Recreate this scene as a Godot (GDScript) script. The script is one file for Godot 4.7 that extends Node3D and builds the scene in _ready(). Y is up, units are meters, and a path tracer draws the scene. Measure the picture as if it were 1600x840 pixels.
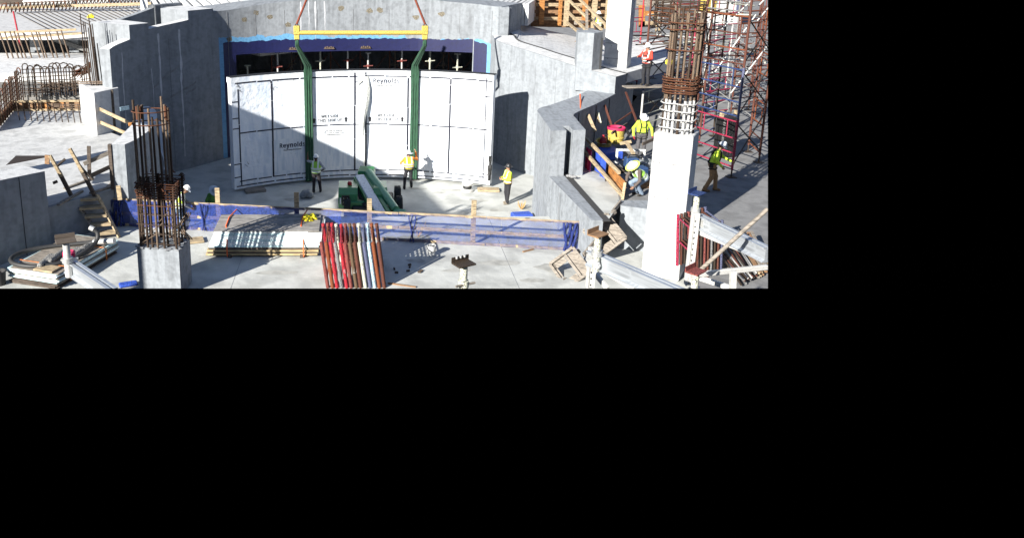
extends Node3D
# A construction site: a curved, wrapped viewing panel is lifted in front of the opening in a round concrete tank wall.

# ---------------------------------------------------------------- mesh collector
class B:
	var v := PackedVector3Array()
	var n := PackedVector3Array()
	var c := PackedColorArray()
	var uv := PackedVector2Array()
	var colored := false
	var col := Color(1, 1, 1)
	var tops: B = null   # when set, upward faces are collected there

	func tri(a: Vector3, b: Vector3, d: Vector3, out: Vector3, na = null, nb = null, nd = null) -> void:
		var g := (a - d).cross(a - b)
		if g.length_squared() < 1e-14:
			return
		g = g.normalized()
		if g.dot(out) < 0.0:
			var t := b
			b = d
			d = t
			var tn = nb
			nb = nd
			nd = tn
			g = -g
		v.append_array(PackedVector3Array([a, b, d]))
		n.append_array(PackedVector3Array([na if na != null else g, nb if nb != null else g, nd if nd != null else g]))
		c.append_array(PackedColorArray([col, col, col]))

	func quad(a: Vector3, b: Vector3, d: Vector3, e: Vector3, out: Vector3) -> void:
		tri(a, b, d, out)
		tri(a, d, e, out)

	func squad(p: Array, q: Array, out: Vector3) -> void:  # a quad with its own normals
		tri(p[0], p[1], p[2], out, q[0], q[1], q[2])
		tri(p[0], p[2], p[3], out, q[0], q[2], q[3])

	func hexa(p: Array) -> void:  # eight corners, bottom ring 0-3 then top ring 4-7
		var m := Vector3.ZERO
		for x in p:
			m += x / 8.0
		for f in [[0, 1, 2, 3], [4, 5, 6, 7], [0, 1, 5, 4], [1, 2, 6, 5], [2, 3, 7, 6], [3, 0, 4, 7]]:
			var o: Vector3 = (p[f[0]] + p[f[1]] + p[f[2]] + p[f[3]]) / 4.0 - m
			quad(p[f[0]], p[f[1]], p[f[2]], p[f[3]], o)

	func box(at: Vector3, size: Vector3, basis := Basis(), ch := 0.0) -> void:
		var h := size / 2.0
		if ch <= 0.0:
			var p := []
			for y in [-1, 1]:
				for q in [[-1, -1], [1, -1], [1, 1], [-1, 1]]:
					p.append(at + basis * Vector3(q[0] * h.x, y * h.y, q[1] * h.z))
			hexa(p)
			return
		# every corner cut back: 24 points
		var k := Vector3(minf(ch, h.x * 0.9), minf(ch, h.y * 0.9), minf(ch, h.z * 0.9))
		var ax := func(sx, sy, sz, w): # the corner moved in along the two axes other than w
			var q := Vector3(sx * (h.x - (0.0 if w == 0 else k.x)), sy * (h.y - (0.0 if w == 1 else k.y)), sz * (h.z - (0.0 if w == 2 else k.z)))
			return at + basis * q
		for s in [-1, 1]:
			quad(ax.call(s, -1, -1, 0), ax.call(s, 1, -1, 0), ax.call(s, 1, 1, 0), ax.call(s, -1, 1, 0), basis * Vector3(s, 0, 0))
			quad(ax.call(-1, s, -1, 1), ax.call(1, s, -1, 1), ax.call(1, s, 1, 1), ax.call(-1, s, 1, 1), basis * Vector3(0, s, 0))
			quad(ax.call(-1, -1, s, 2), ax.call(1, -1, s, 2), ax.call(1, 1, s, 2), ax.call(-1, 1, s, 2), basis * Vector3(0, 0, s))
			for t in [-1, 1]:
				quad(ax.call(s, t, -1, 0), ax.call(s, t, 1, 0), ax.call(s, t, 1, 1), ax.call(s, t, -1, 1), basis * Vector3(s, t, 0))
				quad(ax.call(s, -1, t, 0), ax.call(s, 1, t, 0), ax.call(s, 1, t, 2), ax.call(s, -1, t, 2), basis * Vector3(s, 0, t))
				quad(ax.call(-1, s, t, 1), ax.call(1, s, t, 1), ax.call(1, s, t, 2), ax.call(-1, s, t, 2), basis * Vector3(0, s, t))
				for r in [-1, 1]:
					tri(ax.call(s, t, r, 0), ax.call(s, t, r, 1), ax.call(s, t, r, 2), basis * Vector3(s, t, r))

	func bar(a: Vector3, b: Vector3, w: float, t: float, up := Vector3.UP, ch := 0.0) -> void:  # w across, t along up
		var z := (b - a).normalized()
		if absf(z.dot(up)) > 0.98:
			up = Vector3.FORWARD if absf(z.y) > 0.7 else Vector3.UP
		var x := up.cross(z).normalized()
		box((a + b) / 2.0, Vector3(w, t, a.distance_to(b)), Basis(x, z.cross(x), z), ch)

	func ring(at: Vector3, z: Vector3, r: float, k: int) -> Array:
		var up := Vector3.UP if absf(z.y) < 0.9 else Vector3.RIGHT
		var x := up.cross(z).normalized()
		var y := z.cross(x)
		var o := []
		for i in k:
			var f := TAU * i / k
			o.append((x * cos(f) + y * sin(f)))
		return o

	func tube(a: Vector3, b: Vector3, r: float, k := 8, r2 := -1.0, caps := true) -> void:
		if r2 < 0.0:
			r2 = r
		var z := (b - a).normalized()
		var o := ring(a, z, 1.0, k)
		for i in k:
			var p: Vector3 = o[i]
			var q: Vector3 = o[(i + 1) % k]
			squad([a + p * r, a + q * r, b + q * r2, b + p * r2], [p, q, q, p], p + q)
			if caps:
				tri(a, a + p * r, a + q * r, -z)
				tri(b, b + p * r2, b + q * r2, z)

	func path(pts: Array, r: float, k := 7, close := false) -> void:
		var m := pts.size()
		var rings := []
		var x := Vector3.ZERO
		for i in m:
			var p0: Vector3 = pts[(i - 1 + m) % m] if close else pts[maxi(i - 1, 0)]
			var p1: Vector3 = pts[(i + 1) % m] if close else pts[mini(i + 1, m - 1)]
			var z := (p1 - p0).normalized()
			if i == 0:
				x = (Vector3.UP if absf(z.y) < 0.9 else Vector3.RIGHT).cross(z).normalized()
			else:
				x = (x - z * x.dot(z)).normalized()
			var y := z.cross(x)
			var o := []
			for j in k:
				o.append(x * cos(TAU * j / k) + y * sin(TAU * j / k))
			rings.append(o)
		for i in (m if close else m - 1):
			var a: Vector3 = pts[i]
			var b: Vector3 = pts[(i + 1) % m]
			var ra: Array = rings[i]
			var rb: Array = rings[(i + 1) % m]
			for j in k:
				var l := (j + 1) % k
				squad([a + ra[j] * r, a + ra[l] * r, b + rb[l] * r, b + rb[j] * r], [ra[j], ra[l], rb[l], rb[j]], ra[j] + ra[l])
		if not close:
			for j in k:
				tri(pts[0], pts[0] + rings[0][j] * r, pts[0] + rings[0][(j + 1) % k] * r, pts[0] - pts[1])
				tri(pts[-1], pts[-1] + rings[-1][j] * r, pts[-1] + rings[-1][(j + 1) % k] * r, pts[-1] - pts[-2])

	func lathe(at: Vector3, prof: Array, k := 20, basis := Basis(), sx := 1.0, sz := 1.0) -> void:  # prof: [radius, height]
		for i in prof.size() - 1:
			var p: Array = prof[i]
			var q: Array = prof[i + 1]
			var e := Vector2(q[0] - p[0], q[1] - p[1])
			if e.length() < 1e-6:
				continue
			var nn := Vector2(e.y, -e.x).normalized()
			for j in k:
				var a := TAU * j / k
				var b := TAU * (j + 1) / k
				var ca := Vector3(cos(a) * sx, 0, sin(a) * sz)
				var cb := Vector3(cos(b) * sx, 0, sin(b) * sz)
				var na := basis * (ca * nn.x + Vector3.UP * nn.y).normalized()
				var nb := basis * (cb * nn.x + Vector3.UP * nn.y).normalized()
				var P := [at + basis * (ca * p[0] + Vector3.UP * p[1]), at + basis * (cb * p[0] + Vector3.UP * p[1]), at + basis * (cb * q[0] + Vector3.UP * q[1]), at + basis * (ca * q[0] + Vector3.UP * q[1])]
				squad(P, [na, nb, nb, na], na + nb)

	func prism(poly: Array, y0: float, y1: float) -> void:  # a plan outline of Vector2(x, z), upright
		var pv := PackedVector2Array(poly)
		var idx := Geometry2D.triangulate_polygon(pv)
		for i in range(0, idx.size(), 3):
			var a := pv[idx[i]]
			var b := pv[idx[i + 1]]
			var d := pv[idx[i + 2]]
			(tops if tops else self).tri(Vector3(a.x, y1, a.y), Vector3(b.x, y1, b.y), Vector3(d.x, y1, d.y), Vector3.UP)
			tri(Vector3(a.x, y0, a.y), Vector3(b.x, y0, b.y), Vector3(d.x, y0, d.y), Vector3.DOWN)
		var area := 0.0
		for i in pv.size():
			area += pv[i].cross(pv[(i + 1) % pv.size()])
		for i in pv.size():
			var a := pv[i]
			var b := pv[(i + 1) % pv.size()]
			var o := Vector3(b.y - a.y, 0, a.x - b.x) * signf(area)
			quad(Vector3(a.x, y0, a.y), Vector3(b.x, y0, b.y), Vector3(b.x, y1, b.y), Vector3(a.x, y1, a.y), o)

	func side(poly: Array, at: Vector3, x: Vector3, y: Vector3, z: Vector3) -> void:  # an outline in the plane of x and y, as deep as z is long
		var pv := PackedVector2Array(poly)
		var idx := Geometry2D.triangulate_polygon(pv)
		var f := func(p: Vector2) -> Vector3: return at + x * p.x + y * p.y
		for i in range(0, idx.size(), 3):
			for s in [0.0, 1.0]:
				tri(f.call(pv[idx[i]]) + z * s, f.call(pv[idx[i + 1]]) + z * s, f.call(pv[idx[i + 2]]) + z * s, z * (s * 2.0 - 1.0))
		var area := 0.0
		for i in pv.size():
			area += pv[i].cross(pv[(i + 1) % pv.size()])
		for i in pv.size():
			var a := pv[i]
			var b := pv[(i + 1) % pv.size()]
			var o := (x * (b.y - a.y) + y * (a.x - b.x)) * signf(area)
			quad(f.call(a), f.call(b), f.call(b) + z, f.call(a) + z, o)

	# a wall along a plan path: rows of [x, z, top, bottom], thick to its outer side
	func wall(rows: Array, thick: float, side_ := 1.0, smooth := true) -> void:
		var m := rows.size()
		var nn := []
		for i in m:
			var p: Array = rows[maxi(i - 1, 0)]
			var q: Array = rows[mini(i + 1, m - 1)]
			var t := Vector2(q[0] - p[0], q[1] - p[1]).normalized()
			nn.append(Vector3(-t.y, 0, t.x) * side_)
		for i in m - 1:
			var a: Array = rows[i]
			var b: Array = rows[i + 1]
			var na: Vector3 = nn[i]
			var nb: Vector3 = nn[i + 1]
			var at := Vector3(a[0], a[2], a[1])
			var bt := Vector3(b[0], b[2], b[1])
			var ab := Vector3(a[0], a[3], a[1])
			var bb := Vector3(b[0], b[3], b[1])
			var oa := na * thick
			var ob := nb * thick
			if smooth:
				squad([ab, bb, bt, at], [-na, -nb, -nb, -na], -na - nb)
				squad([ab + oa, bb + ob, bt + ob, at + oa], [na, nb, nb, na], na + nb)
			else:
				quad(ab, bb, bt, at, -na - nb)
				quad(ab + oa, bb + ob, bt + ob, at + oa, na + nb)
			(tops if tops else self).quad(at, bt, bt + ob, at + oa, Vector3.UP)
			quad(ab, bb, bb + ob, ab + oa, Vector3.DOWN)
			if i == 0:
				quad(ab, at, at + oa, ab + oa, at - bt)
			if i == m - 2:
				quad(bb, bt, bt + ob, bb + ob, bt - at)

	func mesh(mat: Material = null) -> ArrayMesh:
		var a := []
		a.resize(Mesh.ARRAY_MAX)
		a[Mesh.ARRAY_VERTEX] = v
		a[Mesh.ARRAY_NORMAL] = n
		if colored:
			a[Mesh.ARRAY_COLOR] = c
		var m := ArrayMesh.new()
		m.add_surface_from_arrays(Mesh.PRIMITIVE_TRIANGLES, a)
		if mat:
			m.surface_set_material(0, mat)
		return m


# ---------------------------------------------------------------- scene tree
var used := {}
var rng := RandomNumberGenerator.new()

func numbered(called: String) -> String:
	var k: int = used.get(called, 0)
	used[called] = k + 1
	return called if k == 0 else "%s_%03d" % [called, k]

func tag(o: Node, label: String, category: String, group := "", kind := "") -> Node:
	if label:
		o.set_meta("label", label)
	if category:
		o.set_meta("category", category)
	if group:
		o.set_meta("group", group)
	if kind:
		o.set_meta("kind", kind)
	return o

func thing(called: String, label: String, category: String, at := Vector3.ZERO, group := "", turn := 0.0) -> Node3D:
	var o := Node3D.new()
	o.name = numbered(called)
	add_child(o)
	o.position = at
	o.rotation.y = turn
	tag(o, label, category, group)
	return o

func part(parent: Node3D, called: String, b, mat: Material, label := "") -> MeshInstance3D:
	var o := MeshInstance3D.new()
	o.mesh = b.mesh() if b is B else b
	o.material_override = null
	for i in o.mesh.get_surface_count():
		if mat:
			o.set_surface_override_material(i, mat)
	o.name = called
	parent.add_child(o, true)
	fix_name(o, parent, called)
	if label:
		o.set_meta("label", label)
	return o

var part_used := {}
func fix_name(o: Node, parent: Node, called: String) -> void:
	var key := str(parent.get_instance_id()) + called
	var k: int = part_used.get(key, 0)
	part_used[key] = k + 1
	o.name = called if k == 0 else "%s_%03d" % [called, k]

func solo(called: String, label: String, category: String, b, mat: Material, group := "", at := Vector3.ZERO, turn := 0.0) -> MeshInstance3D:
	var o := MeshInstance3D.new()
	o.mesh = b.mesh() if b is B else b
	for i in o.mesh.get_surface_count():
		if mat:
			o.set_surface_override_material(i, mat)
	o.name = numbered(called)
	add_child(o)
	o.position = at
	o.rotation.y = turn
	tag(o, label, category, group)
	return o

func setting(called: String, b, mat: Material) -> MeshInstance3D:
	var o := solo(called, "", "", b, mat)
	o.set_meta("kind", "structure")
	return o

func copy(src: Node3D, label: String, at: Vector3, turn := 0.0) -> Node3D:
	var stem := src.name.to_lower()
	var re := RegEx.create_from_string("_\\d{3}$")
	var o: Node3D = src.duplicate()
	o.name = numbered(re.sub(stem, ""))
	add_child(o)
	o.position = at
	o.rotation.y = turn
	if label:
		o.set_meta("label", label)
	return o

# ---------------------------------------------------------------- textures and materials
var tex := {}
var M := {}

func ramp(stops: Array) -> Gradient:
	var g := Gradient.new()
	var o := PackedFloat32Array()
	var c := PackedColorArray()
	for s in stops:
		o.append(s[0])
		var k: float = s[1]
		c.append(Color(k, k, k) if s.size() < 4 else Color(s[1], s[2], s[3]))
	g.offsets = o
	g.colors = c
	return g

func noise(seed_: int, freq: float, oct := 4, kind := FastNoiseLite.TYPE_SIMPLEX_SMOOTH) -> FastNoiseLite:
	var f := FastNoiseLite.new()
	f.seed = seed_
	f.frequency = freq
	f.noise_type = kind
	f.fractal_octaves = oct
	f.fractal_gain = 0.55
	return f

# seamless noise through a ramp; squash stretches it along the picture's height (v) or, negative, its width
func tone(key: String, seed_: int, freq: float, stops: Array, oct := 4, squash := 1, size := 512) -> ImageTexture:
	if tex.has(key):
		return tex[key]
	var f := noise(seed_, freq, oct)
	var w := size
	var h := size
	if squash > 1:
		h = size / squash
	elif squash < -1:
		w = size / -squash
	var im := f.get_seamless_image(w, h)
	if squash != 1 and squash != -1:
		im.resize(size, size, Image.INTERPOLATE_CUBIC)
	im.convert(Image.FORMAT_L8)
	var g := ramp(stops)
	var lut := PackedByteArray()
	for i in 256:
		var q := g.sample(i / 255.0)
		lut.append_array(PackedByteArray([int(clampf(q.r, 0, 1) * 255), int(clampf(q.g, 0, 1) * 255), int(clampf(q.b, 0, 1) * 255)]))
	var d := im.get_data()
	var out := PackedByteArray()
	out.resize(size * size * 3)
	for i in size * size:
		var k := d[i] * 3
		out[i * 3] = lut[k]
		out[i * 3 + 1] = lut[k + 1]
		out[i * 3 + 2] = lut[k + 2]
	tex[key] = ImageTexture.create_from_image(Image.create_from_data(size, size, false, Image.FORMAT_RGB8, out))
	return tex[key]

func bumps(key: String, seed_: int, freq: float, strength: float, oct := 4) -> ImageTexture:
	if tex.has(key):
		return tex[key]
	var im := noise(seed_, freq, oct).get_seamless_image(512, 512)
	im.convert(Image.FORMAT_RGBA8)
	im.bump_map_to_normal_map(strength)
	tex[key] = ImageTexture.create_from_image(im)
	return tex[key]

func mat(key: String, c: Color, rough := 0.85, o := {}) -> StandardMaterial3D:
	var m := StandardMaterial3D.new()
	m.resource_name = key
	m.albedo_color = c.linear_to_srgb()
	m.roughness = rough
	m.metallic = o.get("metal", 0.0)
	m.metallic_specular = o.get("spec", 0.5)
	m.uv1_triplanar = true
	m.uv1_world_triplanar = o.get("world", true)
	m.uv1_triplanar_sharpness = 4.0
	if o.has("a"):
		m.albedo_texture = o.a
		var s: float = o.get("as", 0.2)
		m.uv1_scale = o.av if o.has("av") else Vector3(s, s, s)
	if o.has("d"):
		m.detail_enabled = true
		m.detail_albedo = o.d
		m.detail_blend_mode = BaseMaterial3D.BLEND_MODE_MUL
		m.detail_uv_layer = BaseMaterial3D.DETAIL_UV_2
		m.uv2_triplanar = true
		m.uv2_world_triplanar = o.get("world", true)
		var s2: float = o.get("ds", 1.3)
		m.uv2_scale = Vector3(s2, s2, s2)
	if o.has("n"):
		m.normal_enabled = true
		m.normal_texture = o.n
		m.normal_scale = o.get("ns", 0.6)
	if o.has("alpha"):
		m.transparency = BaseMaterial3D.TRANSPARENCY_ALPHA
		m.albedo_color.a = o.alpha
	if o.has("back"):
		m.backlight_enabled = true
		m.backlight = o.back
	if o.has("rim"):
		m.rim_enabled = true
		m.rim = o.rim
	if o.get("vc", false):
		m.vertex_color_use_as_albedo = true
	if o.has("coat"):
		m.clearcoat_enabled = true
		m.clearcoat = o.coat
		m.clearcoat_roughness = 0.25
	M[key] = m
	return m

func make_materials() -> void:
	var stain := tone("stain", 3, 0.008, [[0.0, 0.8], [0.35, 0.9], [0.5, 0.96], [0.62, 1.0], [1.0, 0.92]], 5)
	var stain2 := tone("stain2", 11, 0.011, [[0.0, 0.82], [0.4, 0.94], [0.55, 1.0], [0.75, 0.95], [1.0, 0.82]], 5)
	var speck := tone("speck", 5, 0.09, [[0.0, 0.86], [0.3, 0.95], [0.5, 0.99], [0.8, 1.0], [1.0, 0.95]], 3)
	var drip := tone("drip", 7, 0.02, [[0.0, 0.82], [0.35, 0.94], [0.55, 1.0], [0.75, 0.97], [1.0, 0.87]], 4, 8)
	var grain := tone("grain", 9, 0.03, [[0.0, 0.55], [0.35, 0.82], [0.6, 1.0], [1.0, 0.72]], 4, -10)
	var grainv := tone("grainv", 19, 0.03, [[0.0, 0.55], [0.35, 0.82], [0.6, 1.0], [1.0, 0.72]], 4, 10)
	var blotch := tone("blotch", 13, 0.03, [[0.0, 0.35], [0.42, 0.6], [0.5, 0.95], [0.7, 1.0], [1.0, 0.8]], 5)
	var chip := tone("chip", 23, 0.04, [[0.0, 0.25], [0.36, 0.4], [0.4, 1.0], [0.66, 1.0], [0.7, 0.9], [1.0, 1.0]], 4)
	var rusty := tone("rusty", 17, 0.05, [[0.0, 0.5, 0.42, 0.4], [0.4, 0.8, 0.72, 0.66], [0.6, 1.0, 0.92, 0.8], [1.0, 1.0, 0.62, 0.35]], 4)
	var film := tone("film", 29, 0.012, [[0.0, 0.84, 0.87, 0.91], [0.35, 0.92, 0.94, 0.965], [0.6, 1.0, 1.0, 1.0], [1.0, 0.95, 0.965, 0.985]], 3, 8)
	var rough_n := bumps("rough_n", 31, 0.035, 5.0)
	var fine_n := bumps("fine_n", 37, 0.12, 3.0)
	var film_n := bumps("film_n", 41, 0.012, 7.0, 3)
	var cloth_n := bumps("cloth_n", 43, 0.02, 9.0, 3)
	mat("floor", Color(0.49, 0.495, 0.465), 0.9, {"a": stain, "as": 0.11, "d": speck, "ds": 0.9, "n": rough_n, "ns": 0.1})
	mat("floor_stain", Color(0.40, 0.395, 0.36), 0.85, {"a": stain, "as": 0.3, "d": speck, "ds": 0.9})
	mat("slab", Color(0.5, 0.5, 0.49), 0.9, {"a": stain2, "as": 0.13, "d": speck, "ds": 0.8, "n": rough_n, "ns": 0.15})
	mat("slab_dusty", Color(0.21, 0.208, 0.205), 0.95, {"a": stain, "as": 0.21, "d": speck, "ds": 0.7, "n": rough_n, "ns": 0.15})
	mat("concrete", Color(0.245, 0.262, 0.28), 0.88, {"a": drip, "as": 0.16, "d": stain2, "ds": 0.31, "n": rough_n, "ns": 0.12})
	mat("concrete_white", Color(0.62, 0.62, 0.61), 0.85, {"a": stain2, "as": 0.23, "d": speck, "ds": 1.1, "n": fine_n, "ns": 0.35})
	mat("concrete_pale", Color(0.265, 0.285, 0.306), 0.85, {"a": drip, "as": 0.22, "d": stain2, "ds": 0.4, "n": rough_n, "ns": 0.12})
	mat("concrete_grey", Color(0.22, 0.225, 0.235), 0.88, {"a": drip, "as": 0.2, "d": stain, "ds": 0.35, "n": rough_n, "ns": 0.12})
	mat("lime", Color(0.5, 0.51, 0.53), 0.9, {"a": stain2, "as": 0.5})
	mat("whitewash", Color(0.62, 0.63, 0.64), 0.9, {"a": blotch, "as": 0.6})
	mat("stain_brown", Color(0.235, 0.205, 0.15), 0.9, {"a": blotch, "as": 1.2})
	mat("groove", Color(0.035, 0.035, 0.035), 0.95)
	mat("paint_navy", Color(0.0055, 0.0075, 0.058), 0.5, {"a": stain2, "as": 0.6})
	mat("paint_sky", Color(0.12, 0.31, 0.52), 0.6, {"a": stain2, "as": 0.8})
	mat("film", Color(0.80, 0.815, 0.83), 0.38, {"a": film, "as": 0.5, "n": film_n, "ns": 0.5})
	mat("film_cool", Color(0.77, 0.80, 0.84), 0.42, {"a": film, "as": 0.37, "n": film_n, "ns": 0.6})
	mat("film_soft", Color(0.76, 0.78, 0.80), 0.34, {"a": film, "as": 0.62, "n": film_n, "ns": 0.5})
	mat("film_edge", Color(0.8, 0.8, 0.8), 0.45, {"a": film, "as": 0.9, "n": film_n, "ns": 0.5})
	mat("tape", Color(0.011, 0.012, 0.026), 0.45)
	mat("ink", Color(0.012, 0.012, 0.016), 0.8)
	mat("ink_blue", Color(0.002, 0.004, 0.022), 0.8)
	mat("ink_gold", Color(0.5, 0.42, 0.2), 0.8)
	mat("yellow_paint", Color(0.56, 0.42, 0.09), 0.5, {"a": chip, "as": 1.4})
	mat("sling_green", Color(0.024, 0.085, 0.044), 0.9, {"a": grainv, "as": 1.4, "rim": 0.3})
	mat("sling_red", Color(0.22, 0.05, 0.025), 0.9, {"a": grainv, "as": 2.0})
	mat("strap_white", Color(0.72, 0.72, 0.66), 0.85, {"a": stain2, "as": 0.9, "n": cloth_n, "ns": 0.8})
	mat("lumber", Color(0.47, 0.36, 0.22), 0.85, {"a": grain, "as": 0.9, "d": stain2, "ds": 0.7})
	mat("lumber_grey", Color(0.30, 0.26, 0.215), 0.9, {"a": grain, "as": 0.9, "d": stain2, "ds": 0.7})
	mat("lumber_dark", Color(0.105, 0.08, 0.062), 0.9, {"a": grain, "as": 0.9, "d": stain2, "ds": 0.7})
	mat("lumber_brown", Color(0.30, 0.17, 0.085), 0.85, {"a": grain, "as": 0.9, "d": stain2, "ds": 0.7})
	mat("form_orange", Color(0.46, 0.19, 0.045), 0.7, {"a": grain, "as": 0.7, "d": stain2, "ds": 1.0})
	mat("ply", Color(0.33, 0.31, 0.285), 0.9, {"a": grain, "as": 0.45, "d": stain2, "ds": 0.3})
	mat("ply_edge", Color(0.50, 0.38, 0.2), 0.9, {"a": grain, "as": 0.8})
	mat("board_blue", Color(0.50, 0.68, 0.70), 0.75, {"a": stain2, "as": 0.9})
	mat("board_pale", Color(0.70, 0.79, 0.79), 0.75, {"a": stain2, "as": 0.9})
	mat("rebar", Color(0.062, 0.05, 0.042), 0.75, {"a": rusty, "as": 1.6, "metal": 0.3})
	mat("rebar_rust", Color(0.115, 0.05, 0.024), 0.9, {"a": rusty, "as": 1.8})
	mat("rebar_splash", Color(0.66, 0.65, 0.63), 0.9, {"a": blotch, "as": 2.2})
	mat("rebar_grey", Color(0.17, 0.155, 0.14), 0.7, {"a": rusty, "as": 1.1, "metal": 0.2})
	mat("galv", Color(0.55, 0.55, 0.53), 0.5, {"a": stain2, "as": 2.1, "metal": 0.55})
	mat("alu", Color(0.60, 0.635, 0.67), 0.33, {"a": tone("alu", 47, 0.02, [[0.0, 0.8], [0.5, 1.0], [1.0, 0.86]], 3, -12), "as": 0.9, "metal": 0.6})
	mat("alu_dull", Color(0.56, 0.55, 0.52), 0.55, {"a": stain2, "as": 2.4, "metal": 0.15})
	mat("steel_dark", Color(0.06, 0.055, 0.05), 0.6, {"a": rusty, "as": 1.4, "metal": 0.3})
	mat("red_paint", Color(0.40, 0.022, 0.035), 0.5, {"a": chip, "as": 1.1, "world": true})
	mat("red_dull", Color(0.21, 0.05, 0.04), 0.7, {"a": chip, "as": 1.3})
	mat("brown_paint", Color(0.11, 0.042, 0.03), 0.75, {"a": rusty, "as": 0.9})
	mat("orange_rust", Color(0.22, 0.075, 0.026), 0.85, {"a": rusty, "as": 1.2})
	mat("grey_paint", Color(0.20, 0.20, 0.195), 0.65, {"a": chip, "as": 1.2})
	mat("olive_paint", Color(0.12, 0.10, 0.07), 0.7, {"a": rusty, "as": 1.2})
	mat("cream_paint", Color(0.55, 0.55, 0.44), 0.6, {"a": chip, "as": 1.3})
	mat("skyblue_paint", Color(0.42, 0.58, 0.66), 0.6, {"a": chip, "as": 1.0})
	mat("indigo_paint", Color(0.10, 0.11, 0.19), 0.6, {"a": chip, "as": 1.6})
	mat("blue_paint", Color(0.03, 0.055, 0.16), 0.5, {"a": chip, "as": 1.2})
	mat("pink_paint", Color(0.33, 0.022, 0.06), 0.5, {"a": chip, "as": 1.0})
	mat("green_paint", Color(0.02, 0.20, 0.055), 0.35, {"a": stain2, "as": 0.8, "coat": 0.3})
	mat("green_pale", Color(0.13, 0.36, 0.2), 0.4, {"a": stain2, "as": 0.8, "coat": 0.2})
	mat("boom_white", Color(0.74, 0.76, 0.78), 0.5, {"a": stain2, "as": 1.0})
	mat("black", Color(0.014, 0.014, 0.015), 0.6)
	mat("rubber", Color(0.02, 0.02, 0.02), 0.85, {"n": fine_n})
	mat("hose", Color(0.03, 0.03, 0.03), 0.6, {"a": stain2, "as": 1.5})
	mat("hose_cover", Color(0.30, 0.29, 0.27), 0.65, {"a": blotch, "as": 1.4, "n": cloth_n, "ns": 0.9})
	mat("orange_cord", Color(0.75, 0.13, 0.03), 0.8)
	mat("orange_board", Color(0.70, 0.22, 0.05), 0.8, {"a": grain, "as": 1.2})
	mat("yellow_cloth", Color(0.85, 0.72, 0.03), 0.9)
	mat("magenta", Color(0.42, 0.02, 0.08), 0.6)
	mat("pail_white", Color(0.78, 0.78, 0.76), 0.5, {"a": blotch, "as": 1.8})
	mat("net", Color(0.028, 0.065, 0.30), 0.85, {"alpha": 0.34, "a": tone("netting", 53, 0.02, [[0.0, 0.6], [0.45, 0.85], [0.6, 1.0], [1.0, 0.75]], 4), "as": 0.6})
	mat("net_sunlit", Color(0.022, 0.055, 0.30), 0.85, {"alpha": 0.6, "a": tex.netting, "as": 0.7})  # denser, bluer colour stands in for sunlit netting before shaded floor
	mat("net_dense", Color(0.016, 0.035, 0.2), 0.85, {"alpha": 0.7, "a": tex.netting, "as": 0.9})
	mat("tarp_blue", Color(0.03, 0.08, 0.42), 0.6, {"a": stain2, "as": 1.0, "n": cloth_n, "ns": 0.9})
	mat("tarp_black", Color(0.012, 0.012, 0.012), 0.4, {"n": cloth_n, "ns": 1.6})
	mat("plastic_clear", Color(0.7, 0.74, 0.78), 0.3, {"alpha": 0.7, "n": cloth_n, "ns": 1.5})
	mat("bag", Color(0.33, 0.35, 0.36), 0.5, {"a": blotch, "as": 2.0, "n": cloth_n, "ns": 1.5})
	mat("body", Color(1, 1, 1), 0.85, {"vc": true, "n": cloth_n, "ns": 0.6, "world": false})
	mat("vest", Color(1, 1, 1), 0.8, {"vc": true, "n": cloth_n, "ns": 0.8, "world": false, "rim": 0.2})
	mat("hat_white", Color(0.82, 0.82, 0.80), 0.35)
	mat("hat_grey", Color(0.5, 0.53, 0.56), 0.4)
	mat("hat_black", Color(0.02, 0.02, 0.022), 0.4)
	mat("hat_green", Color(0.5, 0.6, 0.12), 0.6)
	mat("harness", Color(0.012, 0.012, 0.012), 0.8)
	mat("reflect", Color(0.72, 0.74, 0.74), 0.4)
	mat("leather", Color(0.25, 0.15, 0.07), 0.8)
	mat("glass_red", Color(0.5, 0.02, 0.02), 0.3)
	mat("gravel", Color(0.30, 0.285, 0.26), 0.95, {"a": blotch, "as": 1.4, "d": speck, "ds": 1.5, "n": rough_n, "ns": 1.5})
	mat("straw", Color(0.5, 0.32, 0.12), 0.9)
	mat("metal_deck", Color(0.55, 0.54, 0.52), 0.6, {"a": stain2, "as": 0.2})
	mat("cooler_blue", Color(0.02, 0.05, 0.13), 0.6, {"n": cloth_n})
	mat("cut_stone", Color(0.36, 0.36, 0.36), 0.9, {"a": blotch, "as": 3.0})


# ---------------------------------------------------------------- bodies: a field of tapered capsules, meshed as surface nets
func cap(p: Vector3, a: Vector3, b: Vector3, ra: float, rb: float) -> float:
	var ab := b - a
	var t := clampf((p - a).dot(ab) / maxf(ab.length_squared(), 1e-9), 0.0, 1.0)
	return p.distance_to(a + ab * t) - lerpf(ra, rb, t)

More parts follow.
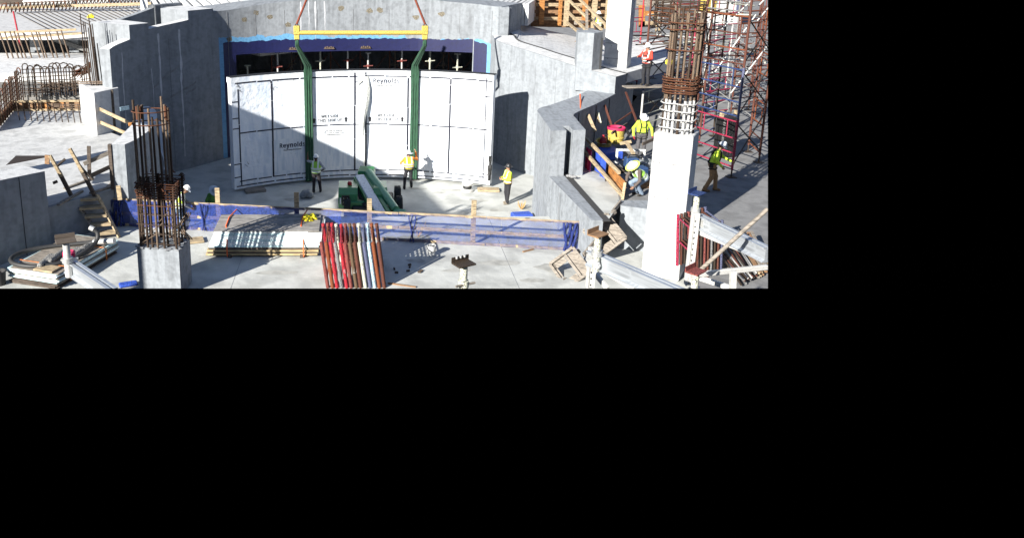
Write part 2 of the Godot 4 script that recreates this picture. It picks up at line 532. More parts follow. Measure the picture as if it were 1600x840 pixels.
func nets(o: B, bones: Array, cell: float, color_of: Callable) -> void:  # bone: [a, b, ra, rb, blend, tag]
	var lo := Vector3.INF
	var hi := -Vector3.INF
	for q in bones:
		var r: float = maxf(q[2], q[3]) + cell * 2.5
		lo = lo.min(q[0] - Vector3.ONE * r).min(q[1] - Vector3.ONE * r)
		hi = hi.max(q[0] + Vector3.ONE * r).max(q[1] + Vector3.ONE * r)
	var nx := int((hi.x - lo.x) / cell) + 2
	var ny := int((hi.y - lo.y) / cell) + 2
	var nz := int((hi.z - lo.z) / cell) + 2
	var f := PackedFloat32Array()
	f.resize(nx * ny * nz)
	f.fill(0.3)
	for q in bones:
		var a: Vector3 = q[0]
		var b: Vector3 = q[1]
		var ra: float = q[2]
		var rb: float = q[3]
		var k: float = q[4]
		var r := maxf(ra, rb) + maxf(k, cell * 2.0) + cell
		var l := (a.min(b) - Vector3.ONE * r - lo) / cell
		var h := (a.max(b) + Vector3.ONE * r - lo) / cell
		var ab := b - a
		var il := 1.0 / maxf(ab.length_squared(), 1e-9)
		for z in range(maxi(0, int(l.z)), mini(nz, int(h.z) + 1)):
			for y in range(maxi(0, int(l.y)), mini(ny, int(h.y) + 1)):
				var at := (z * ny + y) * nx
				for x in range(maxi(0, int(l.x)), mini(nx, int(h.x) + 1)):
					var p := lo + Vector3(x, y, z) * cell
					var t := clampf((p - a).dot(ab) * il, 0.0, 1.0)
					var d := p.distance_to(a + ab * t) - (ra + (rb - ra) * t)
					var e := f[at + x]
					var w := maxf(k - absf(d - e), 0.0)
					f[at + x] = minf(d, e) - w * w / (4.0 * k)
	var vid := {}
	var vp := PackedVector3Array()
	var vn := PackedVector3Array()
	var vc := PackedColorArray()
	var cx := nx * ny
	for z in nz - 1:
		for y in ny - 1:
			for x in nx - 1:
				var i := z * cx + y * nx + x
				var q := [f[i], f[i + 1], f[i + nx], f[i + nx + 1], f[i + cx], f[i + cx + 1], f[i + cx + nx], f[i + cx + nx + 1]]
				var mask := 0
				for j in 8:
					if q[j] < 0.0:
						mask |= 1 << j
				if mask == 0 or mask == 255:
					continue
				var sum := Vector3.ZERO
				var cnt := 0
				for e in [[0, 1], [2, 3], [4, 5], [6, 7], [0, 2], [1, 3], [4, 6], [5, 7], [0, 4], [1, 5], [2, 6], [3, 7]]:
					var u: float = q[e[0]]
					var w: float = q[e[1]]
					if (u < 0.0) != (w < 0.0):
						var t := u / (u - w)
						var pa := Vector3(e[0] & 1, (e[0] >> 1) & 1, e[0] >> 2)
						var pb := Vector3(e[1] & 1, (e[1] >> 1) & 1, e[1] >> 2)
						sum += pa.lerp(pb, t)
						cnt += 1
				var p := lo + (Vector3(x, y, z) + sum / cnt) * cell
				vid[i] = vp.size()
				vp.append(p)
				vn.append(Vector3(q[1] + q[3] + q[5] + q[7] - q[0] - q[2] - q[4] - q[6], q[2] + q[3] + q[6] + q[7] - q[0] - q[1] - q[4] - q[5], q[4] + q[5] + q[6] + q[7] - q[0] - q[1] - q[2] - q[3]).normalized())
				var best := 9.0
				var tagged = null
				for bn in bones:
					var d := cap(p, bn[0], bn[1], bn[2], bn[3])
					if d < best:
						best = d
						tagged = bn[5]
				vc.append(color_of.call(tagged, p))
	o.colored = true
	for i in vid:
		var z: int = i / cx
		var y: int = (i - z * cx) / nx
		var x: int = i - z * cx - y * nx
		for ax in 3:
			var step: int = [1, nx, cx][ax]
			if (f[i] < 0.0) == (f[i + step] < 0.0):
				continue
			var s1: int = [nx, cx, 1][ax]
			var s2: int = [cx, 1, nx][ax]
			if not (vid.has(i - s1) and vid.has(i - s2) and vid.has(i - s1 - s2)):
				continue
			var k := [vid[i], vid[i - s1], vid[i - s1 - s2], vid[i - s2]]
			var out: Vector3 = vn[k[0]] + vn[k[2]]
			for t in [[0, 1, 2], [0, 2, 3]]:
				var a: int = k[t[0]]
				var b: int = k[t[1]]
				var d: int = k[t[2]]
				if (vp[a] - vp[d]).cross(vp[a] - vp[b]).dot(out) < 0.0:
					var sw := b
					b = d
					d = sw
				o.v.append_array(PackedVector3Array([vp[a], vp[b], vp[d]]))
				o.n.append_array(PackedVector3Array([vn[a], vn[b], vn[d]]))
				o.c.append_array(PackedColorArray([vc[a], vc[b], vc[d]]))

func fingers(o: B, wrist: Vector3, along: Vector3, palm: Vector3, mirror: float, skin: Color, curl: float) -> void:
	# along: from wrist to fingertips; palm: the way the palm faces
	var z := along.normalized()
	var y := (palm - z * palm.dot(z)).normalized()
	var x := y.cross(z) * mirror   # towards the thumb
	var bones := []
	for i in 4:
		var s := (i - 1.5) * -0.019
		bones.append([wrist, wrist + z * 0.085 + x * s, 0.017, 0.0125, 0.012, "h"])
		var ln: float = [0.074, 0.082, 0.076, 0.06][i]
		var a := wrist + z * 0.088 + x * s * 1.08
		var c1 := z * cos(curl * 0.5) + y * sin(curl * 0.5)
		var c2 := z * cos(curl * 1.2) + y * sin(curl * 1.2)
		var b := a + c1 * ln * 0.52
		bones.append([a, b, 0.0095, 0.009, 0.003, "h"])
		bones.append([b, b + c2 * ln * 0.48, 0.009, 0.0078, 0.003, "h"])
	var tb := wrist + z * 0.03 + x * 0.028
	var tm := tb + z * 0.032 + x * 0.026 + y * 0.012
	bones.append([tb, tm, 0.014, 0.0105, 0.008, "h"])
	bones.append([tm, tm + z * 0.03 + x * 0.006 + y * 0.014, 0.0105, 0.0085, 0.004, "h"])
	nets(o, bones, 0.0065, func(_t, _p): return skin)

# pose (all optional): lean, twist, head_pitch, head_yaw, el/hl/er/hr (elbows and hands before the lean), kl/al/kr/ar (knees, ankles), drop
func person(label: String, at: Vector3, turn: float, pose: Dictionary, fit: Dictionary) -> Node3D:
	var root := thing("person", label, "person", at, "workers on the site", turn)
	root.scale = Vector3.ONE * 1.07
	var drop: float = pose.get("drop", 0.0)
	var pel := Vector3(0, 0.95 - drop, pose.get("back", 0.0))
	var R := Basis.from_euler(Vector3(pose.get("lean", 0.0), pose.get("twist", 0.0), pose.get("tilt", 0.0)))
	var up := func(p: Vector3) -> Vector3: return pel + R * (p - Vector3(0, 0.95, 0))
	var skin: Color = fit.get("skin", Color(0.36, 0.2, 0.13))
	var shirt: Color = fit.get("shirt", Color(0.3, 0.3, 0.3))
	var pants: Color = fit.get("pants", Color(0.02, 0.02, 0.025))
	var boots: Color = fit.get("boots", Color(0.03, 0.025, 0.02))
	var glove: Color = fit.get("glove", skin)
	var sleeve: Color = fit.get("sleeve", shirt)
	var long: bool = fit.get("long", true)
	var bulk: float = fit.get("bulk", 1.08)
	var hipl := pel + Vector3(0.095, -0.04, 0)
	var hipr := pel + Vector3(-0.095, -0.04, 0)
	var kl: Vector3 = pose.get("kl", Vector3(0.11, 0.5, 0.02))
	var kr: Vector3 = pose.get("kr", Vector3(-0.11, 0.5, 0.02))
	var al: Vector3 = pose.get("al", Vector3(0.12, 0.085, -0.02))
	var ar: Vector3 = pose.get("ar", Vector3(-0.12, 0.085, -0.02))
	var el: Vector3 = up.call(pose.get("el", Vector3(0.27, 1.15, -0.02)))
	var er: Vector3 = up.call(pose.get("er", Vector3(-0.27, 1.15, -0.02)))
	var hl: Vector3 = up.call(pose.get("hl", Vector3(0.27, 0.92, 0.06)))
	var hr: Vector3 = up.call(pose.get("hr", Vector3(-0.27, 0.92, 0.06)))
	var shl: Vector3 = up.call(Vector3(0.175, 1.42, 0))
	var shr: Vector3 = up.call(Vector3(-0.175, 1.42, 0))
	var torso := [
		[up.call(Vector3(-0.06, 1.0, 0)), up.call(Vector3(-0.07, 1.2, 0.01)), 0.122 * bulk, 0.118 * bulk, 0.05, "shirt"],
		[up.call(Vector3(0.06, 1.0, 0)), up.call(Vector3(0.07, 1.2, 0.01)), 0.122 * bulk, 0.118 * bulk, 0.05, "shirt"],
		[up.call(Vector3(-0.08, 1.2, 0.01)), up.call(Vector3(-0.085, 1.36, 0)), 0.118 * bulk, 0.095, 0.05, "shirt"],
		[up.call(Vector3(0.08, 1.2, 0.01)), up.call(Vector3(0.085, 1.36, 0)), 0.118 * bulk, 0.095, 0.05, "shirt"],
		[shr, shl, 0.066, 0.066, 0.05, "shirt"],
	]
	var bones := torso.duplicate()
	bones.append([pel + Vector3(-0.07, 0.0, 0), pel + Vector3(0.07, 0.0, 0), 0.128 * bulk, 0.128 * bulk, 0.04, "pants"])
	bones.append([up.call(Vector3(0, 1.42, -0.01)), up.call(Vector3(0, 1.53, 0.01)), 0.06, 0.055, 0.03, "skin"])
	for s in [[hipl, kl, al], [hipr, kr, ar]]:
		bones.append([s[0], s[1], 0.1, 0.074, 0.03, "pants"])
		bones.append([s[1], s[2], 0.074, 0.062, 0.02, "pants"])
		var fw: Vector3 = Vector3(0, -0.045, 0.14) if not pose.get("toe_down", false) else Vector3(0, -0.06, 0.12)
		bones.append([s[2] + Vector3(0, -0.035, -0.035), s[2] + fw, 0.05, 0.04, 0.02, "boot"])
		bones.append([s[2] + Vector3(0, 0.06, 0), s[2] + Vector3(0, -0.02, 0), 0.056, 0.052, 0.02, "boot"])
	for s in [[shl, el, hl], [shr, er, hr]]:
		bones.append([s[0], s[1], 0.062, 0.052, 0.03, "sleeve"])
		if long:
			bones.append([s[1], s[2], 0.05, 0.04, 0.02, "sleeve"])
		else:
			bones.append([s[1], s[2], 0.043, 0.031, 0.02, "skin"])
	var paint := func(t, _p): return {"shirt": shirt, "pants": pants, "skin": skin, "boot": boots, "sleeve": sleeve}[t]
	var o := B.new()
	nets(o, bones, 0.02, paint)
	for s in [[el, hl, 1.0, pose.get("pl", Vector3(-1, 0, 0))], [er, hr, -1.0, pose.get("pr", Vector3(1, 0, 0))]]:
		fingers(o, s[1], s[1] - s[0], s[3], s[2], glove, pose.get("curl", 0.7))
	# head
	var hb := R * Basis.from_euler(Vector3(pose.get("head_pitch", 0.0), pose.get("head_yaw", 0.0), 0))
	var h0: Vector3 = up.call(Vector3(0, 1.5, 0))
	var hd := func(p: Vector3) -> Vector3: return h0 + hb * (p - Vector3(0, 1.5, 0))
	var hair: Color = fit.get("hair", Color(0.02, 0.014, 0.01))
	var head := [
		[hd.call(Vector3(0, 1.635, -0.02)), hd.call(Vector3(0, 1.68, -0.005)), 0.083, 0.08, 0.02, "skull"],
		[hd.call(Vector3(0, 1.57, 0.035)), hd.call(Vector3(0, 1.6, 0.03)), 0.05, 0.062, 0.03, "skin"],
		[hd.call(Vector3(0, 1.5, 0)), hd.call(Vector3(0, 1.6, -0.01)), 0.056, 0.06, 0.02, "skin"],
		[hd.call(Vector3(0, 1.645, 0.082)), hd.call(Vector3(0, 1.61, 0.1)), 0.009, 0.015, 0.01, "skin"],
		[hd.call(Vector3(-0.035, 1.662, 0.068)), hd.call(Vector3(0.035, 1.662, 0.068)), 0.014, 0.014, 0.012, "skin"],
		[hd.call(Vector3(-0.018, 1.574, 0.082)), hd.call(Vector3(0.018, 1.574, 0.082)), 0.008, 0.008, 0.006, "lip"],
		[hd.call(Vector3(0.083, 1.62, -0.01)), hd.call(Vector3(0.085, 1.65, -0.018)), 0.012, 0.017, 0.006, "skin"],
		[hd.call(Vector3(-0.083, 1.62, -0.01)), hd.call(Vector3(-0.085, 1.65, -0.018)), 0.012, 0.017, 0.006, "skin"],
		[hd.call(Vector3(0.03, 1.643, 0.07)), hd.call(Vector3(0.032, 1.643, 0.07)), 0.011, 0.011, 0.003, "eye"],
		[hd.call(Vector3(-0.03, 1.643, 0.07)), hd.call(Vector3(-0.032, 1.643, 0.07)), 0.011, 0.011, 0.003, "eye"],
	]
	var inv := hb.inverse()
	var face := func(t, p):
		if t == "eye":
			return Color(0.04, 0.03, 0.025)
		if t == "lip":
			return skin * Color(0.8, 0.55, 0.5)
		var q: Vector3 = inv * (p - h0)
		if t == "skull" and (q.z < 0.0 or q.y > 0.2):
			return hair
		return skin
	nets(o, head, 0.0095, face)
	part(root, "body", o, M.body)
	# hard hat
	var kind: String = fit.get("hat", "brim")
	var hatb := B.new()
	var hc: Vector3 = hd.call(Vector3(0, 1.685, -0.005))
	if kind == "wide":
		hatb.lathe(hc, [[0.0, 0.115], [0.045, 0.108], [0.085, 0.08], [0.108, 0.03], [0.115, 0.0], [0.225, -0.025], [0.222, -0.033], [0.11, -0.008]], 24, hb, 0.92, 1.08)
	elif kind == "brim":
		hatb.lathe(hc, [[0.0, 0.118], [0.05, 0.11], [0.09, 0.08], [0.112, 0.03], [0.118, 0.0], [0.172, -0.018], [0.17, -0.026], [0.11, -0.008]], 24, hb, 0.92, 1.08)
	else:
		hatb.lathe(hc, [[0.0, 0.118], [0.05, 0.11], [0.09, 0.08], [0.112, 0.03], [0.12, -0.006], [0.126, -0.012], [0.11, -0.012]], 24, hb, 0.92, 1.08)
		hatb.box(hc + hb * Vector3(0, -0.006, 0.14), Vector3(0.16, 0.012, 0.08), hb, 0.004)
	for s in [-0.035, 0.0, 0.035]:
		hatb.path([hc + hb * Vector3(s, 0.085, -0.085), hc + hb * Vector3(s, 0.119, -0.03), hc + hb * Vector3(s, 0.119, 0.03), hc + hb * Vector3(s, 0.085, 0.085)], 0.009, 6)
	var hat := part(root, "hard_hat", hatb, M[fit.get("hat_mat", "hat_white")])
	if fit.get("hat_shade", false):
		var sh := B.new()
		sh.lathe(hc + hb * Vector3(0, -0.014, -0.005), [[0.118, 0.0], [0.235, -0.02], [0.235, -0.028], [0.118, -0.01]], 24, hb, 0.95, 1.1)
		part(hat, "sun_brim", sh, M.hat_green)
	# safety vest
	if fit.has("vest"):
		var vc: Color = fit.vest
		var sc: Color = fit.get("stripe", Color(0.7, 0.72, 0.72))
		var ec: Color = fit.get("stripe_edge", sc)
		var shell := []
		for q in torso.slice(0, 4):
			shell.append([q[0], q[1], q[2] + 0.02, q[3] + 0.02, 0.05, "v"])
		shell.append([up.call(Vector3(-0.13, 1.41, 0)), up.call(Vector3(0.13, 1.41, 0)), 0.078, 0.078, 0.05, "v"])
		if fit.get("vest_long", false):
			shell.append([pel + Vector3(-0.06, 0.0, 0), pel + Vector3(0.06, 0.0, 0), 0.15, 0.15, 0.05, "v"])
		var rinv := R.inverse()
		var vb := B.new()
		nets(vb, shell, 0.014, func(_t, p):
			var q: Vector3 = rinv * (p - pel)
			var y := q.y + 0.95
			if absf(y - 1.02) < 0.026 or absf(y - 1.15) < 0.026:
				return sc
			if absf(y - 1.02) < 0.042 or absf(y - 1.15) < 0.042:
				return ec
			if absf(absf(q.x) - 0.115) < 0.022 and y > 1.15:
				return sc
			if absf(absf(q.x) - 0.115) < 0.036 and y > 1.15:
				return ec
			if q.z > 0.05 and absf(q.x) < 0.012:
				return Color(0.03, 0.03, 0.03)
			if q.z > 0.0 and y > 1.33 and absf(q.x) < 0.05:
				return shirt
			return vc)
		part(root, "safety_vest", vb, M.vest)
	if fit.get("belt", false) or fit.get("harness", false):
		var bb := B.new()
		bb.lathe(pel + Vector3(0, 0.06, 0), [[0.165, -0.025], [0.18, -0.02], [0.18, 0.02], [0.165, 0.025]], 20, Basis(), 1.12 * bulk, 0.86 * bulk)
		for s in [-1.0, 1.0]:
			bb.box(pel + Vector3(s * 0.19, -0.02, -0.03), Vector3(0.07, 0.15, 0.13), Basis(), 0.015)
		part(root, "tool_belt", bb, M.harness)
	if fit.get("harness", false):
		var hs := B.new()
		for s in [-1.0, 1.0]:
			var line := []
			for q in [[0.13, 1.0, 0.14], [0.11, 1.12, 0.155], [0.09, 1.25, 0.155], [0.1, 1.38, 0.125], [0.115, 1.475, 0.03], [0.11, 1.45, -0.08], [0.06, 1.32, -0.13], [-0.06, 1.12, -0.145], [-0.12, 1.0, -0.13]]:
				line.append(up.call(Vector3(q[0] * s, q[1], q[2])))
			hs.path(line, 0.023, 6)
			var lp := []
			var hp: Vector3 = hipl if s > 0 else hipr
			var kk: Vector3 = kl if s > 0 else kr
			for j in 11:
				var f := TAU * j / 10.0
				lp.append(hp.lerp(kk, 0.3) + Vector3(cos(f) * 0.112, 0.03 * cos(f) * s, sin(f) * 0.112))
			hs.path(lp, 0.02, 6)
		hs.path([up.call(Vector3(-0.1, 1.27, 0.165)), up.call(Vector3(0, 1.265, 0.172)), up.call(Vector3(0.1, 1.27, 0.165))], 0.02, 6)
		hs.box(up.call(Vector3(0, 1.3, -0.15)), Vector3(0.07, 0.09, 0.03), R, 0.01)
		part(root, "harness", hs, M.harness)
	return root


# ---------------------------------------------------------------- the scene
const SUN_TOWARDS := Vector3(0.669, -0.435, -0.743)   # the way sunlight travels
const FLOOR := 1.6     # working floor this side of the pit edge
const SLAB := 3.0      # upper slab on the left
const DECK := 3.1      # upper slab on the right

func _ready() -> void:
	rng.seed = 20240
	# camera: above the site, tilted down; the lens is shifted so that the view sits up and to the left of the optical axis' frame centre
	var cam := Camera3D.new()
	cam.name = "camera"
	add_child(cam)
	cam.position = Vector3(0, 12, 0)
	cam.rotation_degrees = Vector3(-14.3, 0, 0)
	cam.projection = Camera3D.PROJECTION_FRUSTUM
	cam.near = 0.2
	cam.far = 400.0
	cam.size = 0.2 * 840.0 / 1275.0
	cam.frustum_offset = Vector2(0.2 * 240.0 / 1275.0, 0.2 * -195.0 / 1275.0)
	cam.current = true
	var we := WorldEnvironment.new()
	we.name = "world"
	var env := Environment.new()
	var sky := Sky.new()
	var ps := ProceduralSkyMaterial.new()
	ps.sky_top_color = Color(0.36, 0.45, 0.60)
	ps.sky_horizon_color = Color(0.66, 0.70, 0.75)
	ps.sky_curve = 0.16
	ps.ground_bottom_color = Color(0, 0, 0)
	ps.ground_horizon_color = Color(0, 0, 0)
	ps.sun_angle_max = 6.0
	sky.sky_material = ps
	env.background_mode = Environment.BG_SKY
	env.sky = sky
	env.background_energy_multiplier = 0.5
	env.tonemap_mode = Environment.TONE_MAPPER_LINEAR
	env.tonemap_exposure = 2.5
	env.sdfgi_enabled = true
	env.ssao_enabled = true
	env.ssil_enabled = true
	we.environment = env
	add_child(we)
	var sun := DirectionalLight3D.new()
	sun.name = "sun"
	add_child(sun)
	sun.look_at_from_position(Vector3.ZERO, SUN_TOWARDS, Vector3.UP)
	sun.light_energy = 1.6
	sun.light_color = Color(1.0, 0.985, 0.955)
	sun.light_angular_distance = 0.5
	sun.shadow_enabled = true

	make_materials()
	build_ground()
	build_tank()
	build_left()
	build_right()
	build_far()
	build_panel()
	build_front()
	build_left_things()
	build_right_things()
	build_people()
	end_of_survey()

# The survey covers what the photograph shows and no more: what is built ends at the two sides where the photograph ends.
func end_of_survey() -> void:
	var eye := Vector3(0, 12, 0)
	var t := deg_to_rad(14.3)
	var ahead := Vector3(0, -sin(t), -cos(t))
	var up := Vector3(0, cos(t), -sin(t))
	var ends := [up + ahead * (225.3 / 1275.0), ahead * (640.2 / 1275.0) - Vector3.RIGHT]
	for o in find_children("*", "MeshInstance3D", true, false):
		var g: Transform3D = o.global_transform
		var box: AABB = g * (o.mesh as Mesh).get_aabb()
		for n in ends:
			var lo := INF
			for k in 8:
				lo = minf(lo, n.dot(box.get_endpoint(k) - eye))
			if lo >= 0.0 or not o.mesh is ArrayMesh:
				continue
			var cut := B.new()
			var src: Array = o.mesh.surface_get_arrays(0)
			var v: PackedVector3Array = src[Mesh.ARRAY_VERTEX]
			var nn: PackedVector3Array = src[Mesh.ARRAY_NORMAL]
			var cc = src[Mesh.ARRAY_COLOR]
			cut.colored = cc != null
			for i in range(0, v.size(), 3):
				var d := [0.0, 0.0, 0.0]
				for k in 3:
					d[k] = n.dot(g * v[i + k] - eye)
				var p := []
				var q := []
				for k in 3:
					var l := (k + 1) % 3
					if d[k] >= 0.0:
						p.append(v[i + k])
						q.append(nn[i + k])
					if (d[k] >= 0.0) != (d[l] >= 0.0):
						var f: float = d[k] / (d[k] - d[l])
						p.append(v[i + k].lerp(v[i + l], f))
						q.append(nn[i + k].lerp(nn[i + l], f))
				if cut.colored:
					cut.col = cc[i]
				for k in range(1, p.size() - 1):
					cut.v.append_array(PackedVector3Array([p[0], p[k], p[k + 1]]))
					cut.n.append_array(PackedVector3Array([q[0], q[k], q[k + 1]]))
					cut.c.append_array(PackedColorArray([cut.col, cut.col, cut.col]))
			var m: Material = o.get_active_material(0)
			if cut.v.is_empty():
				o.mesh = null
				break
			o.mesh = cut.mesh()
			o.set_surface_override_material(0, m)
	for o in find_children("*", "MeshInstance3D", true, false):
		if o.mesh == null:
			o.get_parent().remove_child(o)
			o.free()
	for o in get_children():
		if o is Node3D and not o is MeshInstance3D and not o is Light3D and not o is Camera3D and o.find_children("*", "MeshInstance3D", true, false).is_empty():
			remove_child(o)
			o.free()

func spline(rows: Array, per: int) -> Array:
	var out := []
	for i in rows.size() - 1:
		var p0: Array = rows[maxi(i - 1, 0)]
		var p1: Array = rows[i]
		var p2: Array = rows[i + 1]
		var p3: Array = rows[mini(i + 2, rows.size() - 1)]
		for k in per:
			var t := float(k) / per
			var r := []
			for j in p1.size():
				r.append(cubic_interpolate(p1[j], p2[j], p0[j], p3[j], t))
			out.append(r)
	out.append(rows[-1].duplicate())
	return out

func along(rows: Array, x: float) -> Array:  # place and inward normal where a path (rows ordered by x) has that x
	for i in rows.size() - 1:
		var a: Array = rows[i]
		var b: Array = rows[i + 1]
		if (a[0] - x) * (b[0] - x) <= 0.0 and absf(a[0] - b[0]) > 1e-5:
			var t: float = (x - a[0]) / (b[0] - a[0])
			var d := Vector2(b[0] - a[0], b[1] - a[1]).normalized()
			return [Vector3(x, 0, lerpf(a[1], b[1], t)), Vector3(-d.y, 0, d.x)]
	return [Vector3(x, 0, rows[0][1]), Vector3(0, 0, 1)]

func poly(pts: Array, y: float, drop := 0.25) -> B:
	var b := B.new()
	b.prism(pts, y - drop, y)
	return b

func build_ground() -> void:
	setting("pit_floor", poly([Vector2(-14, -29.0), Vector2(12.5, -29.0), Vector2(12.5, -50), Vector2(-14, -50)], 0.0), M.floor)
	setting("floor", poly([Vector2(-21, -23.02), Vector2(10.6, -23.02), Vector2(10.6, -26.9), Vector2(7.4, -29.6), Vector2(-8.6, -29.6), Vector2(-21, -29.2)], FLOOR, 0.03), M.floor)
	# left slab, its edge beside the stair
	var pf := get_node("pit_floor") as Node3D
	for q in [[2.9, -38.2, 0.5, 0.2], [3.9, -37.6, 0.35, 0.15], [4.6, -38.0, 0.6, 0.18], [5.6, -36.4, 0.5, 0.3], [1.4, -34.6, 0.7, 0.3], [6.2, -35.0, 0.4, 0.2], [-3.0, -36.5, 0.8, 0.3], [4.9, -34.6, 0.8, 0.25]]:
		var st := B.new()
		blot(st, Vector3(q[0], 0.003, q[1]), Vector3.UP, q[2], q[3])
		part(pf, "stain", st, M.floor_stain)
	var ff := get_node("floor") as Node3D
	for q in [[3.2, -24.4, 0.6, 0.2], [1.9, -25.2, 0.4, 0.25], [4.6, -25.0, 0.9, 0.3], [-2.6, -24.2, 0.7, 0.2], [6.2, -24.6, 0.6, 0.35], [0.4, -25.6, 0.5, 0.2], [-6.9, -25.4, 0.5, 0.2], [5.4, -23.6, 0.5, 0.2]]:
		var st := B.new()
		blot(st, Vector3(q[0], FLOOR + 0.003, q[1]), Vector3.UP, q[2], q[3])
		part(ff, "stain", st, M.floor_stain)
	for q in [[-3.9, 0.0], [4.9, 0.06]]:
		var jn := B.new()
		jn.bar(Vector3(q[0], FLOOR + 0.002, -23.0), Vector3(q[0] + q[1], FLOOR + 0.002, -29.5), 0.012, 0.004)
		part(ff, "saw_joint", jn, M.concrete_grey)
	setting("upper_slab", poly([Vector2(-12.6, -26.0), Vector2(-10.75, -26.75), Vector2(-9.62, -28.1), Vector2(-8.75, -28.9), Vector2(-8.9, -31.2), Vector2(-9.8, -35.4), Vector2(-11.8, -37.6), Vector2(-13.5, -45.0), Vector2(-34, -45.0), Vector2(-34, -25.2)], SLAB, 0.35), M.slab)
	# right slab; it ends a little past the last thing seen on that side
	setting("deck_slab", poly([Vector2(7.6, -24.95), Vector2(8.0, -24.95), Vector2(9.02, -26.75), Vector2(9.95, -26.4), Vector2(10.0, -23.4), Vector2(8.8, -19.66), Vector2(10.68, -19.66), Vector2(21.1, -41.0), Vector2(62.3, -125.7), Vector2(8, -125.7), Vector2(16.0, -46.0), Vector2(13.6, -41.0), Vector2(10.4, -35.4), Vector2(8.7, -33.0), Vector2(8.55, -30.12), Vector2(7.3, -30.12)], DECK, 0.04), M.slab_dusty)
	setting("far_ground", poly([Vector2(-60, -46), Vector2(12, -52), Vector2(20, -60), Vector2(8, -130), Vector2(-70, -130)], 2.4, 0.3), M.slab)

var tank := []

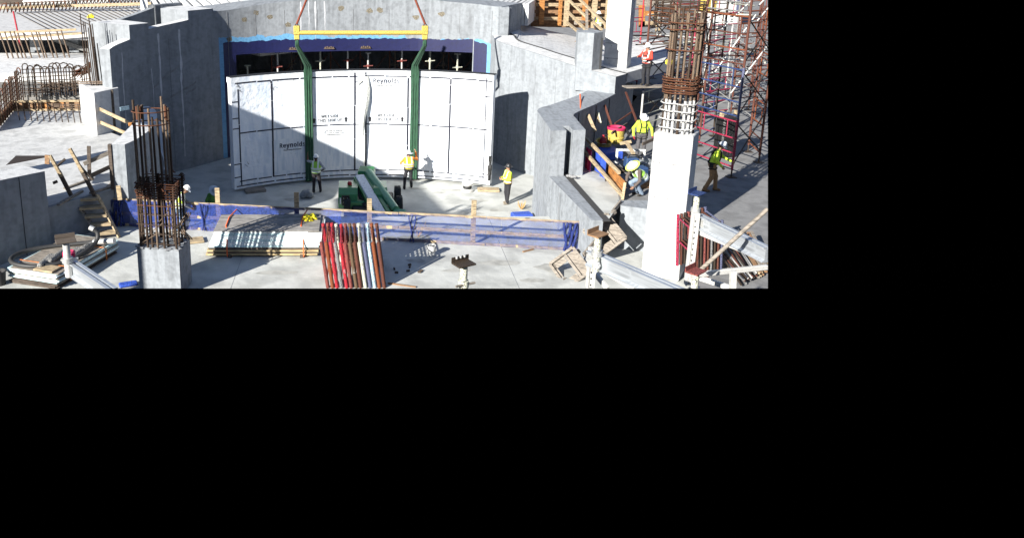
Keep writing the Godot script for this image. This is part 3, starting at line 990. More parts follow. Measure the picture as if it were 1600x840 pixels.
func build_tank() -> void:
	# the inner face of the round tank, left end to right end: x, z, top
	var rows := spline([[-11.6, -37.4, 6.2], [-11.7, -38.2, 6.85], [-11.0, -39.5, 7.2], [-10.4, -40.3, 7.55], [-8.7, -42.2, 7.85], [-8.2, -43.0, 8.1], [-6.9, -44.2, 8.17], [-5.15, -45.1, 8.4], [-2.86, -45.6, 8.6], [0, -46, 8.75], [2.9, -46, 8.7], [4.9, -45.6, 8.5], [6.4, -45.2, 8.4], [7.4, -44.8, 8.3], [8.1, -44.4, 8.3]], 5)
	tank = rows
	var t := thing("tank_wall", "tall curved grey concrete tank wall with notched top and a blue-edged opening", "wall")
	var cut := func(a: float, b: float, top, bottom: float) -> Array:
		var o := []
		for r in rows:
			if r[0] >= a - 1e-4 and r[0] <= b + 1e-4:
				o.append([r[0], r[1], r[2] if top == null else (top.call(r[0]) if top is Callable else top), bottom])
		var pa: Vector3 = along(rows, a)[0]
		var pb: Vector3 = along(rows, b)[0]
		var ht := func(x: float) -> float:
			if top is Callable:
				return top.call(x)
			if top != null:
				return top
			var best := 0.0
			for i in rows.size() - 1:
				if rows[i][0] <= x and rows[i + 1][0] >= x:
					best = lerpf(rows[i][2], rows[i + 1][2], (x - rows[i][0]) / maxf(rows[i + 1][0] - rows[i][0], 1e-5))
			return best
		if o.is_empty() or o[0][0] > a + 0.01:
			o.push_front([pa.x, pa.z, ht.call(a), bottom])
		if o[-1][0] < b - 0.01:
			o.append([pb.x, pb.z, ht.call(b), bottom])
		return o
	# left: a thin front wall with two notches, a rear wall behind it, two blocks bridging them
	var front := B.new()
	var rw := []
	for r in rows:
		if r[0] <= -8.69 and r[1] <= -38.1:
			rw.append([r[0], r[1], r[2], 0.0])
	front.tops = B.new()
	front.wall(rw, 0.55, -1.0)
	part(t, "notched_wall", front, M.concrete)
	part(t, "pale_top", front.tops, M.concrete_white)  # top faces set in a whiter concrete than the sides
	var rear := B.new()
	var rr := []
	for r in rows:
		if r[0] <= -7.6 and r[0] >= -11.0 and r[1] <= -39.4:
			var p: Array = along(rows, r[0])
			var q: Vector3 = p[0] - p[1] * 2.7
			rr.append([q.x, q.z, lerpf(7.3, 8.45, clampf((r[0] + 11.7) / 3.2, 0, 1)), 2.4])
	rear.wall(rr, 0.4, -1.0)
	part(t, "rear_wall", rear, M.concrete)
	for seg in [[-11.05, -10.35, 7.86], [-8.75, -7.7, 8.3]]:
		var pa: Array = along(rows, seg[0])
		var pb: Array = along(rows, seg[1])
		var pts := []
		for q in [pa[0] + pa[1] * 0.003, pb[0] + pb[1] * 0.003, pb[0] - pb[1] * 2.72, pa[0] - pa[1] * 2.72]:
			pts.append(Vector2(q.x, q.z))
		var m := B.new()
		m.tops = B.new()
		m.prism(pts, 0.0, seg[2])
		var wb := part(t, "wall_block", m, M.concrete)
		part(wb, "pale_top", m.tops, M.concrete_white)  # block tops take the white concrete, sides the grey
	# the solid wall round the opening
	var o0 := -6.75
	var o1 := 6.35
	var left := B.new()
	left.wall(cut.call(-8.02, o0, null, 0.0), 3.2, -1.0)
	part(t, "wall_beside_opening", left, M.concrete)
	var right := B.new()
	right.wall(cut.call(o1, 7.75, null, 0.0), 3.2, -1.0)
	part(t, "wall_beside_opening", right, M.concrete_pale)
	var over := B.new()
	over.wall(cut.call(o0, o1, null, 5.72), 3.2, -1.0)
	part(t, "lintel", over, M.concrete)
	var sill := B.new()
	sill.wall(cut.call(o0, o1, 0.35, 0.0), 3.2, -1.0)
	part(t, "sill", sill, M.concrete)
	# waterproofing paint round the opening: navy with a sky-blue first coat showing at its ragged edge
	var f := noise(77, 0.55, 4)
	for layer in [["membrane", M.paint_navy, 0.005, 0.0], ["primer", M.paint_sky, 0.0025, 1.0]]:
		var pb := B.new()
		var edge := func(x: float) -> float:
			var k: float = 6.42 + 0.10 * f.get_noise_1d(x * 3.0)
			if layer[3] > 0.0:
				k += 0.13 + 0.16 * f.get_noise_1d(x * 2.0 + 50.0) + 0.07 * f.get_noise_1d(x * 11.0) + (0.12 if x < -2.0 else 0.0) - (0.16 if x > 2.6 and x < 6.4 else 0.0)
			return k
		var s := -7.5
		while s < 7.25:
			var e := s + 0.05
			var lo0 := 5.72
			if s < o0 or s >= o1 - 0.001:
				lo0 = 0.05
			var lim := 7.05 if layer[3] == 0.0 else 7.5
			var llim := -7.32 if layer[3] == 0.0 else -7.5
			llim += 0.0
			if s >= llim and s < lim:
				var pa: Array = along(rows, s)
				var pc: Array = along(rows, minf(e, o1) if s < o1 and e > o1 else e)
				var k0: float = edge.call(s)
				var k1: float = edge.call(e)
				if s > 6.35:
					k0 -= 0.35 * (s - 6.35)
					k1 -= 0.35 * (e - 6.35)
				var a: Vector3 = pa[0] + pa[1] * float(layer[2])
				var c: Vector3 = pc[0] + pc[1] * float(layer[2])
				pb.quad(a + Vector3(0, lo0, 0), c + Vector3(0, lo0, 0), c + Vector3(0, k1, 0), a + Vector3(0, k0, 0), pa[1])
			s = e
		# and on the reveal, half a metre in
		if layer[3] == 0.0:
			for x in [o0, o1]:
				var p: Array = along(rows, x)
				var q: Vector3 = p[0] + Vector3(0.004 if x < 0 else -0.004, 0, 0)
				pb.quad(q + Vector3(0, 0.35, 0), q - p[1] * 0.9 + Vector3(0, 0.35, 0), q - p[1] * 0.9 + Vector3(0, 5.72, 0), q + Vector3(0, 5.72, 0), Vector3(-x, 0, 0))
			var xs := o0
			while xs < o1 - 0.01:
				var p: Array = along(rows, xs)
				var q: Array = along(rows, minf(xs + 0.25, o1))
				pb.quad(p[0] + Vector3(0, 5.716, 0), q[0] + Vector3(0, 5.716, 0), q[0] - q[1] * 0.7 + Vector3(0, 5.716, 0), p[0] - p[1] * 0.7 + Vector3(0, 5.716, 0), Vector3.DOWN)
				xs += 0.25
		part(t, layer[0], pb, layer[1])
	# form joints, tie holes, lime streaks
	for x in [-10.7, -9.6, -8.4, -7.05, -5.65, -4.1, -2.3, -0.3, 1.7, 3.7, 5.6, 7.3]:
		var p: Array = along(rows, x)
		var n: Vector3 = p[1]
		var tt := Vector3(n.z, 0, -n.x)
		var y0 := 0.02 if x < -7.0 or x > 6.9 else 6.75
		var y1: float = {true: 7.0, false: 8.05}[x < -9.0]
		var j := B.new()
		j.box(p[0] + n * 0.004 + Vector3(0, (y0 + y1) / 2, 0), Vector3(0.018, y1 - y0, 0.02), Basis(tt, Vector3.UP, n))
		part(t, "form_joint", j, M.concrete_grey)
	var stain_at := [[-6.2, 7.6], [-4.9, 7.7], [-5.6, 7.95], [-3.9, 7.25], [1.2, 8.0], [3.2, 7.6], [4.6, 7.8], [-7.0, 6.6], [0.6, 7.95], [-1.0, 8.1]]
	for q in stain_at:
		var p: Array = along(rows, q[0])
		var b := B.new()
		blot(b, p[0] + p[1] * 0.006 + Vector3(0, q[1], 0), p[1], 0.2, 0.16)
		part(t, "rust_spot", b, M.stain_brown)
	for q in [[-11.35, 6.6, 0.5, 0.09], [-10.75, 6.9, 0.8, 0.12], [-10.0, 7.3, 0.8, 0.14], [-9.15, 7.4, 0.8, 0.17], [-7.85, 7.9, 1.2, 0.14], [-3.2, 8.5, 6.7, 0.1], [-2.75, 8.55, 6.8, 0.07], [-2.4, 8.5, 6.75, 0.12], [-1.9, 8.5, 6.7, 0.13], [-10.35, 5.6, 2.4, 0.05]]:
		var b := B.new()
		streak(b, rows, q[0], q[1], q[2], q[3])
		part(t, "lime_streak", b, M.lime)
	for q in [[-11.2, 3.2, -8.3, 4.6], [-10.3, 4.6, -9.2, 5.5], [-9.0, 4.0, -7.7, 4.5]]:
		var b := B.new()
		var s: float = q[0]
		while s < q[2]:
			var pa: Array = along(rows, s)
			var pc: Array = along(rows, s + 0.12)
			var fa: float = lerpf(q[1], q[3], (s - q[0]) / (q[2] - q[0])) + 0.12 * f.get_noise_1d(s * 5.0)
			var fb: float = lerpf(q[1], q[3], (s + 0.12 - q[0]) / (q[2] - q[0])) + 0.12 * f.get_noise_1d((s + 0.12) * 5.0)
			b.quad(pa[0] + pa[1] * 0.005 + Vector3(0, fa, 0), pc[0] + pc[1] * 0.005 + Vector3(0, fb, 0), pc[0] + pc[1] * 0.005 + Vector3(0, fb + 0.13, 0), pa[0] + pa[1] * 0.005 + Vector3(0, fa + 0.1, 0), pa[1])
			s += 0.12
		part(t, "lime_smear", b, M.concrete_grey)
	# the room behind the opening
	var room := thing("room_behind_opening", "dark unfinished room seen through the opening above the white panel", "room")
	var rb := B.new()
	rb.prism([Vector2(-9, -48.6), Vector2(9, -48.6), Vector2(9, -60), Vector2(-9, -60)], 5.75, 6.1)
	part(room, "ceiling", rb, M.concrete)
	var bw := B.new()
	bw.box(Vector3(0, 2.9, -60), Vector3(18, 5.8, 0.4))
	for s in [-9.0, 9.0]:
		bw.box(Vector3(s, 2.9, -54.4), Vector3(0.4, 5.8, 11.0))
	part(room, "back_wall", bw, M.concrete)
	var fl := B.new()
	fl.prism([Vector2(-9, -48.6), Vector2(9, -48.6), Vector2(9, -60), Vector2(-9, -60)], 0.1, 0.3)
	part(room, "floor", fl, M.slab_dusty)
	# right wall of the tank, lower, with a lip and a joint along its top
	var rt := thing("right_tank_wall", "sunlit curved tank wall to the right of the white panel", "wall")
	var r2 := spline([[7.3, -44.6, 6.75, 0], [7.4, -43.2, 6.6, 0], [8.4, -41.3, 6.42, 0], [9.4, -40.0, 6.2, 0], [10.5, -38.6, 5.95, 0], [11.9, -37.3, 5.7, 0]], 5)
	var rwl := B.new()
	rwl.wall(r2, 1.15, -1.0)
	part(rt, "wall_face", rwl, M.concrete_pale)
	for x in [7.9, 8.9, 9.7, 10.2]:
		var p: Array = along(r2, x)
		var n: Vector3 = p[1]
		var b := B.new()
		b.box(p[0] + n * 0.003 + Vector3(0, 2.9, 0), Vector3(0.02, 5.8, 0.016), Basis(Vector3(n.z, 0, -n.x), Vector3.UP, n))
		part(rt, "form_joint", b, M.concrete)
	var jt := B.new()
	var pts := []
	for r in r2:
		var p: Array = along(r2, r[0])
		pts.append(p[0] - p[1] * 1.2 + Vector3(0, r[2] - 0.02, 0))
	jt.path(pts, 0.06, 6)
	part(rt, "joint_filler", jt, M.groove)
	# upper deck behind it
	var dk := []
	for r in r2:
		var p: Array = along(r2, r[0])
		var q: Vector3 = p[0] - p[1] * 1.27
		dk.append([q.x, q.z, r[2]])
	var db := B.new()
	for i in dk.size() - 1:
		var a: Array = dk[i]
		var b: Array = dk[i + 1]
		var c := Vector3(b[0] + 1.6, b[2] + 0.1, -50.5)
		var d := Vector3(a[0] + 1.6 if i else a[0] - 0.2, a[2] + 0.1, -50.5)
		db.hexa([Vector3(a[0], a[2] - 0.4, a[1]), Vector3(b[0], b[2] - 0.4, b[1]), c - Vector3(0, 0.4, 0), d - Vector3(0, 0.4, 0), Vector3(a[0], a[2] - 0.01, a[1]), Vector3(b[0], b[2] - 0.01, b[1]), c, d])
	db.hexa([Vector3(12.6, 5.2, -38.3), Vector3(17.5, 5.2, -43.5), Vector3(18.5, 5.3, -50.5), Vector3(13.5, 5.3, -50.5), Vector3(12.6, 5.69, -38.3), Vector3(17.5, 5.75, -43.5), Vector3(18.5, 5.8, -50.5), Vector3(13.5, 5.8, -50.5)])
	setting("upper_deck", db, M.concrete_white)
	var cap := B.new()
	for i in r2.size() - 1:
		var p: Array = along(r2, r2[i][0])
		var q: Array = along(r2, r2[i + 1][0])
		var a: Vector3 = Vector3(r2[i][0], r2[i][2] + 0.004, r2[i][1])
		var b: Vector3 = Vector3(r2[i + 1][0], r2[i + 1][2] + 0.004, r2[i + 1][1])
		cap.quad(a - p[1] * 0.04, b - q[1] * 0.04, b - q[1] * 1.12, a - p[1] * 1.12, Vector3.UP)
	part(rt, "pale_top", cap, M.concrete_white)  # thin cap, whiter than the wall face below it

func blot(b: B, at: Vector3, n: Vector3, w: float, h: float) -> void:
	var x := Vector3(n.z, 0, -n.x) if absf(n.y) < 0.9 else Vector3.RIGHT
	var y := n.cross(x).normalized()
	var r := []
	for i in 11:
		var f := TAU * i / 11.0
		var k := rng.randf_range(0.6, 1.1)
		r.append(at + x * cos(f) * w * k + y * sin(f) * h * k)
	for i in 11:
		b.tri(at, r[i], r[(i + 1) % 11], n)

func streak(b: B, rows: Array, x: float, y1: float, y0: float, w: float) -> void:
	var p: Array = along(rows, x)
	var n: Vector3 = p[1]
	var tt := Vector3(n.z, 0, -n.x)
	var y := y1
	var wa := w * 0.6
	var off := 0.0
	while y > y0:
		var ny := y - rng.randf_range(0.15, 0.4)
		var wb := w * rng.randf_range(0.35, 1.0) * clampf((ny - y0) / (y1 - y0) + 0.35, 0.2, 1.0)
		var o2 := off + rng.randf_range(-0.02, 0.02)
		var q: Vector3 = p[0] + n * 0.0065
		b.quad(q + tt * (off - wa / 2) + Vector3(0, y, 0), q + tt * (off + wa / 2) + Vector3(0, y, 0), q + tt * (o2 + wb / 2) + Vector3(0, ny, 0), q + tt * (o2 - wb / 2) + Vector3(0, ny, 0), n)
		y = ny
		wa = wb
		off = o2

func build_left() -> void:
	# retaining wall at the far left, dark side towards us
	var t := thing("retaining_wall", "thick dark concrete retaining wall at the far left beside the wooden stair", "wall")
	var b := B.new()
	b.tops = B.new()
	b.wall([[-14.75, -20.6, 4.6, FLOOR], [-12.55, -23.5, 4.5, FLOOR], [-11.65, -24.9, 4.42, FLOOR], [-10.6, -26.45, 4.32, FLOOR]], 1.3, -1.0)
	part(t, "wall_body", b, M.concrete)
	part(t, "pale_top", b.tops, M.concrete_white)  # upward faces whiter than the wall body
	for q in [[-12.1, -24.2], [-11.15, -25.64], [-13.05, -22.85]]:
		var j := B.new()
		var n := Vector3(0.85, 0, 0.53)
		j.box(Vector3(q[0], 2.85, q[1]) + n * 0.0, Vector3(0.02, 3.0, 0.03), Basis(Vector3(n.z, 0, -n.x), Vector3.UP, n))
		part(t, "form_joint", j, M.groove)
	var lowb := B.new()
	lowb.wall([[-10.66, -26.6, SLAB - 0.02, FLOOR], [-9.6, -28.0, SLAB - 0.02, FLOOR], [-8.75, -28.9, SLAB - 0.02, FLOOR], [-8.7, -29.6, SLAB - 0.02, 0.0]], 0.35, -1.0, false)
	solo("slab_edge_wall", "low dark concrete wall under the slab edge behind the wooden stair", "wall", lowb, M.concrete)
	# low curved wall with a pale end face
	var lw := thing("low_curved_wall", "low curved concrete wall with white top and rounded back end, left of the pit", "wall")
	var inner := spline([[-8.47, -28.6, 4.7], [-8.25, -29.45, 4.7], [-8.14, -30.75, 4.7], [-8.26, -32.3, 4.7], [-8.5, -33.6, 4.7], [-8.85, -34.7, 4.7], [-9.3, -35.4, 4.7]], 4)
	var outer := spline([[-8.95, -28.6, 4.7], [-9.0, -30.4, 4.7], [-9.05, -31.4, 4.7], [-9.1, -32.4, 4.7], [-9.35, -33.9, 4.7], [-9.6, -34.8, 4.7], [-9.8, -35.3, 4.7]], 4)
	var ring := []
	for r in inner:
		ring.append(Vector2(r[0], r[1]))
	for i in range(outer.size() - 1, -1, -1):
		ring.append(Vector2(outer[i][0], outer[i][1]))
	var lb := B.new()
	lb.tops = B.new()
	lb.prism(ring, 0.0, 4.7)
	part(lw, "wall_body", lb, M.concrete_pale)
	part(lw, "pale_top", lb.tops, M.concrete_white)  # flat top coloured whiter than the curved sides
	var kb := B.new()
	kb.box(Vector3(-9.02, 3.85, -28.63), Vector3(0.12, 1.7, 0.16))
	part(lw, "edge_board", kb, M.lumber_dark)
	# pier with rebar behind it
	var pier := thing("concrete_pier", "concrete pier block with starter bars standing on it, beside the tall left wall", "pier")
	var pb := B.new()
	var c0: Vector3 = Vector3(-12.172, 5.02, -36.906)
	var c1: Vector3 = Vector3(-11.428, 5.02, -38.212)
	var c2: Vector3 = Vector3(-12.454, 5.02, -40.345)
	var c3: Vector3 = Vector3(-13.899, 5.02, -39.974)
	var ppl := []
	for q in [c0, c1, c2, c3]:
		ppl.append(Vector2(q.x, q.z))
	pb.prism(ppl, SLAB, 5.02)
	part(pier, "block", pb, M.concrete_white)
	var sl := B.new()
	sl.bar(c0.lerp(c1, 0.72) + Vector3(0, -2.0, 0.02), c0.lerp(c1, 0.72) + Vector3(0, -0.02, 0.02), 0.14, 0.08, Vector3.BACK)
	part(pier, "edge_strip", sl, M.lumber_dark)
	var bl := [[0.1, 0.3, 3.4], [0.3, 0.2, 2.2], [0.35, 0.6, 3.0], [0.5, 0.35, 2.7], [0.56, 0.75, 2.9], [0.62, 0.3, 3.3], [0.66, 0.6, 2.3], [0.75, 0.4, 2.9], [0.2, 0.7, 2.0], [0.45, 0.8, 1.9], [0.25, 0.35, 3.0], [0.82, 0.7, 2.0]]
	for q in bl:
		var p := c3.lerp(c2, 0.1 + 0.62 * q[0]).lerp(c0.lerp(c1, 0.1 + 0.62 * q[0]), 0.1 + 0.5 * q[1])
		var r := B.new()
		r.tube(p + Vector3(0, -0.02, 0), p + Vector3(rng.randf_range(-0.25, -0.05), q[2], -0.05), 0.026, 7)
		part(pier, "starter_bar", r, M.rebar)
	for k in 2:
		var tie := B.new()
		var m := (c0 + c1 + c2 + c3) / 4.0 + Vector3(-0.35, 0.1 + k * 0.08, -0.05)
		tie.bar(m + Vector3(-0.7, 0, 0.1), m + Vector3(0.85, 0.03, 0.16), 0.05, 0.05)
		part(pier, "tie_bar", tie, M.rebar_grey)
	for k in 4:
		var ch := B.new()
		blot(ch, (c0 + c1 + c2 + c3) / 4.0 + Vector3(rng.randf_range(-0.7, 0.2), 0.004, rng.randf_range(-0.5, 0.1)), Vector3.UP, 0.2, 0.16)
		part(pier, "rust_spot", ch, M.stain_brown)
	var yc := B.new()
	for k in 3:
		yc.box(c3.lerp(c2, 0.5) + Vector3(-0.02 + k * 0.06, 3.16 + 0.04 * (k % 2), -0.1), Vector3(0.22, 0.12, 0.14), Basis.from_euler(Vector3(k, 0.4 * k, 0.5)), 0.03)
	solo("yellow_flag", "yellow cap cloth tied to the top of the starter bars at left", "flag", yc, M.yellow_cloth)

func build_right() -> void:
	var t := thing("stepped_curved_wall", "pale curved low concrete wall with a square end and a waterstop slot, right of the pit", "wall")
	var top := 4.9
	var inner := spline([[7.27, -29.9, top], [7.43, -32.3, top], [7.6, -33.85, top], [8.55, -35.0, top], [10.26, -37.2, top], [12.0, -40.0, top], [12.5, -40.9, top]], 4)
	var outer := spline([[8.6, -30.05, top], [8.75, -32.0, top], [8.95, -33.0, top], [10.4, -35.0, top], [11.8, -37.1, top], [13.2, -39.2, top], [13.75, -40.2, top]], 4)
	var ring := []
	for r in inner:
		ring.append(Vector2(r[0], r[1]))
	for i in range(outer.size() - 1, -1, -1):
		ring.append(Vector2(outer[i][0], outer[i][1]))
	# the end face has an upright slot: cut it into the outline
	ring.append(Vector2(8.12, -30.0))
	ring.append(Vector2(8.12, -30.7))
	ring.append(Vector2(7.85, -30.7))
	ring.append(Vector2(7.85, -29.96))
	var b := B.new()
	b.prism(ring, 0.0, top)
	part(t, "wall_body", b, M.concrete_pale)
	# the sill that runs on towards us, with the slot along its top
	var s := B.new()
	s.hexa([Vector3(7.52, 0, -24.9), Vector3(7.9, 0, -24.9), Vector3(7.9, 0, -29.9), Vector3(7.27, 0, -29.9), Vector3(7.52, DECK + 0.02, -24.9), Vector3(7.9, DECK + 0.02, -24.9), Vector3(7.88, DECK + 0.02, -29.9), Vector3(7.27, DECK + 0.02, -29.9)])
	part(t, "sill", s, M.concrete_pale)
	var g := B.new()
	g.box(Vector3(8.0, DECK + 0.006, -27.6), Vector3(0.26, 0.02, 5.5))
	part(t, "waterstop_slot", g, M.groove)
	var g2 := B.new()
	for i in 4:
		g2.box(Vector3(7.98 + 0.05 * i, DECK + 0.07 + 0.02 * i, -29.75 + 0.1 * i), Vector3(0.16, 0.09, 0.12), Basis.from_euler(Vector3(i, i * 2.0, 0)), 0.03)
	part(t, "rubble", g2, M.cut_stone)
	for z in [-31.6, -28.2]:
		var j := B.new()
		j.box(Vector3(7.295 + (0.09 if z < -31 else 0.0), 1.5, z), Vector3(0.02, 3.0 if z > -30 else 6.6, 0.02))
		part(t, "form_joint", j, M.concrete_grey)
	for i in 5:
		var a: Vector2 = Vector2(outer[6 + i * 3][0], outer[6 + i * 3][1])
		var j := B.new()
		j.box(Vector3(a.x + 0.01, 3.98, a.y + 0.01), Vector3(0.03, 1.7, 0.03))
		part(t, "form_joint", j, M.groove)
	setting("slab_strip", poly([Vector2(8.13, -25.05), Vector2(9.0, -26.72), Vector2(9.45, -28.5), Vector2(9.3, -30.1), Vector2(8.6, -32.2), Vector2(8.58, -30.06), Vector2(8.13, -29.98)], DECK + 0.005, 0.012), M.floor)
	# stub wall at the slab corner
	var st := B.new()
	st.prism([Vector2(8.92, -26.35), Vector2(10.6, -25.6), Vector2(11.0, -26.9), Vector2(8.98, -26.95)], FLOOR, DECK + 0.03)
	solo("stub_wall", "short grey concrete wall stub left of the tall white column", "wall", st, M.concrete_pale)
	# pilaster at the end of the lit tank wall
	var pl := B.new()
	pl.prism([Vector2(10.35, -38.5), Vector2(11.0, -38.15), Vector2(11.55, -38.6), Vector2(11.5, -39.5), Vector2(10.5, -39.4)], 4.85, 7.62)
	solo("concrete_pilaster", "pale concrete pilaster beside the tall square column on the right wall", "pilaster", pl, M.concrete_pale)
	var ps := B.new()
	ps.box(Vector3(11.5, 6.1, -38.55), Vector3(0.1, 2.5, 0.1))
	solo("corner_strip", "dark joint strip down the corner of the pale pilaster", "strip", ps, M.groove)

func column(called: String, label: String, at: Vector3, w: float, d: float, h: float, turn: float, joints: Array, m: Material) -> Node3D:
	var t := thing(called, label, "column", at, "", turn)
	var b := B.new()
	b.box(Vector3(0, h / 2, 0), Vector3(w, h, d), Basis(), 0.025)
	part(t, "shaft", b, m)
	for y in joints:
		var j := B.new()
		j.box(Vector3(0, y, d / 2), Vector3(w - 0.06, 0.03, 0.012))
		part(t, "form_joint", j, M.cut_stone)
	for i in 14:
		var hole := B.new()
		var p := Vector3(rng.randf_range(-0.42, 0.42) * w, rng.randf_range(0.1, 0.95) * h, d / 2 + 0.002)
		blot(hole, p, Vector3.BACK, 0.026, 0.026)
		part(t, "tie_hole", hole, M.cut_stone)
	return t

func build_far() -> void:
	# right end block of the back wall, then the decks, beams and ground of the unfinished building beyond
	var eb := B.new()
	eb.prism([Vector2(7.78, -44.95), Vector2(8.35, -45.0), Vector2(8.5, -48.6), Vector2(10.6, -50.4), Vector2(7.72, -51.2)], 4.0, 8.2)
	solo("wall_end_block", "dark side of the stepped concrete block at the right end of the tank's back wall", "wall", eb, M.concrete)
	var eb2 := B.new()
	eb2.prism([Vector2(7.6, -44.5), Vector2(8.15, -44.52), Vector2(8.25, -45.3), Vector2(7.7, -45.3)], 4.0, 8.27)
	solo("wall_corner_post", "pale concrete corner post where the back wall meets the right tank wall", "wall", eb2, M.concrete_pale)
	# wide top of the back wall
	var tp := B.new()
	for i in range(20, tank.size() - 1):
		var a: Array = tank[i]
		var c: Array = tank[i + 1]
		var pa: Array = along(tank, a[0] + 1e-3)
		var pc: Array = along(tank, minf(c[0], 8.09))
		var qa: Vector3 = pa[0] - pa[1] * 3.2
		var qc: Vector3 = pc[0] - pc[1] * 3.2
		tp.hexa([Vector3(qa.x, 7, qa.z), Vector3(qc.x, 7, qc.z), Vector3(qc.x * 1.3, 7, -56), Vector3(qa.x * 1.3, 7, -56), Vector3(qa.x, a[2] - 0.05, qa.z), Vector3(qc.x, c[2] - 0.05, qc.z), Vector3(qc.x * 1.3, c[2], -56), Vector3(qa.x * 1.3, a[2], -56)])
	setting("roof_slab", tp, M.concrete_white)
	# left: raised floor strips and the deck beyond
	setting("far_slab", poly([Vector2(-40, -49.4), Vector2(-13.6, -49.4), Vector2(-15.0, -58.5), Vector2(-40, -58.5)], 3.85, 0.9), M.concrete_white)
	setting("debris_slab", poly([Vector2(-40, -45.0), Vector2(-13.4, -45.0), Vector2(-13.6, -49.4), Vector2(-40, -49.4)], 3.35, 0.8), M.gravel)
	setting("formed_deck", poly([Vector2(-50, -58.6), Vector2(-12.0, -57.2), Vector2(-6.0, -49.5), Vector2(2, -56), Vector2(2, -110), Vector2(-70, -110)], 5.45, 0.55), M.metal_deck)
	var bm := B.new()
	bm.box(Vector3(-17.0, 4.9, -58.9), Vector3(4.6, 1.0, 0.5))
	solo("edge_beam", "pale concrete edge beam under the ribbed deck at upper left", "beam", bm, M.concrete_pale)
	for x in [-20.6, -23.4]:
		var c := B.new()
		c.box(Vector3(x, 4.4, -59.2), Vector3(0.7, 1.1, 0.7))
		solo("deck_post", "grey concrete post under the ribbed deck, %s" % ("nearer the pale edge beam" if x > -22 else "farther from the pale edge beam"), "post", c, M.concrete, "posts under the deck")
	var brace := B.new()
	brace.bar(Vector3(-22.8, 5.1, -58.75), Vector3(-19.2, 3.9, -58.75), 0.2, 0.3)
	solo("diagonal_brace", "grey diagonal brace under the ribbed deck at upper left", "brace", brace, M.grey_paint)
	var back := B.new()
	back.box(Vector3(-24, 3.7, -70), Vector3(34, 3.0, 0.5))
	setting("deck_back_wall", back, M.concrete)
	# unseen raked screen on posts, added and shaped to shade the pit's left side
	var rk := thing("added_sun_blocker", "unseen raked concrete screen on posts, added to shade the left of the pit", "sun_blocker")
	var rb := B.new()
	rb.side([Vector2(-11.0, 11.3), Vector2(-14.0, 11.2), Vector2(-17.8, 10.0), Vector2(-19.6, 9.9), Vector2(-20.0, 10.75), Vector2(-27.6, 8.4), Vector2(-27.6, 10.6), Vector2(-25.28, 11.08), Vector2(-19.69, 11.83), Vector2(-19.5, 12.2), Vector2(-17.08, 12.48), Vector2(-11.0, 13.2)], Vector3(-16.4, 0, 0), Vector3(0, 0, 1), Vector3(0, 1, 0), Vector3(0.4, 0, 0))
	part(rk, "sun_blocker", rb, M.concrete)
	for z in [-11.5, -27.0]:
		var c := B.new()
		c.box(Vector3(-16.9, 5.0, z), Vector3(0.5, 10.0, 0.5))
		part(rk, "post", c, M.concrete)


# ---------------------------------------------------------------- the wrapped panel on its slings
const PANEL_C := Vector3(0.85, 0, -28.16)
const PANEL_R := 11.7
const PANEL_LO := 0.14
const PANEL_HI := 5.56

func on_panel(a: float, y: float, out := 0.0) -> Vector3:   # a point on the panel's face, out towards us
	return PANEL_C + Vector3(sin(a), 0, -cos(a)) * (PANEL_R - out) + Vector3(0, y, 0)

func panel_patch(b: B, a0: float, a1: float, y0: float, y1: float, out: float, thick: float) -> void:
	var k := maxi(1, int(absf(a1 - a0) / 0.02))
	for i in k:
		var s := lerpf(a0, a1, float(i) / k)
		var e := lerpf(a0, a1, float(i + 1) / k)
		var p := []
		for y in [y0, y1]:
			for q in [[s, out], [e, out], [e, out - thick], [s, out - thick]]:
				p.append(on_panel(q[0], y, q[1]))
		var ns := Vector3(-sin(s), 0, cos(s))
		var ne := Vector3(-sin(e), 0, cos(e))
		b.squad([p[0], p[1], p[5], p[4]], [ns, ne, ne, ns], ns)
		b.squad([p[3], p[2], p[6], p[7]], [-ns, -ne, -ne, -ns], -ns)
		b.quad(p[4], p[5], p[6], p[7], Vector3.UP)
		b.quad(p[0], p[1], p[2], p[3], Vector3.DOWN)
		if i == 0:
			b.quad(p[0], p[3], p[7], p[4], p[0] - p[1])
		if i == k - 1:
			b.quad(p[1], p[2], p[6], p[5], p[1] - p[0])

func words_on(root: Node3D, called: String, text: String, a: float, y: float, size: float, m: Material, bold := true) -> void:
	var t := TextMesh.new()
	var f := SystemFont.new()
	f.font_names = PackedStringArray(["Droid Sans"])
	f.font_weight = 700 if bold else 400
	t.font = f
	t.text = text
	t.font_size = 32
	t.pixel_size = size / 32.0
	t.depth = 0.004
	t.horizontal_alignment = HORIZONTAL_ALIGNMENT_CENTER
	t.vertical_alignment = VERTICAL_ALIGNMENT_CENTER
	var o := part(root, called, t, m)
	o.transform = Transform3D(Basis(Vector3.UP, -a), on_panel(a, y, 0.03))
	o.set_meta("kind", "stuff")

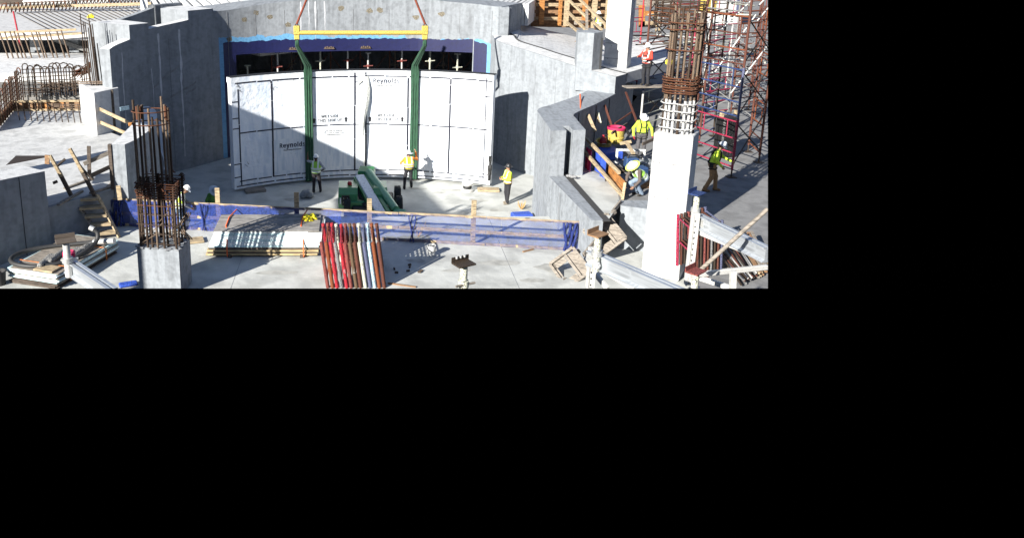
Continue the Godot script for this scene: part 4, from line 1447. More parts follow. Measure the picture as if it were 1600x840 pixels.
func build_panel() -> void:
	var t := thing("wrapped_panel", "huge curved viewing panel wrapped in white film with navy tape, hanging from green slings", "panel")
	var aL: float = -0.625
	var aR: float = 0.5
	var core := B.new()
	panel_patch(core, aL + 0.002, aR - 0.002, PANEL_LO, PANEL_HI, 0.0, 0.34)
	part(t, "acrylic_core", core, M.film_edge)
	# sheets of film between the tape lines
	var cols := [aL, -0.447, -0.277, -0.089, -0.042, 0.138, 0.317, aR]
	var mid: float = 2.873
	for i in cols.size() - 1:
		var a0: float = cols[i] + 0.0012
		var a1: float = cols[i + 1] - 0.0012
		for r in [[0.55, mid - 0.012], [mid + 0.012, PANEL_HI - 0.24]]:
			var b := B.new()
			panel_patch(b, a0, a1, r[0], r[1], 0.014, 0.012)
			part(t, "film_sheet", b, [M.film_cool, M.film_soft, M.film_soft, M.film, M.film, M.film_soft, M.film][i])
	var hem := B.new()
	panel_patch(hem, aL, aR, PANEL_LO - 0.01, 0.54, 0.018, 0.014)
	part(t, "bottom_hem", hem, M.film)
	var top := B.new()
	panel_patch(top, aL, aR, PANEL_HI - 0.23, PANEL_HI + 0.02, 0.02, 0.4)
	part(t, "top_cap", top, M.film)
	var gasket := B.new()
	panel_patch(gasket, aL, aR, PANEL_HI + 0.02, PANEL_HI + 0.06, 0.0, 0.36)
	part(t, "top_gasket", gasket, M.black)
	# tape: broken lines of it
	var line_h := func(y: float, a0: float, a1: float, w: float) -> void:
		var a := a0
		while a < a1 - 0.01:
			var e := minf(a + rng.randf_range(0.05, 0.12), a1)
			var b := B.new()
			var dy := rng.randf_range(-0.012, 0.012)
			panel_patch(b, a, e, y - w / 2 + dy, y + w / 2 + dy, 0.026, 0.008)
			part(t, "tape_strip", b, M.tape)
			a = e + rng.randf_range(0.002, 0.009)
	var line_v := func(a: float, y0: float, y1: float, w: float) -> void:
		var y := y0
		while y < y1 - 0.05:
			var e := minf(y + rng.randf_range(0.8, 2.2), y1)
			var b := B.new()
			var da := rng.randf_range(-0.0008, 0.0008)
			panel_patch(b, a - w / 2 / PANEL_R + da, a + w / 2 / PANEL_R + da, y, e, 0.027, 0.008)
			part(t, "tape_strip", b, M.tape)
			y = e + rng.randf_range(0.0, 0.03)
	for i in [0, 1, 2, 3, 4, 5, 6]:
		if i == 4 or i == 3:
			continue
		line_h.call(PANEL_HI - 0.27, cols[i] + (0.02 if i == 0 else 0.004), cols[i + 1] - 0.002, 0.065)
	line_h.call(PANEL_HI - 0.25, cols[3], cols[3] + 0.012, 0.06)
	line_h.call(PANEL_HI - 0.25, cols[4], cols[5], 0.06)
	for i in [0, 1, 2, 4, 5, 6]:
		line_h.call(mid, cols[i] + (0.03 if i == 0 else 0.002), cols[i + 1] - (0.012 if i == 6 else 0.002), 0.06)
	line_h.call(0.49, aL + 0.025, aR - 0.02, 0.055)
	line_h.call(0.25, aL + 0.01, aR - 0.03, 0.055)
	for i in range(1, 7):
		if i == 2:
			continue
		line_v.call(cols[i], 0.5, PANEL_HI - (0.06 if i == 3 or i == 4 else 0.3), 0.085)
	line_v.call(aL + 0.032, 0.3, PANEL_HI - 0.55, 0.065)
	line_v.call(aR - 0.03, 0.4, PANEL_HI - 0.1, 0.05)
	for y in [1.35, 3.1, 3.6, 4.4, 0.7]:
		var b := B.new()
		panel_patch(b, aL + 0.002, aL + 0.03, y, y + 0.05, 0.026, 0.008)
		part(t, "tape_strip", b, M.tape)
	for y in [5.25, 4.5, 0.62]:
		var b := B.new()
		panel_patch(b, aR - 0.035, aR - 0.004, y, y + 0.05, 0.026, 0.008)
		part(t, "tape_strip", b, M.tape)
	for y in [5.0, mid - 0.02]:
		var b := B.new()
		panel_patch(b, cols[3], cols[3] + 0.03, y, y + 0.04, 0.027, 0.008)
		part(t, "tape_strip", b, M.tape)
	# printing
	var aw0: float = -0.196
	var aw1: float = 0.045
	for a in [aw0, aw1]:
		words_on(t, "printed_words", "WET SIDE", a, 3.331, 0.2, M.ink)
		words_on(t, "printed_words", "THIS SIDE UP", a, 3.125, 0.2, M.ink)
		for s in [-1.0, 1.0]:
			var b := B.new()
			var ac: float = a + s * 0.069
			var y0: float = 3.135
			b.side([Vector2(-0.05, -0.12), Vector2(0.05, -0.12), Vector2(0.05, 0.03), Vector2(0.1, 0.03), Vector2(0, 0.15), Vector2(-0.1, 0.03), Vector2(-0.05, 0.03)], on_panel(ac, y0, 0.027), Vector3(cos(ac), 0, sin(ac)), Vector3.UP, Vector3(-sin(ac), 0, cos(ac)) * 0.004)
			part(t, "printed_arrow", b, M.ink)
	for q in [[0.044, 5.074], [-0.362, 2]]:
		words_on(t, "printed_logo", "Reynolds", q[0], q[1], 0.31, M.ink_blue)
		scribble(t, q[0], q[1] - 0.24, 0.9, 1)
	scribble(t, -0.18, 2.581, 0.95, 1)
	scribble(t, -0.18, 2.482, 1.0, 1)
	scribble(t, -0.18, 2.384, 0.7, 1)
	words_on(t, "handwritten_number", "2", -0.073, 4.435, 0.32, M.ink_gold, false)
	# scuffs of tape residue and small labels
	for q in [[-0.59, 5.233, 0.5], [-0.599, 4.939, 0.3], [-0.428, 5.348, 0.2], [-0.434, 4.98, 0.25], [-0.35, 5.321, 0.15], [0.468, 3.599, 0.3], [-0.574, 1.329, 0.3], [-0.365, 1.578, 0.06]]:
		var p := Vector2(q[0], q[1])
		for k in 3:
			var b := B.new()
			var a: float = p.x + rng.randf_range(-0.015, 0.015)
			var y: float = p.y + rng.randf_range(-0.1, 0.1)
			b.bar(on_panel(a, y, 0.03), on_panel(a + q[2] * rng.randf_range(0.01, 0.05), y - q[2] * rng.randf_range(-0.1, 0.5), 0.03), 0.018, 0.006, Vector3(-sin(a), 0, cos(a)))
			part(t, "scuff", b, M.grey_paint)
	var torn := B.new()
	for k in 5:
		torn.box(on_panel(aR - 0.004, 0.5 + k * 0.24, -0.03 - 0.02 * (k % 2)), Vector3(0.1 + 0.05 * (k % 3), 0.3, 0.24), Basis(Vector3.UP, -aR + 0.1 * k), 0.03)
	part(t, "torn_edge_wrap", torn, M.tarp_black)
	# the white straps hanging over the middle
	var w := thing("hanging_strap", "long white strap hanging loose down the middle of the wrapped panel", "strap")
	var wb := B.new()
	var prev := []
	for i in 25:
		var f := i / 24.0
		var y := lerpf(PANEL_HI - 0.25, 0.55, f)
		var a: float = lerpf(-0.043, -0.056, f) + 0.006 * sin(f * 9.0)
		var wd := 0.13 + 0.10 * sin(f * 5.0 + 0.6)
		var out := 0.08 + 0.22 * sin(f * PI) + 0.03 * sin(f * 14.0)
		var cur := [on_panel(a - wd / PANEL_R * 0.6, y, out * 0.55), on_panel(a, y, out + 0.05), on_panel(a + wd / PANEL_R * 0.7, y, out * 0.8)]
		if i:
			for j in 2:
				wb.quad(prev[j], prev[j + 1], cur[j + 1], cur[j], Vector3(0, 0, 1))
		prev = cur
	part(w, "webbing", wb, M.strap_white)
	var kn := B.new()
	kn.box(on_panel(-0.065, 5.044, 0.07), Vector3(0.4, 0.1, 0.06), Basis.from_euler(Vector3(0, 0, 0.7)), 0.02)
	part(w, "knot", kn, M.strap_white)
	# lifting gear
	var dz := -38.15
	var yb: float = 7.634
	var xl: float = -2.88
	var xr: float = 3.1
	var s := thing("spreader_beam", "yellow steel spreader beam with end plates above the white panel", "spreader beam")
	var b := B.new()
	b.tube(Vector3(xl + 0.1, yb, dz), Vector3(xr - 0.1, yb, dz), 0.105, 16)
	part(s, "tube", b, M.yellow_paint)
	for x in [xl, xr]:
		var e := B.new()
		e.box(Vector3(x, yb + 0.12, dz), Vector3(0.3, 0.42, 0.2), Basis(), 0.03)
		e.box(Vector3(x, yb - 0.2, dz), Vector3(0.26, 0.24, 0.14), Basis(), 0.03)
		var ep := part(s, "end_plate", e, M.yellow_paint)
		for y in [0.3, -0.3]:
			var sh := B.new()
			var pts := []
			for j in 12:
				pts.append(Vector3(x + cos(TAU * j / 12) * 0.08, yb + y + sin(TAU * j / 12) * 0.11, dz + 0.03))
			sh.path(pts, 0.028, 6, true)
			part(ep, "shackle", sh, M.steel_dark)
	for q in [[xl, "left"], [xr, "right"]]:
		var r := B.new()
		var apex := Vector3(0.12, yb + 7.0, dz)
		var p0 := Vector3(q[0], yb + 0.4, dz)
		var k0: float = 0.33
		var side_shift: float = (1.0 if q[0] < 0 else -1.0) * 0.95
		for j in [-0.045, 0.045]:
			r.tube(p0 + Vector3(0, 0, j), p0 + Vector3(side_shift * 1.05, 2.35, j), 0.05, 8)
		solo("upper_sling", "red-brown lifting sling rising from the %s end of the yellow beam" % q[1], "sling", r, M.sling_red, "upper slings")
	for q in [[xl, -0.29, "beam's left end, by the worker in grey shirt"], [xr, 0.167, "beam's right end, by the worker in orange"]]:
		var g := thing("green_sling", "green lifting sling hanging from the %s" % q[2], "sling", Vector3.ZERO, "green slings round the panel")
		var a: float = q[1]
		for j in 6:
			var st := B.new()
			var o := (j - 2.5) * 0.062
			var pts := [Vector3(q[0] + o * 0.25, yb - 0.34, dz + 0.02 * (j % 2)), Vector3(q[0] + o * 0.35, yb - 0.6, dz + 0.04 * (j % 2))]
			pts.append(on_panel(a + (o * 0.8) / PANEL_R, PANEL_HI + 0.35, 0.1 + 0.03 * (j % 2)))
			pts.append(on_panel(a + (o * 1.1) / PANEL_R, PANEL_HI + 0.04, 0.12))
			for i in 9:
				var f := (i + 1) / 9.0
				pts.append(on_panel(a + (o * 1.02 + 0.02 * f * (1 if a < 0 else -1)) / PANEL_R + 0.0006 * sin(f * 5.0 + j), lerpf(PANEL_HI - 0.1, PANEL_LO - 0.05, f), 0.09 + 0.03 * (j % 2)))
			st.path(pts, 0.05, 7)
			part(g, "strand", st, M.sling_green)
		var under := B.new()
		panel_patch(under, a - 0.017, a + 0.017, PANEL_LO - 0.06, PANEL_LO - 0.012, 0.1, 0.5)
		part(g, "under_loop", under, M.sling_green)
	# shoring behind the opening
	for q in [
		[Vector3(-7.801, 5.18, -46), 0, "nearest the left jamb"],
		[Vector3(-6.284, 4.861, -45.7), 1, "second from the left jamb"],
		[Vector3(-4.64, 5.451, -46.4), 2, "left of the left green sling, with a red collar"],
		[Vector3(-2.212, 5.713, -46.9), 1, "under the second anchor bracket"],
		[Vector3(-0.629, 5.724, -47.1), 2, "left of the hanging strap"],
		[Vector3(0.557, 5.375, -47.2), 2, "right of the hanging strap"],
		[Vector3(2.234, 5.089, -49.8), 0, "left of the white pair by the right sling"],
		[Vector3(2.517, 5.687, -47.1), 2, "beside the right green sling, with a red collar"],
		[Vector3(4.129, 5.713, -46.9), 1, "right of the right green sling"],
		[Vector3(5.183, 5.053, -49.5), 0, "between the two cream posts at right"],
		[Vector3(5.688, 5.386, -46.6), 1, "nearest the right jamb"],
		[Vector3(-4.049, 5.2, -49), 0, "behind the left end of the yellow beam"],
		[Vector3(-3.479, 4.696, -49), 0, "low in the dark behind the left green sling"]]:
		var p: Vector3 = q[0]
		var ml: Material = M.lumber_dark if q[1] == 0 else (M.alu_dull if q[1] == 2 else M.cream_paint)
		var g := thing("shoring_post", "%s shoring post in the opening, %s" % [["dark wooden", "cream", "white"][q[1]], q[2]], "shoring post", Vector3.ZERO, "shoring posts in the opening")
		var st := B.new()
		st.tube(Vector3(p.x, 0.3, p.z), Vector3(p.x, minf(p.y + 0.05, 5.7), p.z), 0.05, 8)
		part(g, "tube", st, ml)
		var hd := B.new()
		hd.box(Vector3(p.x, minf(p.y + 0.06, 5.71), p.z), Vector3(0.34, 0.05, 0.24))
		part(g, "head_plate", hd, ml)
		var cr := B.new()
		cr.tube(Vector3(p.x - 0.28, p.y - 0.72, p.z + 0.05), Vector3(p.x + 0.28, p.y - 0.68, p.z + 0.05), 0.03, 6)
		cr.tube(Vector3(p.x, p.y - 0.78, p.z), Vector3(p.x, p.y - 0.62, p.z), 0.085, 8)
		part(g, "collar_handle", cr, M.red_dull if q[1] == 2 else ml)
	for i in 7:
		var x := -5.6 + i * 1.9
		var fr := B.new()
		fr.tube(Vector3(x, 2.4, -52.2), Vector3(x + 1.7, 4.6, -52.2), 0.03, 5)
		fr.tube(Vector3(x + 1.7, 2.4, -52.25), Vector3(x, 4.6, -52.25), 0.03, 5)
		fr.tube(Vector3(x, 0.3, -52.2), Vector3(x, 5.6, -52.2), 0.045, 6)
		solo("cross_brace", "brown scaffold cross brace in the dark room, %s from the left" % ["first", "second", "third", "fourth", "fifth", "sixth", "seventh"][i], "brace", fr, M.brown_paint, "cross braces in the dark room")
	for q in [[Vector3(-1.658, 6.028, -45.9), "between the left sling and the hanging strap"], [Vector3(0.396, 6.028, -45.9), "above the hanging white strap"], [Vector3(-3.602, 6.022, -45.4), "behind the left end of the yellow beam"]]:
		var p: Array = along(tank, q[0].x)
		var br := B.new()
		var at: Vector3 = p[0] + p[1] * 0.05 + Vector3(0, 5.93, 0)
		for k in 5:
			br.box(at + Vector3((k - 2) * 0.11, 0.03 * (k % 2), 0), Vector3(0.07, 0.08, 0.06))
		br.box(at + Vector3(0, -0.06, 0), Vector3(0.6, 0.03, 0.06))
		solo("anchor_bracket", "small steel anchor bracket on the blue lintel, %s" % q[1], "bracket", br, M.rebar_grey, "brackets on the lintel")
	# dunnage under the panel, and things on the pit floor
	var dn := B.new()
	dn.box(Vector3(-5.024, 0.07, -37.763) + Vector3(0, 0.0, 0), Vector3(1.0, 0.14, 0.5), Basis(Vector3.UP, 0.35), 0.01)
	solo("timber_block", "grey timber block under the left corner of the white panel", "timber", dn, M.lumber_grey)
	var dp := B.new()
	dp.box(Vector3(6.322, 0.05, -37.93) + Vector3(0, 0, 0), Vector3(1.05, 0.1, 0.5), Basis(Vector3.UP, -0.1), 0.01)
	solo("timber_block", "pale plywood block under the right corner of the white panel", "timber", dp, M.lumber)
	var lamp := thing("floor_stand", "small round metal stand with a knob, on the pit floor beside the panel", "stand", Vector3(5.29, 0, -37.882))
	var l0 := B.new()
	l0.lathe(Vector3.ZERO, [[0.3, 0.0], [0.3, 0.06], [0.2, 0.12], [0.2, 0.3], [0.27, 0.34], [0.27, 0.4], [0.0, 0.42]], 18)
	part(lamp, "drum", l0, M.alu_dull)
	var l1 := B.new()
	l1.lathe(Vector3.ZERO, [[0.202, 0.13], [0.215, 0.2], [0.202, 0.28]], 18)
	part(lamp, "dark_band", l1, M.black)
	var l2 := B.new()
	l2.tube(Vector3(0, 0.42, 0), Vector3(0, 0.58, 0), 0.035, 8)
	part(lamp, "knob", l2, M.galv)
	var bag := B.new()
	var bones := []
	for i in 6:
		bones.append([Vector3(rng.randf_range(-0.2, 0.2), 0.14, rng.randf_range(-0.12, 0.12)), Vector3(rng.randf_range(-0.2, 0.2), 0.28, rng.randf_range(-0.1, 0.1)), 0.16, 0.12, 0.05, "b"])
	nets(bag, bones, 0.04, func(_t, _p): return Color.WHITE)
	bag.colored = false
	solo("rubbish_bag", "crumpled grey rubbish bag on the pit floor near the worker in white hat", "bag", bag, M.bag, "", Vector3(-2.453, 0, -36.781))
	var tuft := B.new()
	for i in 26:
		var a := rng.randf() * TAU
		tuft.tube(Vector3.ZERO, Vector3(cos(a) * 0.2, rng.randf_range(0.15, 0.42), sin(a) * 0.2), 0.008, 4)
	solo("dry_tuft", "dry straw-coloured tuft beside the blue covered box", "plant", tuft, M.straw, "", Vector3(7.396, 0, -35.101))
	var bx := thing("covered_box", "box under a blue tarpaulin at the foot of the right tank wall", "box", Vector3(6.889, 0.35, -32.579))
	var bb := B.new()
	bb.box(Vector3(0, 0.1, 0), Vector3(0.85, 0.5, 0.5), Basis(Vector3.UP, 0.15), 0.04)
	part(bx, "tarpaulin", bb, M.tarp_blue)
	var bb2 := B.new()
	bb2.box(Vector3(-0.15, -0.25, 0.05), Vector3(2.1, 0.3, 0.7), Basis(Vector3.UP, 0.05), 0.03)
	part(bx, "lower_fold", bb2, M.tarp_blue)

func scribble(root: Node3D, a: float, y: float, w: float, _n: int) -> void:   # a line of print too small to read
	var b := B.new()
	var x := -w / 2
	while x < w / 2:
		var l := rng.randf_range(0.03, 0.08)
		var ac := a + (x + l / 2) / PANEL_R
		b.box(on_panel(ac, y + rng.randf_range(-0.008, 0.008), 0.028), Vector3(l, 0.045, 0.006), Basis(Vector3.UP, -ac))
		x += l + (0.05 if rng.randf() < 0.2 else 0.018)
	part(root, "small_print", b, M.grey_paint).set_meta("kind", "stuff")



# ---------------------------------------------------------------- the working floor in front
func fence_z(x: float) -> float:
	return lerpf(-28.6, -26.05, (x + 9.0) / 16.6)

func build_front() -> void:
	var rail_h := 1.02
	var fence := thing("guard_fence", "timber guard fence hung with blue netting along the pit edge", "fence")
	for q in [[Vector3(-7.946, 1.6, -27.653), 1.15], [Vector3(-5.092, 1.6, -27.395), 1.62], [Vector3(-2.21, 1.6, -27.332), 1.6], [Vector3(0.385, 1.6, -27.142), 1.5], [Vector3(3.974, 1.6, -26.892), 1.62], [Vector3(7.544, 1.6, -26.287), 1.06]]:
		var x: float = q[0].x
		var b := B.new()
		b.box(Vector3(x, FLOOR + q[1] / 2, fence_z(x) - 0.06), Vector3(0.17, q[1], 0.045), Basis.from_euler(Vector3(0, 0, rng.randf_range(-0.012, 0.012))), 0.005)
		part(fence, "post", b, M.lumber)
	var xs := [-9.4, -5.4, -1.9, 1.4, 4.4, 7.52]
	for i in xs.size() - 1:
		for q in [[rail_h, 0.09], [0.5, 0.12], [0.05, 0.1]]:
			var b := B.new()
			var a := Vector3(xs[i] + 0.01, FLOOR + q[0] + rng.randf_range(-0.012, 0.012), fence_z(xs[i]) - 0.005)
			var c := Vector3(xs[i + 1] - 0.01, FLOOR + q[0] + rng.randf_range(-0.012, 0.012), fence_z(xs[i + 1]) - 0.005)
			b.bar(a, c, 0.045, q[1], Vector3.UP, 0.006)
			part(fence, "rail", b, M.lumber)
	var f := noise(91, 0.8, 3)
	var x := -8.75
	var k := 0
	var ends := [-6.2, -3.4, -0.6, 2.2, 4.9, 7.46]
	for e in ends:
		var n := B.new()
		var w: float = e - x
		var cols := int(w / 0.09)
		for i in cols:
			for j in 9:
				var p := []
				for q in [[i, j], [i + 1, j], [i + 1, j + 1], [i, j + 1]]:
					var px: float = x + w * q[0] / cols
					var fy: float = q[1] / 9.0
					var sag := 0.05 * sin(px * 2.3) * (1.0 - absf(fy * 2 - 1)) + (0.06 * absf(f.get_noise_1d(px * 0.9)) if q[1] == 9 else 0.0)
					p.append(Vector3(px, FLOOR + 0.01 + fy * (rail_h + 0.02) - sag * 0.7, fence_z(px) + 0.05 + 0.06 * f.get_noise_2d(px * 1.3, fy * 0.7) + 0.02 * sin(px * 9.0 + fy * 2.0)))
				n.quad(p[0], p[1], p[2], p[3], Vector3.BACK)
		part(fence, "blue_netting", n, M.net_sunlit if k < 3 else M.net)  # left widths coloured stronger, as if sunlit against shade
		x = e + 0.01
		k += 1
	# gathered folds at both ends and where widths are tied together
	for q in [[-8.9, 0.55, 6], [7.2, 0.4, 7], [-5.6, 0.16, 3], [1.9, 0.2, 3]]:
		var n := B.new()
		for s in int(q[2]):
			var x0: float = q[0] + q[1] * (float(s) / q[2] - 0.5)
			var line := []
			for j in 8:
				var fy := j / 7.0
				line.append(Vector3(x0 + 0.05 * sin(fy * 5.0 + s * 1.7), FLOOR + 0.03 + fy * (rail_h - 0.04), fence_z(x0) + 0.1 + 0.05 * sin(s * 2.1 + fy * 4.0)))
			n.path(line, 0.045 if q[2] > 3 else 0.025, 6)
		part(fence, "netting_fold", n, M.net_dense)

	# banded sheets
	var st := thing("sheet_stack", "banded stack of plywood and pale blue boards on the floor before the fence", "stack")
	var x0 := -5.05
	var x1 := -1.32
	var y := FLOOR
	for sx in [-4.3, -1.9]:
		var b := B.new()
		b.box(Vector3(sx, y + 0.05, -26.1), Vector3(0.12, 0.1, 1.35))
		part(st, "bearer", b, M.lumber_dark)
	y += 0.06
	for q in [[0.07, "ply_edge", 0.0, -0.06], [0.06, "lumber_dark", 0.02, 0.0], [0.06, "ply_edge", 0.0, -0.02], [0.08, "lumber_dark", 0.06, 0.03]]:
		var b := B.new()
		b.box(Vector3((x0 + x1) / 2 + q[3], y + q[0] / 2, -26.15 - q[2]), Vector3(x1 - x0, q[0] - 0.004, 1.3), Basis(Vector3.UP, rng.randf_range(-0.008, 0.008)), 0.004)
		part(st, "board", b, M[q[1]])
		y += q[0]
	for i in 8:
		var b := B.new()
		b.box(Vector3((x0 + x1) / 2 + 0.03 + 0.02 * i + rng.randf_range(-0.03, 0.03), y + 0.024, -26.2 - 0.02 * i), Vector3(x1 - x0 - 0.06, 0.058, 1.3), Basis(Vector3.UP, rng.randf_range(-0.01, 0.01)), 0.004)
		part(st, "board", b, M.board_pale if i % 3 else M.board_blue)
		y += 0.063
	for q in [[-4.86, -2.35, 0.0], [-2.6, -1.32, 0.022], [-1.7, -1.2, -0.024]]:
		var b := B.new()
		b.box(Vector3((q[0] + q[1]) / 2, y + 0.012 + q[2], -26.52), Vector3(q[1] - q[0], 0.022, 1.7), Basis(Vector3.UP, rng.randf_range(-0.006, 0.012)), 0.004)
		part(st, "plywood_sheet", b, M.ply)
	for sx in [-4.5, -1.95]:
		var b := B.new()
		var pts := [Vector3(sx + 0.12, FLOOR + 0.05, -25.44), Vector3(sx + 0.12, FLOOR + 0.33, -25.42), Vector3(sx + 0.1, FLOOR + 0.55, -25.6), Vector3(sx + 0.05, y - 0.02, -25.98), Vector3(sx, y + 0.05, -26.1), Vector3(sx - 0.02, y + 0.055, -27.0), Vector3(sx + 0.12, y + 0.06, -27.8)]
		b.path(pts, 0.022, 6)
		part(st, "orange_band", b, M.orange_cord)
	var yc := B.new()
	for i in 9:
		yc.box(Vector3(rng.randf_range(-0.16, 0.2), rng.randf_range(0.02, 0.12), rng.randf_range(-0.2, 0.2)), Vector3(rng.randf_range(0.1, 0.24), 0.05, rng.randf_range(0.1, 0.22)), Basis.from_euler(Vector3(rng.randf_range(-0.6, 0.6), rng.randf() * 3, rng.randf_range(-0.6, 0.6))), 0.02)
	solo("yellow_cloth", "crumpled yellow cloth tied to the right band of the sheet stack", "cloth", yc, M.yellow_cloth, "", Vector3(-1.72, y + 0.04, -26.8))
	var lose := B.new()
	lose.box(Vector3(-5.9, FLOOR + 0.05, -26.9), Vector3(0.9, 0.06, 0.5), Basis(Vector3.UP, 0.3), 0.005)
	solo("offcut_board", "pale board offcut on the floor left of the sheet stack", "board", lose, M.lumber)

	# scaffold frames stood together: each a thing of its own
	var paints := ["red_dull", "orange_rust", "red_paint", "grey_paint", "red_paint", "red_dull", "olive_paint", "brown_paint", "cream_paint", "indigo_paint", "skyblue_paint", "orange_rust", "brown_paint"]
	var rear := ["red_paint", "red_dull", "red_paint", "cream_paint", "red_paint", "red_dull", "olive_paint", "brown_paint", "cream_paint", "indigo_paint", "skyblue_paint", "orange_rust", "brown_paint"]
	var said := ["dark red scaffold frame, leftmost of the stood frames", "orange-red scaffold frame, second from the left end", "bright red scaffold frame beside the worn grey one", "worn grey scaffold frame among red ones", "red scaffold frame just right of the grey one", "scuffed red scaffold frame, sixth from the left end", "olive scaffold frame between two red ones", "brown-red scaffold frame beside the cream one", "cream scaffold frame in the stood row", "indigo and white scaffold frame beside the pale blue one", "pale blue scaffold frame in the stood row", "rust-orange scaffold frame beside the pale blue one", "brown scaffold frame, rightmost of the stood frames"]
	for i in 13:
		var bx := -0.93 + i * 0.143 + rng.randf_range(-0.012, 0.012)
		var lean := Vector3(-0.2 + rng.randf_range(-0.012, 0.012), 1.46 + rng.randf_range(-0.02, 0.02), 0)
		var g := thing("ladder_scaffold", said[i], "scaffold frame", Vector3(bx, FLOOR, -23.07), "scaffold frames stood in a row")
		var leg := B.new()
		leg.tube(Vector3(0, 0.0, 0), lean, 0.06, 10)
		leg.tube(lean * 0.985, lean * 1.012, 0.034, 8)
		part(g, "leg", leg, M[paints[i]])
		var leg2 := B.new()
		var off := Vector3(-0.02, 0, -1.68)
		leg2.tube(off, off + lean, 0.056, 10)
		part(g, "leg", leg2, M[rear[i]])
		for h in [0.94, 0.5, 0.12]:
			var r := B.new()
			r.tube(lean * h, off + lean * h, 0.024, 7)
			part(g, "rung", r, M[paints[i]])
		for d in [0.25, 0.75]:
			var r := B.new()
			r.tube(lean * 0.5 + off * d, lean * 0.94 + off * d, 0.02, 6)
			part(g, "stile", r, M[rear[i]])
		if i in [4, 6]:
			for kk in 3:
				var dab := B.new()
				dab.box(lean * (0.42 - kk * 0.035) + Vector3(0, 0, 0.052), Vector3(0.05, 0.022, 0.01))
				part(g, "paint_mark", dab, M.whitewash)
	var pail := thing("pail", "white plastic pail standing on the sunlit floor", "pail", Vector3(2.452, 1.6, -25.649))
	var pb := B.new()
	pb.lathe(Vector3.ZERO, [[0.0, 0.0], [0.118, 0.0], [0.14, 0.34], [0.15, 0.34], [0.15, 0.36], [0.132, 0.36], [0.11, 0.03]], 20)
	part(pail, "tub", pb, M.pail_white)
	var pc := B.new()
	for i in 5:
		pc.box(Vector3(rng.randf_range(-0.06, 0.06), 0.33, rng.randf_range(-0.06, 0.06)), Vector3(0.07, 0.1, 0.06), Basis.from_euler(Vector3(i, i * 2, 0)), 0.02)
	part(pail, "scraps", pc, M.grey_paint)
	var ph := B.new()
	ph.path([Vector3(-0.145, 0.33, 0), Vector3(-0.11, 0.2, 0.11), Vector3(0, 0.16, 0.16), Vector3(0.11, 0.2, 0.11), Vector3(0.145, 0.33, 0)], 0.006, 5)
	part(pail, "handle", ph, M.steel_dark)
	var tw := B.new()
	for i in 9:
		tw.tube(Vector3.ZERO, Vector3(rng.randf_range(-0.25, 0.3), rng.randf_range(0.3, 0.6), rng.randf_range(-0.1, 0.1)), 0.006, 4)
	solo("dry_twigs", "bunch of dry twigs on the floor behind the netting", "twigs", tw, M.straw, "", Vector3(2.133, 1.6, -26.892) + Vector3(0, 0, -0.5))
	for q in [[Vector3(0.909, 1.6, -23.356), Vector3(1.759, 1.6, -23.072), "beside the row of scaffold frames"], [Vector3(5.584, 1.6, -25.936), Vector3(5.98, 1.6, -26.169), "in the middle of the sunlit floor"]]:
		var sb := B.new()
		sb.bar(q[0] + Vector3(0, 0.02, 0), q[1] + Vector3(0, 0.02, 0), 0.06, 0.035)
		solo("lumber_strip", "thin lumber strip lying on the floor %s" % q[2], "lumber", sb, M.lumber_brown)
	for i in 7:
		var p: Vector3 = Vector3(1.267, 1.6, -24.248) + Vector3(rng.randf_range(-0.6, 1.0), 0.03, rng.randf_range(-0.6, 0.5))
		var sb := B.new()
		sb.box(p, Vector3(0.05, 0.06, 0.12), Basis(Vector3.UP, rng.randf() * 3), 0.01)
		solo("steel_clip", "small dark steel clip on the shaded floor right of the scaffold frames", "clip", sb, M.steel_dark, "clips on the shaded floor")
	# boom lift in the pit
	var bl := thing("boom_lift", "green boom lift with folded white and green booms in front of the white panel", "boom lift", Vector3(0.35, 0, -35.0), "", 0.0)
	var hood := func(cx: float, wd: float, called: String) -> Node3D:
		var hb := B.new()
		hb.side([Vector2(-0.95, 0.36), Vector2(0.75, 0.36), Vector2(0.85, 0.6), Vector2(0.75, 0.98), Vector2(0.3, 1.16), Vector2(-0.7, 1.18), Vector2(-1.0, 0.95)], Vector3(cx - wd / 2, 0, 0), Vector3(0, 0, 1), Vector3.UP, Vector3(wd, 0, 0))
		return part(bl, called, hb, M.green_paint)
	hood.call(-0.82, 0.85, "engine_hood")
	hood.call(0.62, 0.6, "tank_hood")
	var cp := B.new()
	cp.box(Vector3(-0.92, 0.74, 0.86), Vector3(0.34, 0.46, 0.03))
	var cpo := part(bl, "control_panel", cp, M.black)
	for i in 6:
		var kn := B.new()
		kn.box(Vector3(-1.0 + 0.08 * (i % 3), 0.66 + 0.18 * (i / 3), 0.885), Vector3(0.045, 0.07, 0.02))
		part(cpo, "switch", kn, [M.cream_paint, M.form_orange, M.alu_dull][i % 3])
	var cw := B.new()
	cw.box(Vector3(-1.15, 0.72, 0.855), Vector3(0.06, 0.28, 0.03))
	part(bl, "decal", cw, M.film_edge)
	var be := B.new()
	be.lathe(Vector3(-0.75, 1.17, -0.1), [[0.1, 0], [0.1, 0.1], [0.06, 0.16], [0, 0.17]], 12)
	part(bl, "beacon", be, M.glass_red)
	var tt := B.new()
	tt.box(Vector3(-0.1, 0.55, 0), Vector3(1.5, 0.34, 1.9), Basis(), 0.05)
	part(bl, "turntable", tt, M.green_paint)
	var ch := B.new()
	ch.box(Vector3(0.3, 0.4, 0.0), Vector3(1.9, 0.26, 2.2), Basis(), 0.06)
	part(bl, "chassis", ch, M.black)
	var hoses := B.new()
	for i in 9:
		hoses.path([Vector3(-0.42 + i * 0.03, 1.05 - 0.05 * (i % 3), -0.5), Vector3(-0.38 + i * 0.045, 0.82 + 0.06 * (i % 2), 0.3), Vector3(-0.2 + i * 0.03, 0.6, 0.95 + 0.05 * i)], 0.03, 6)
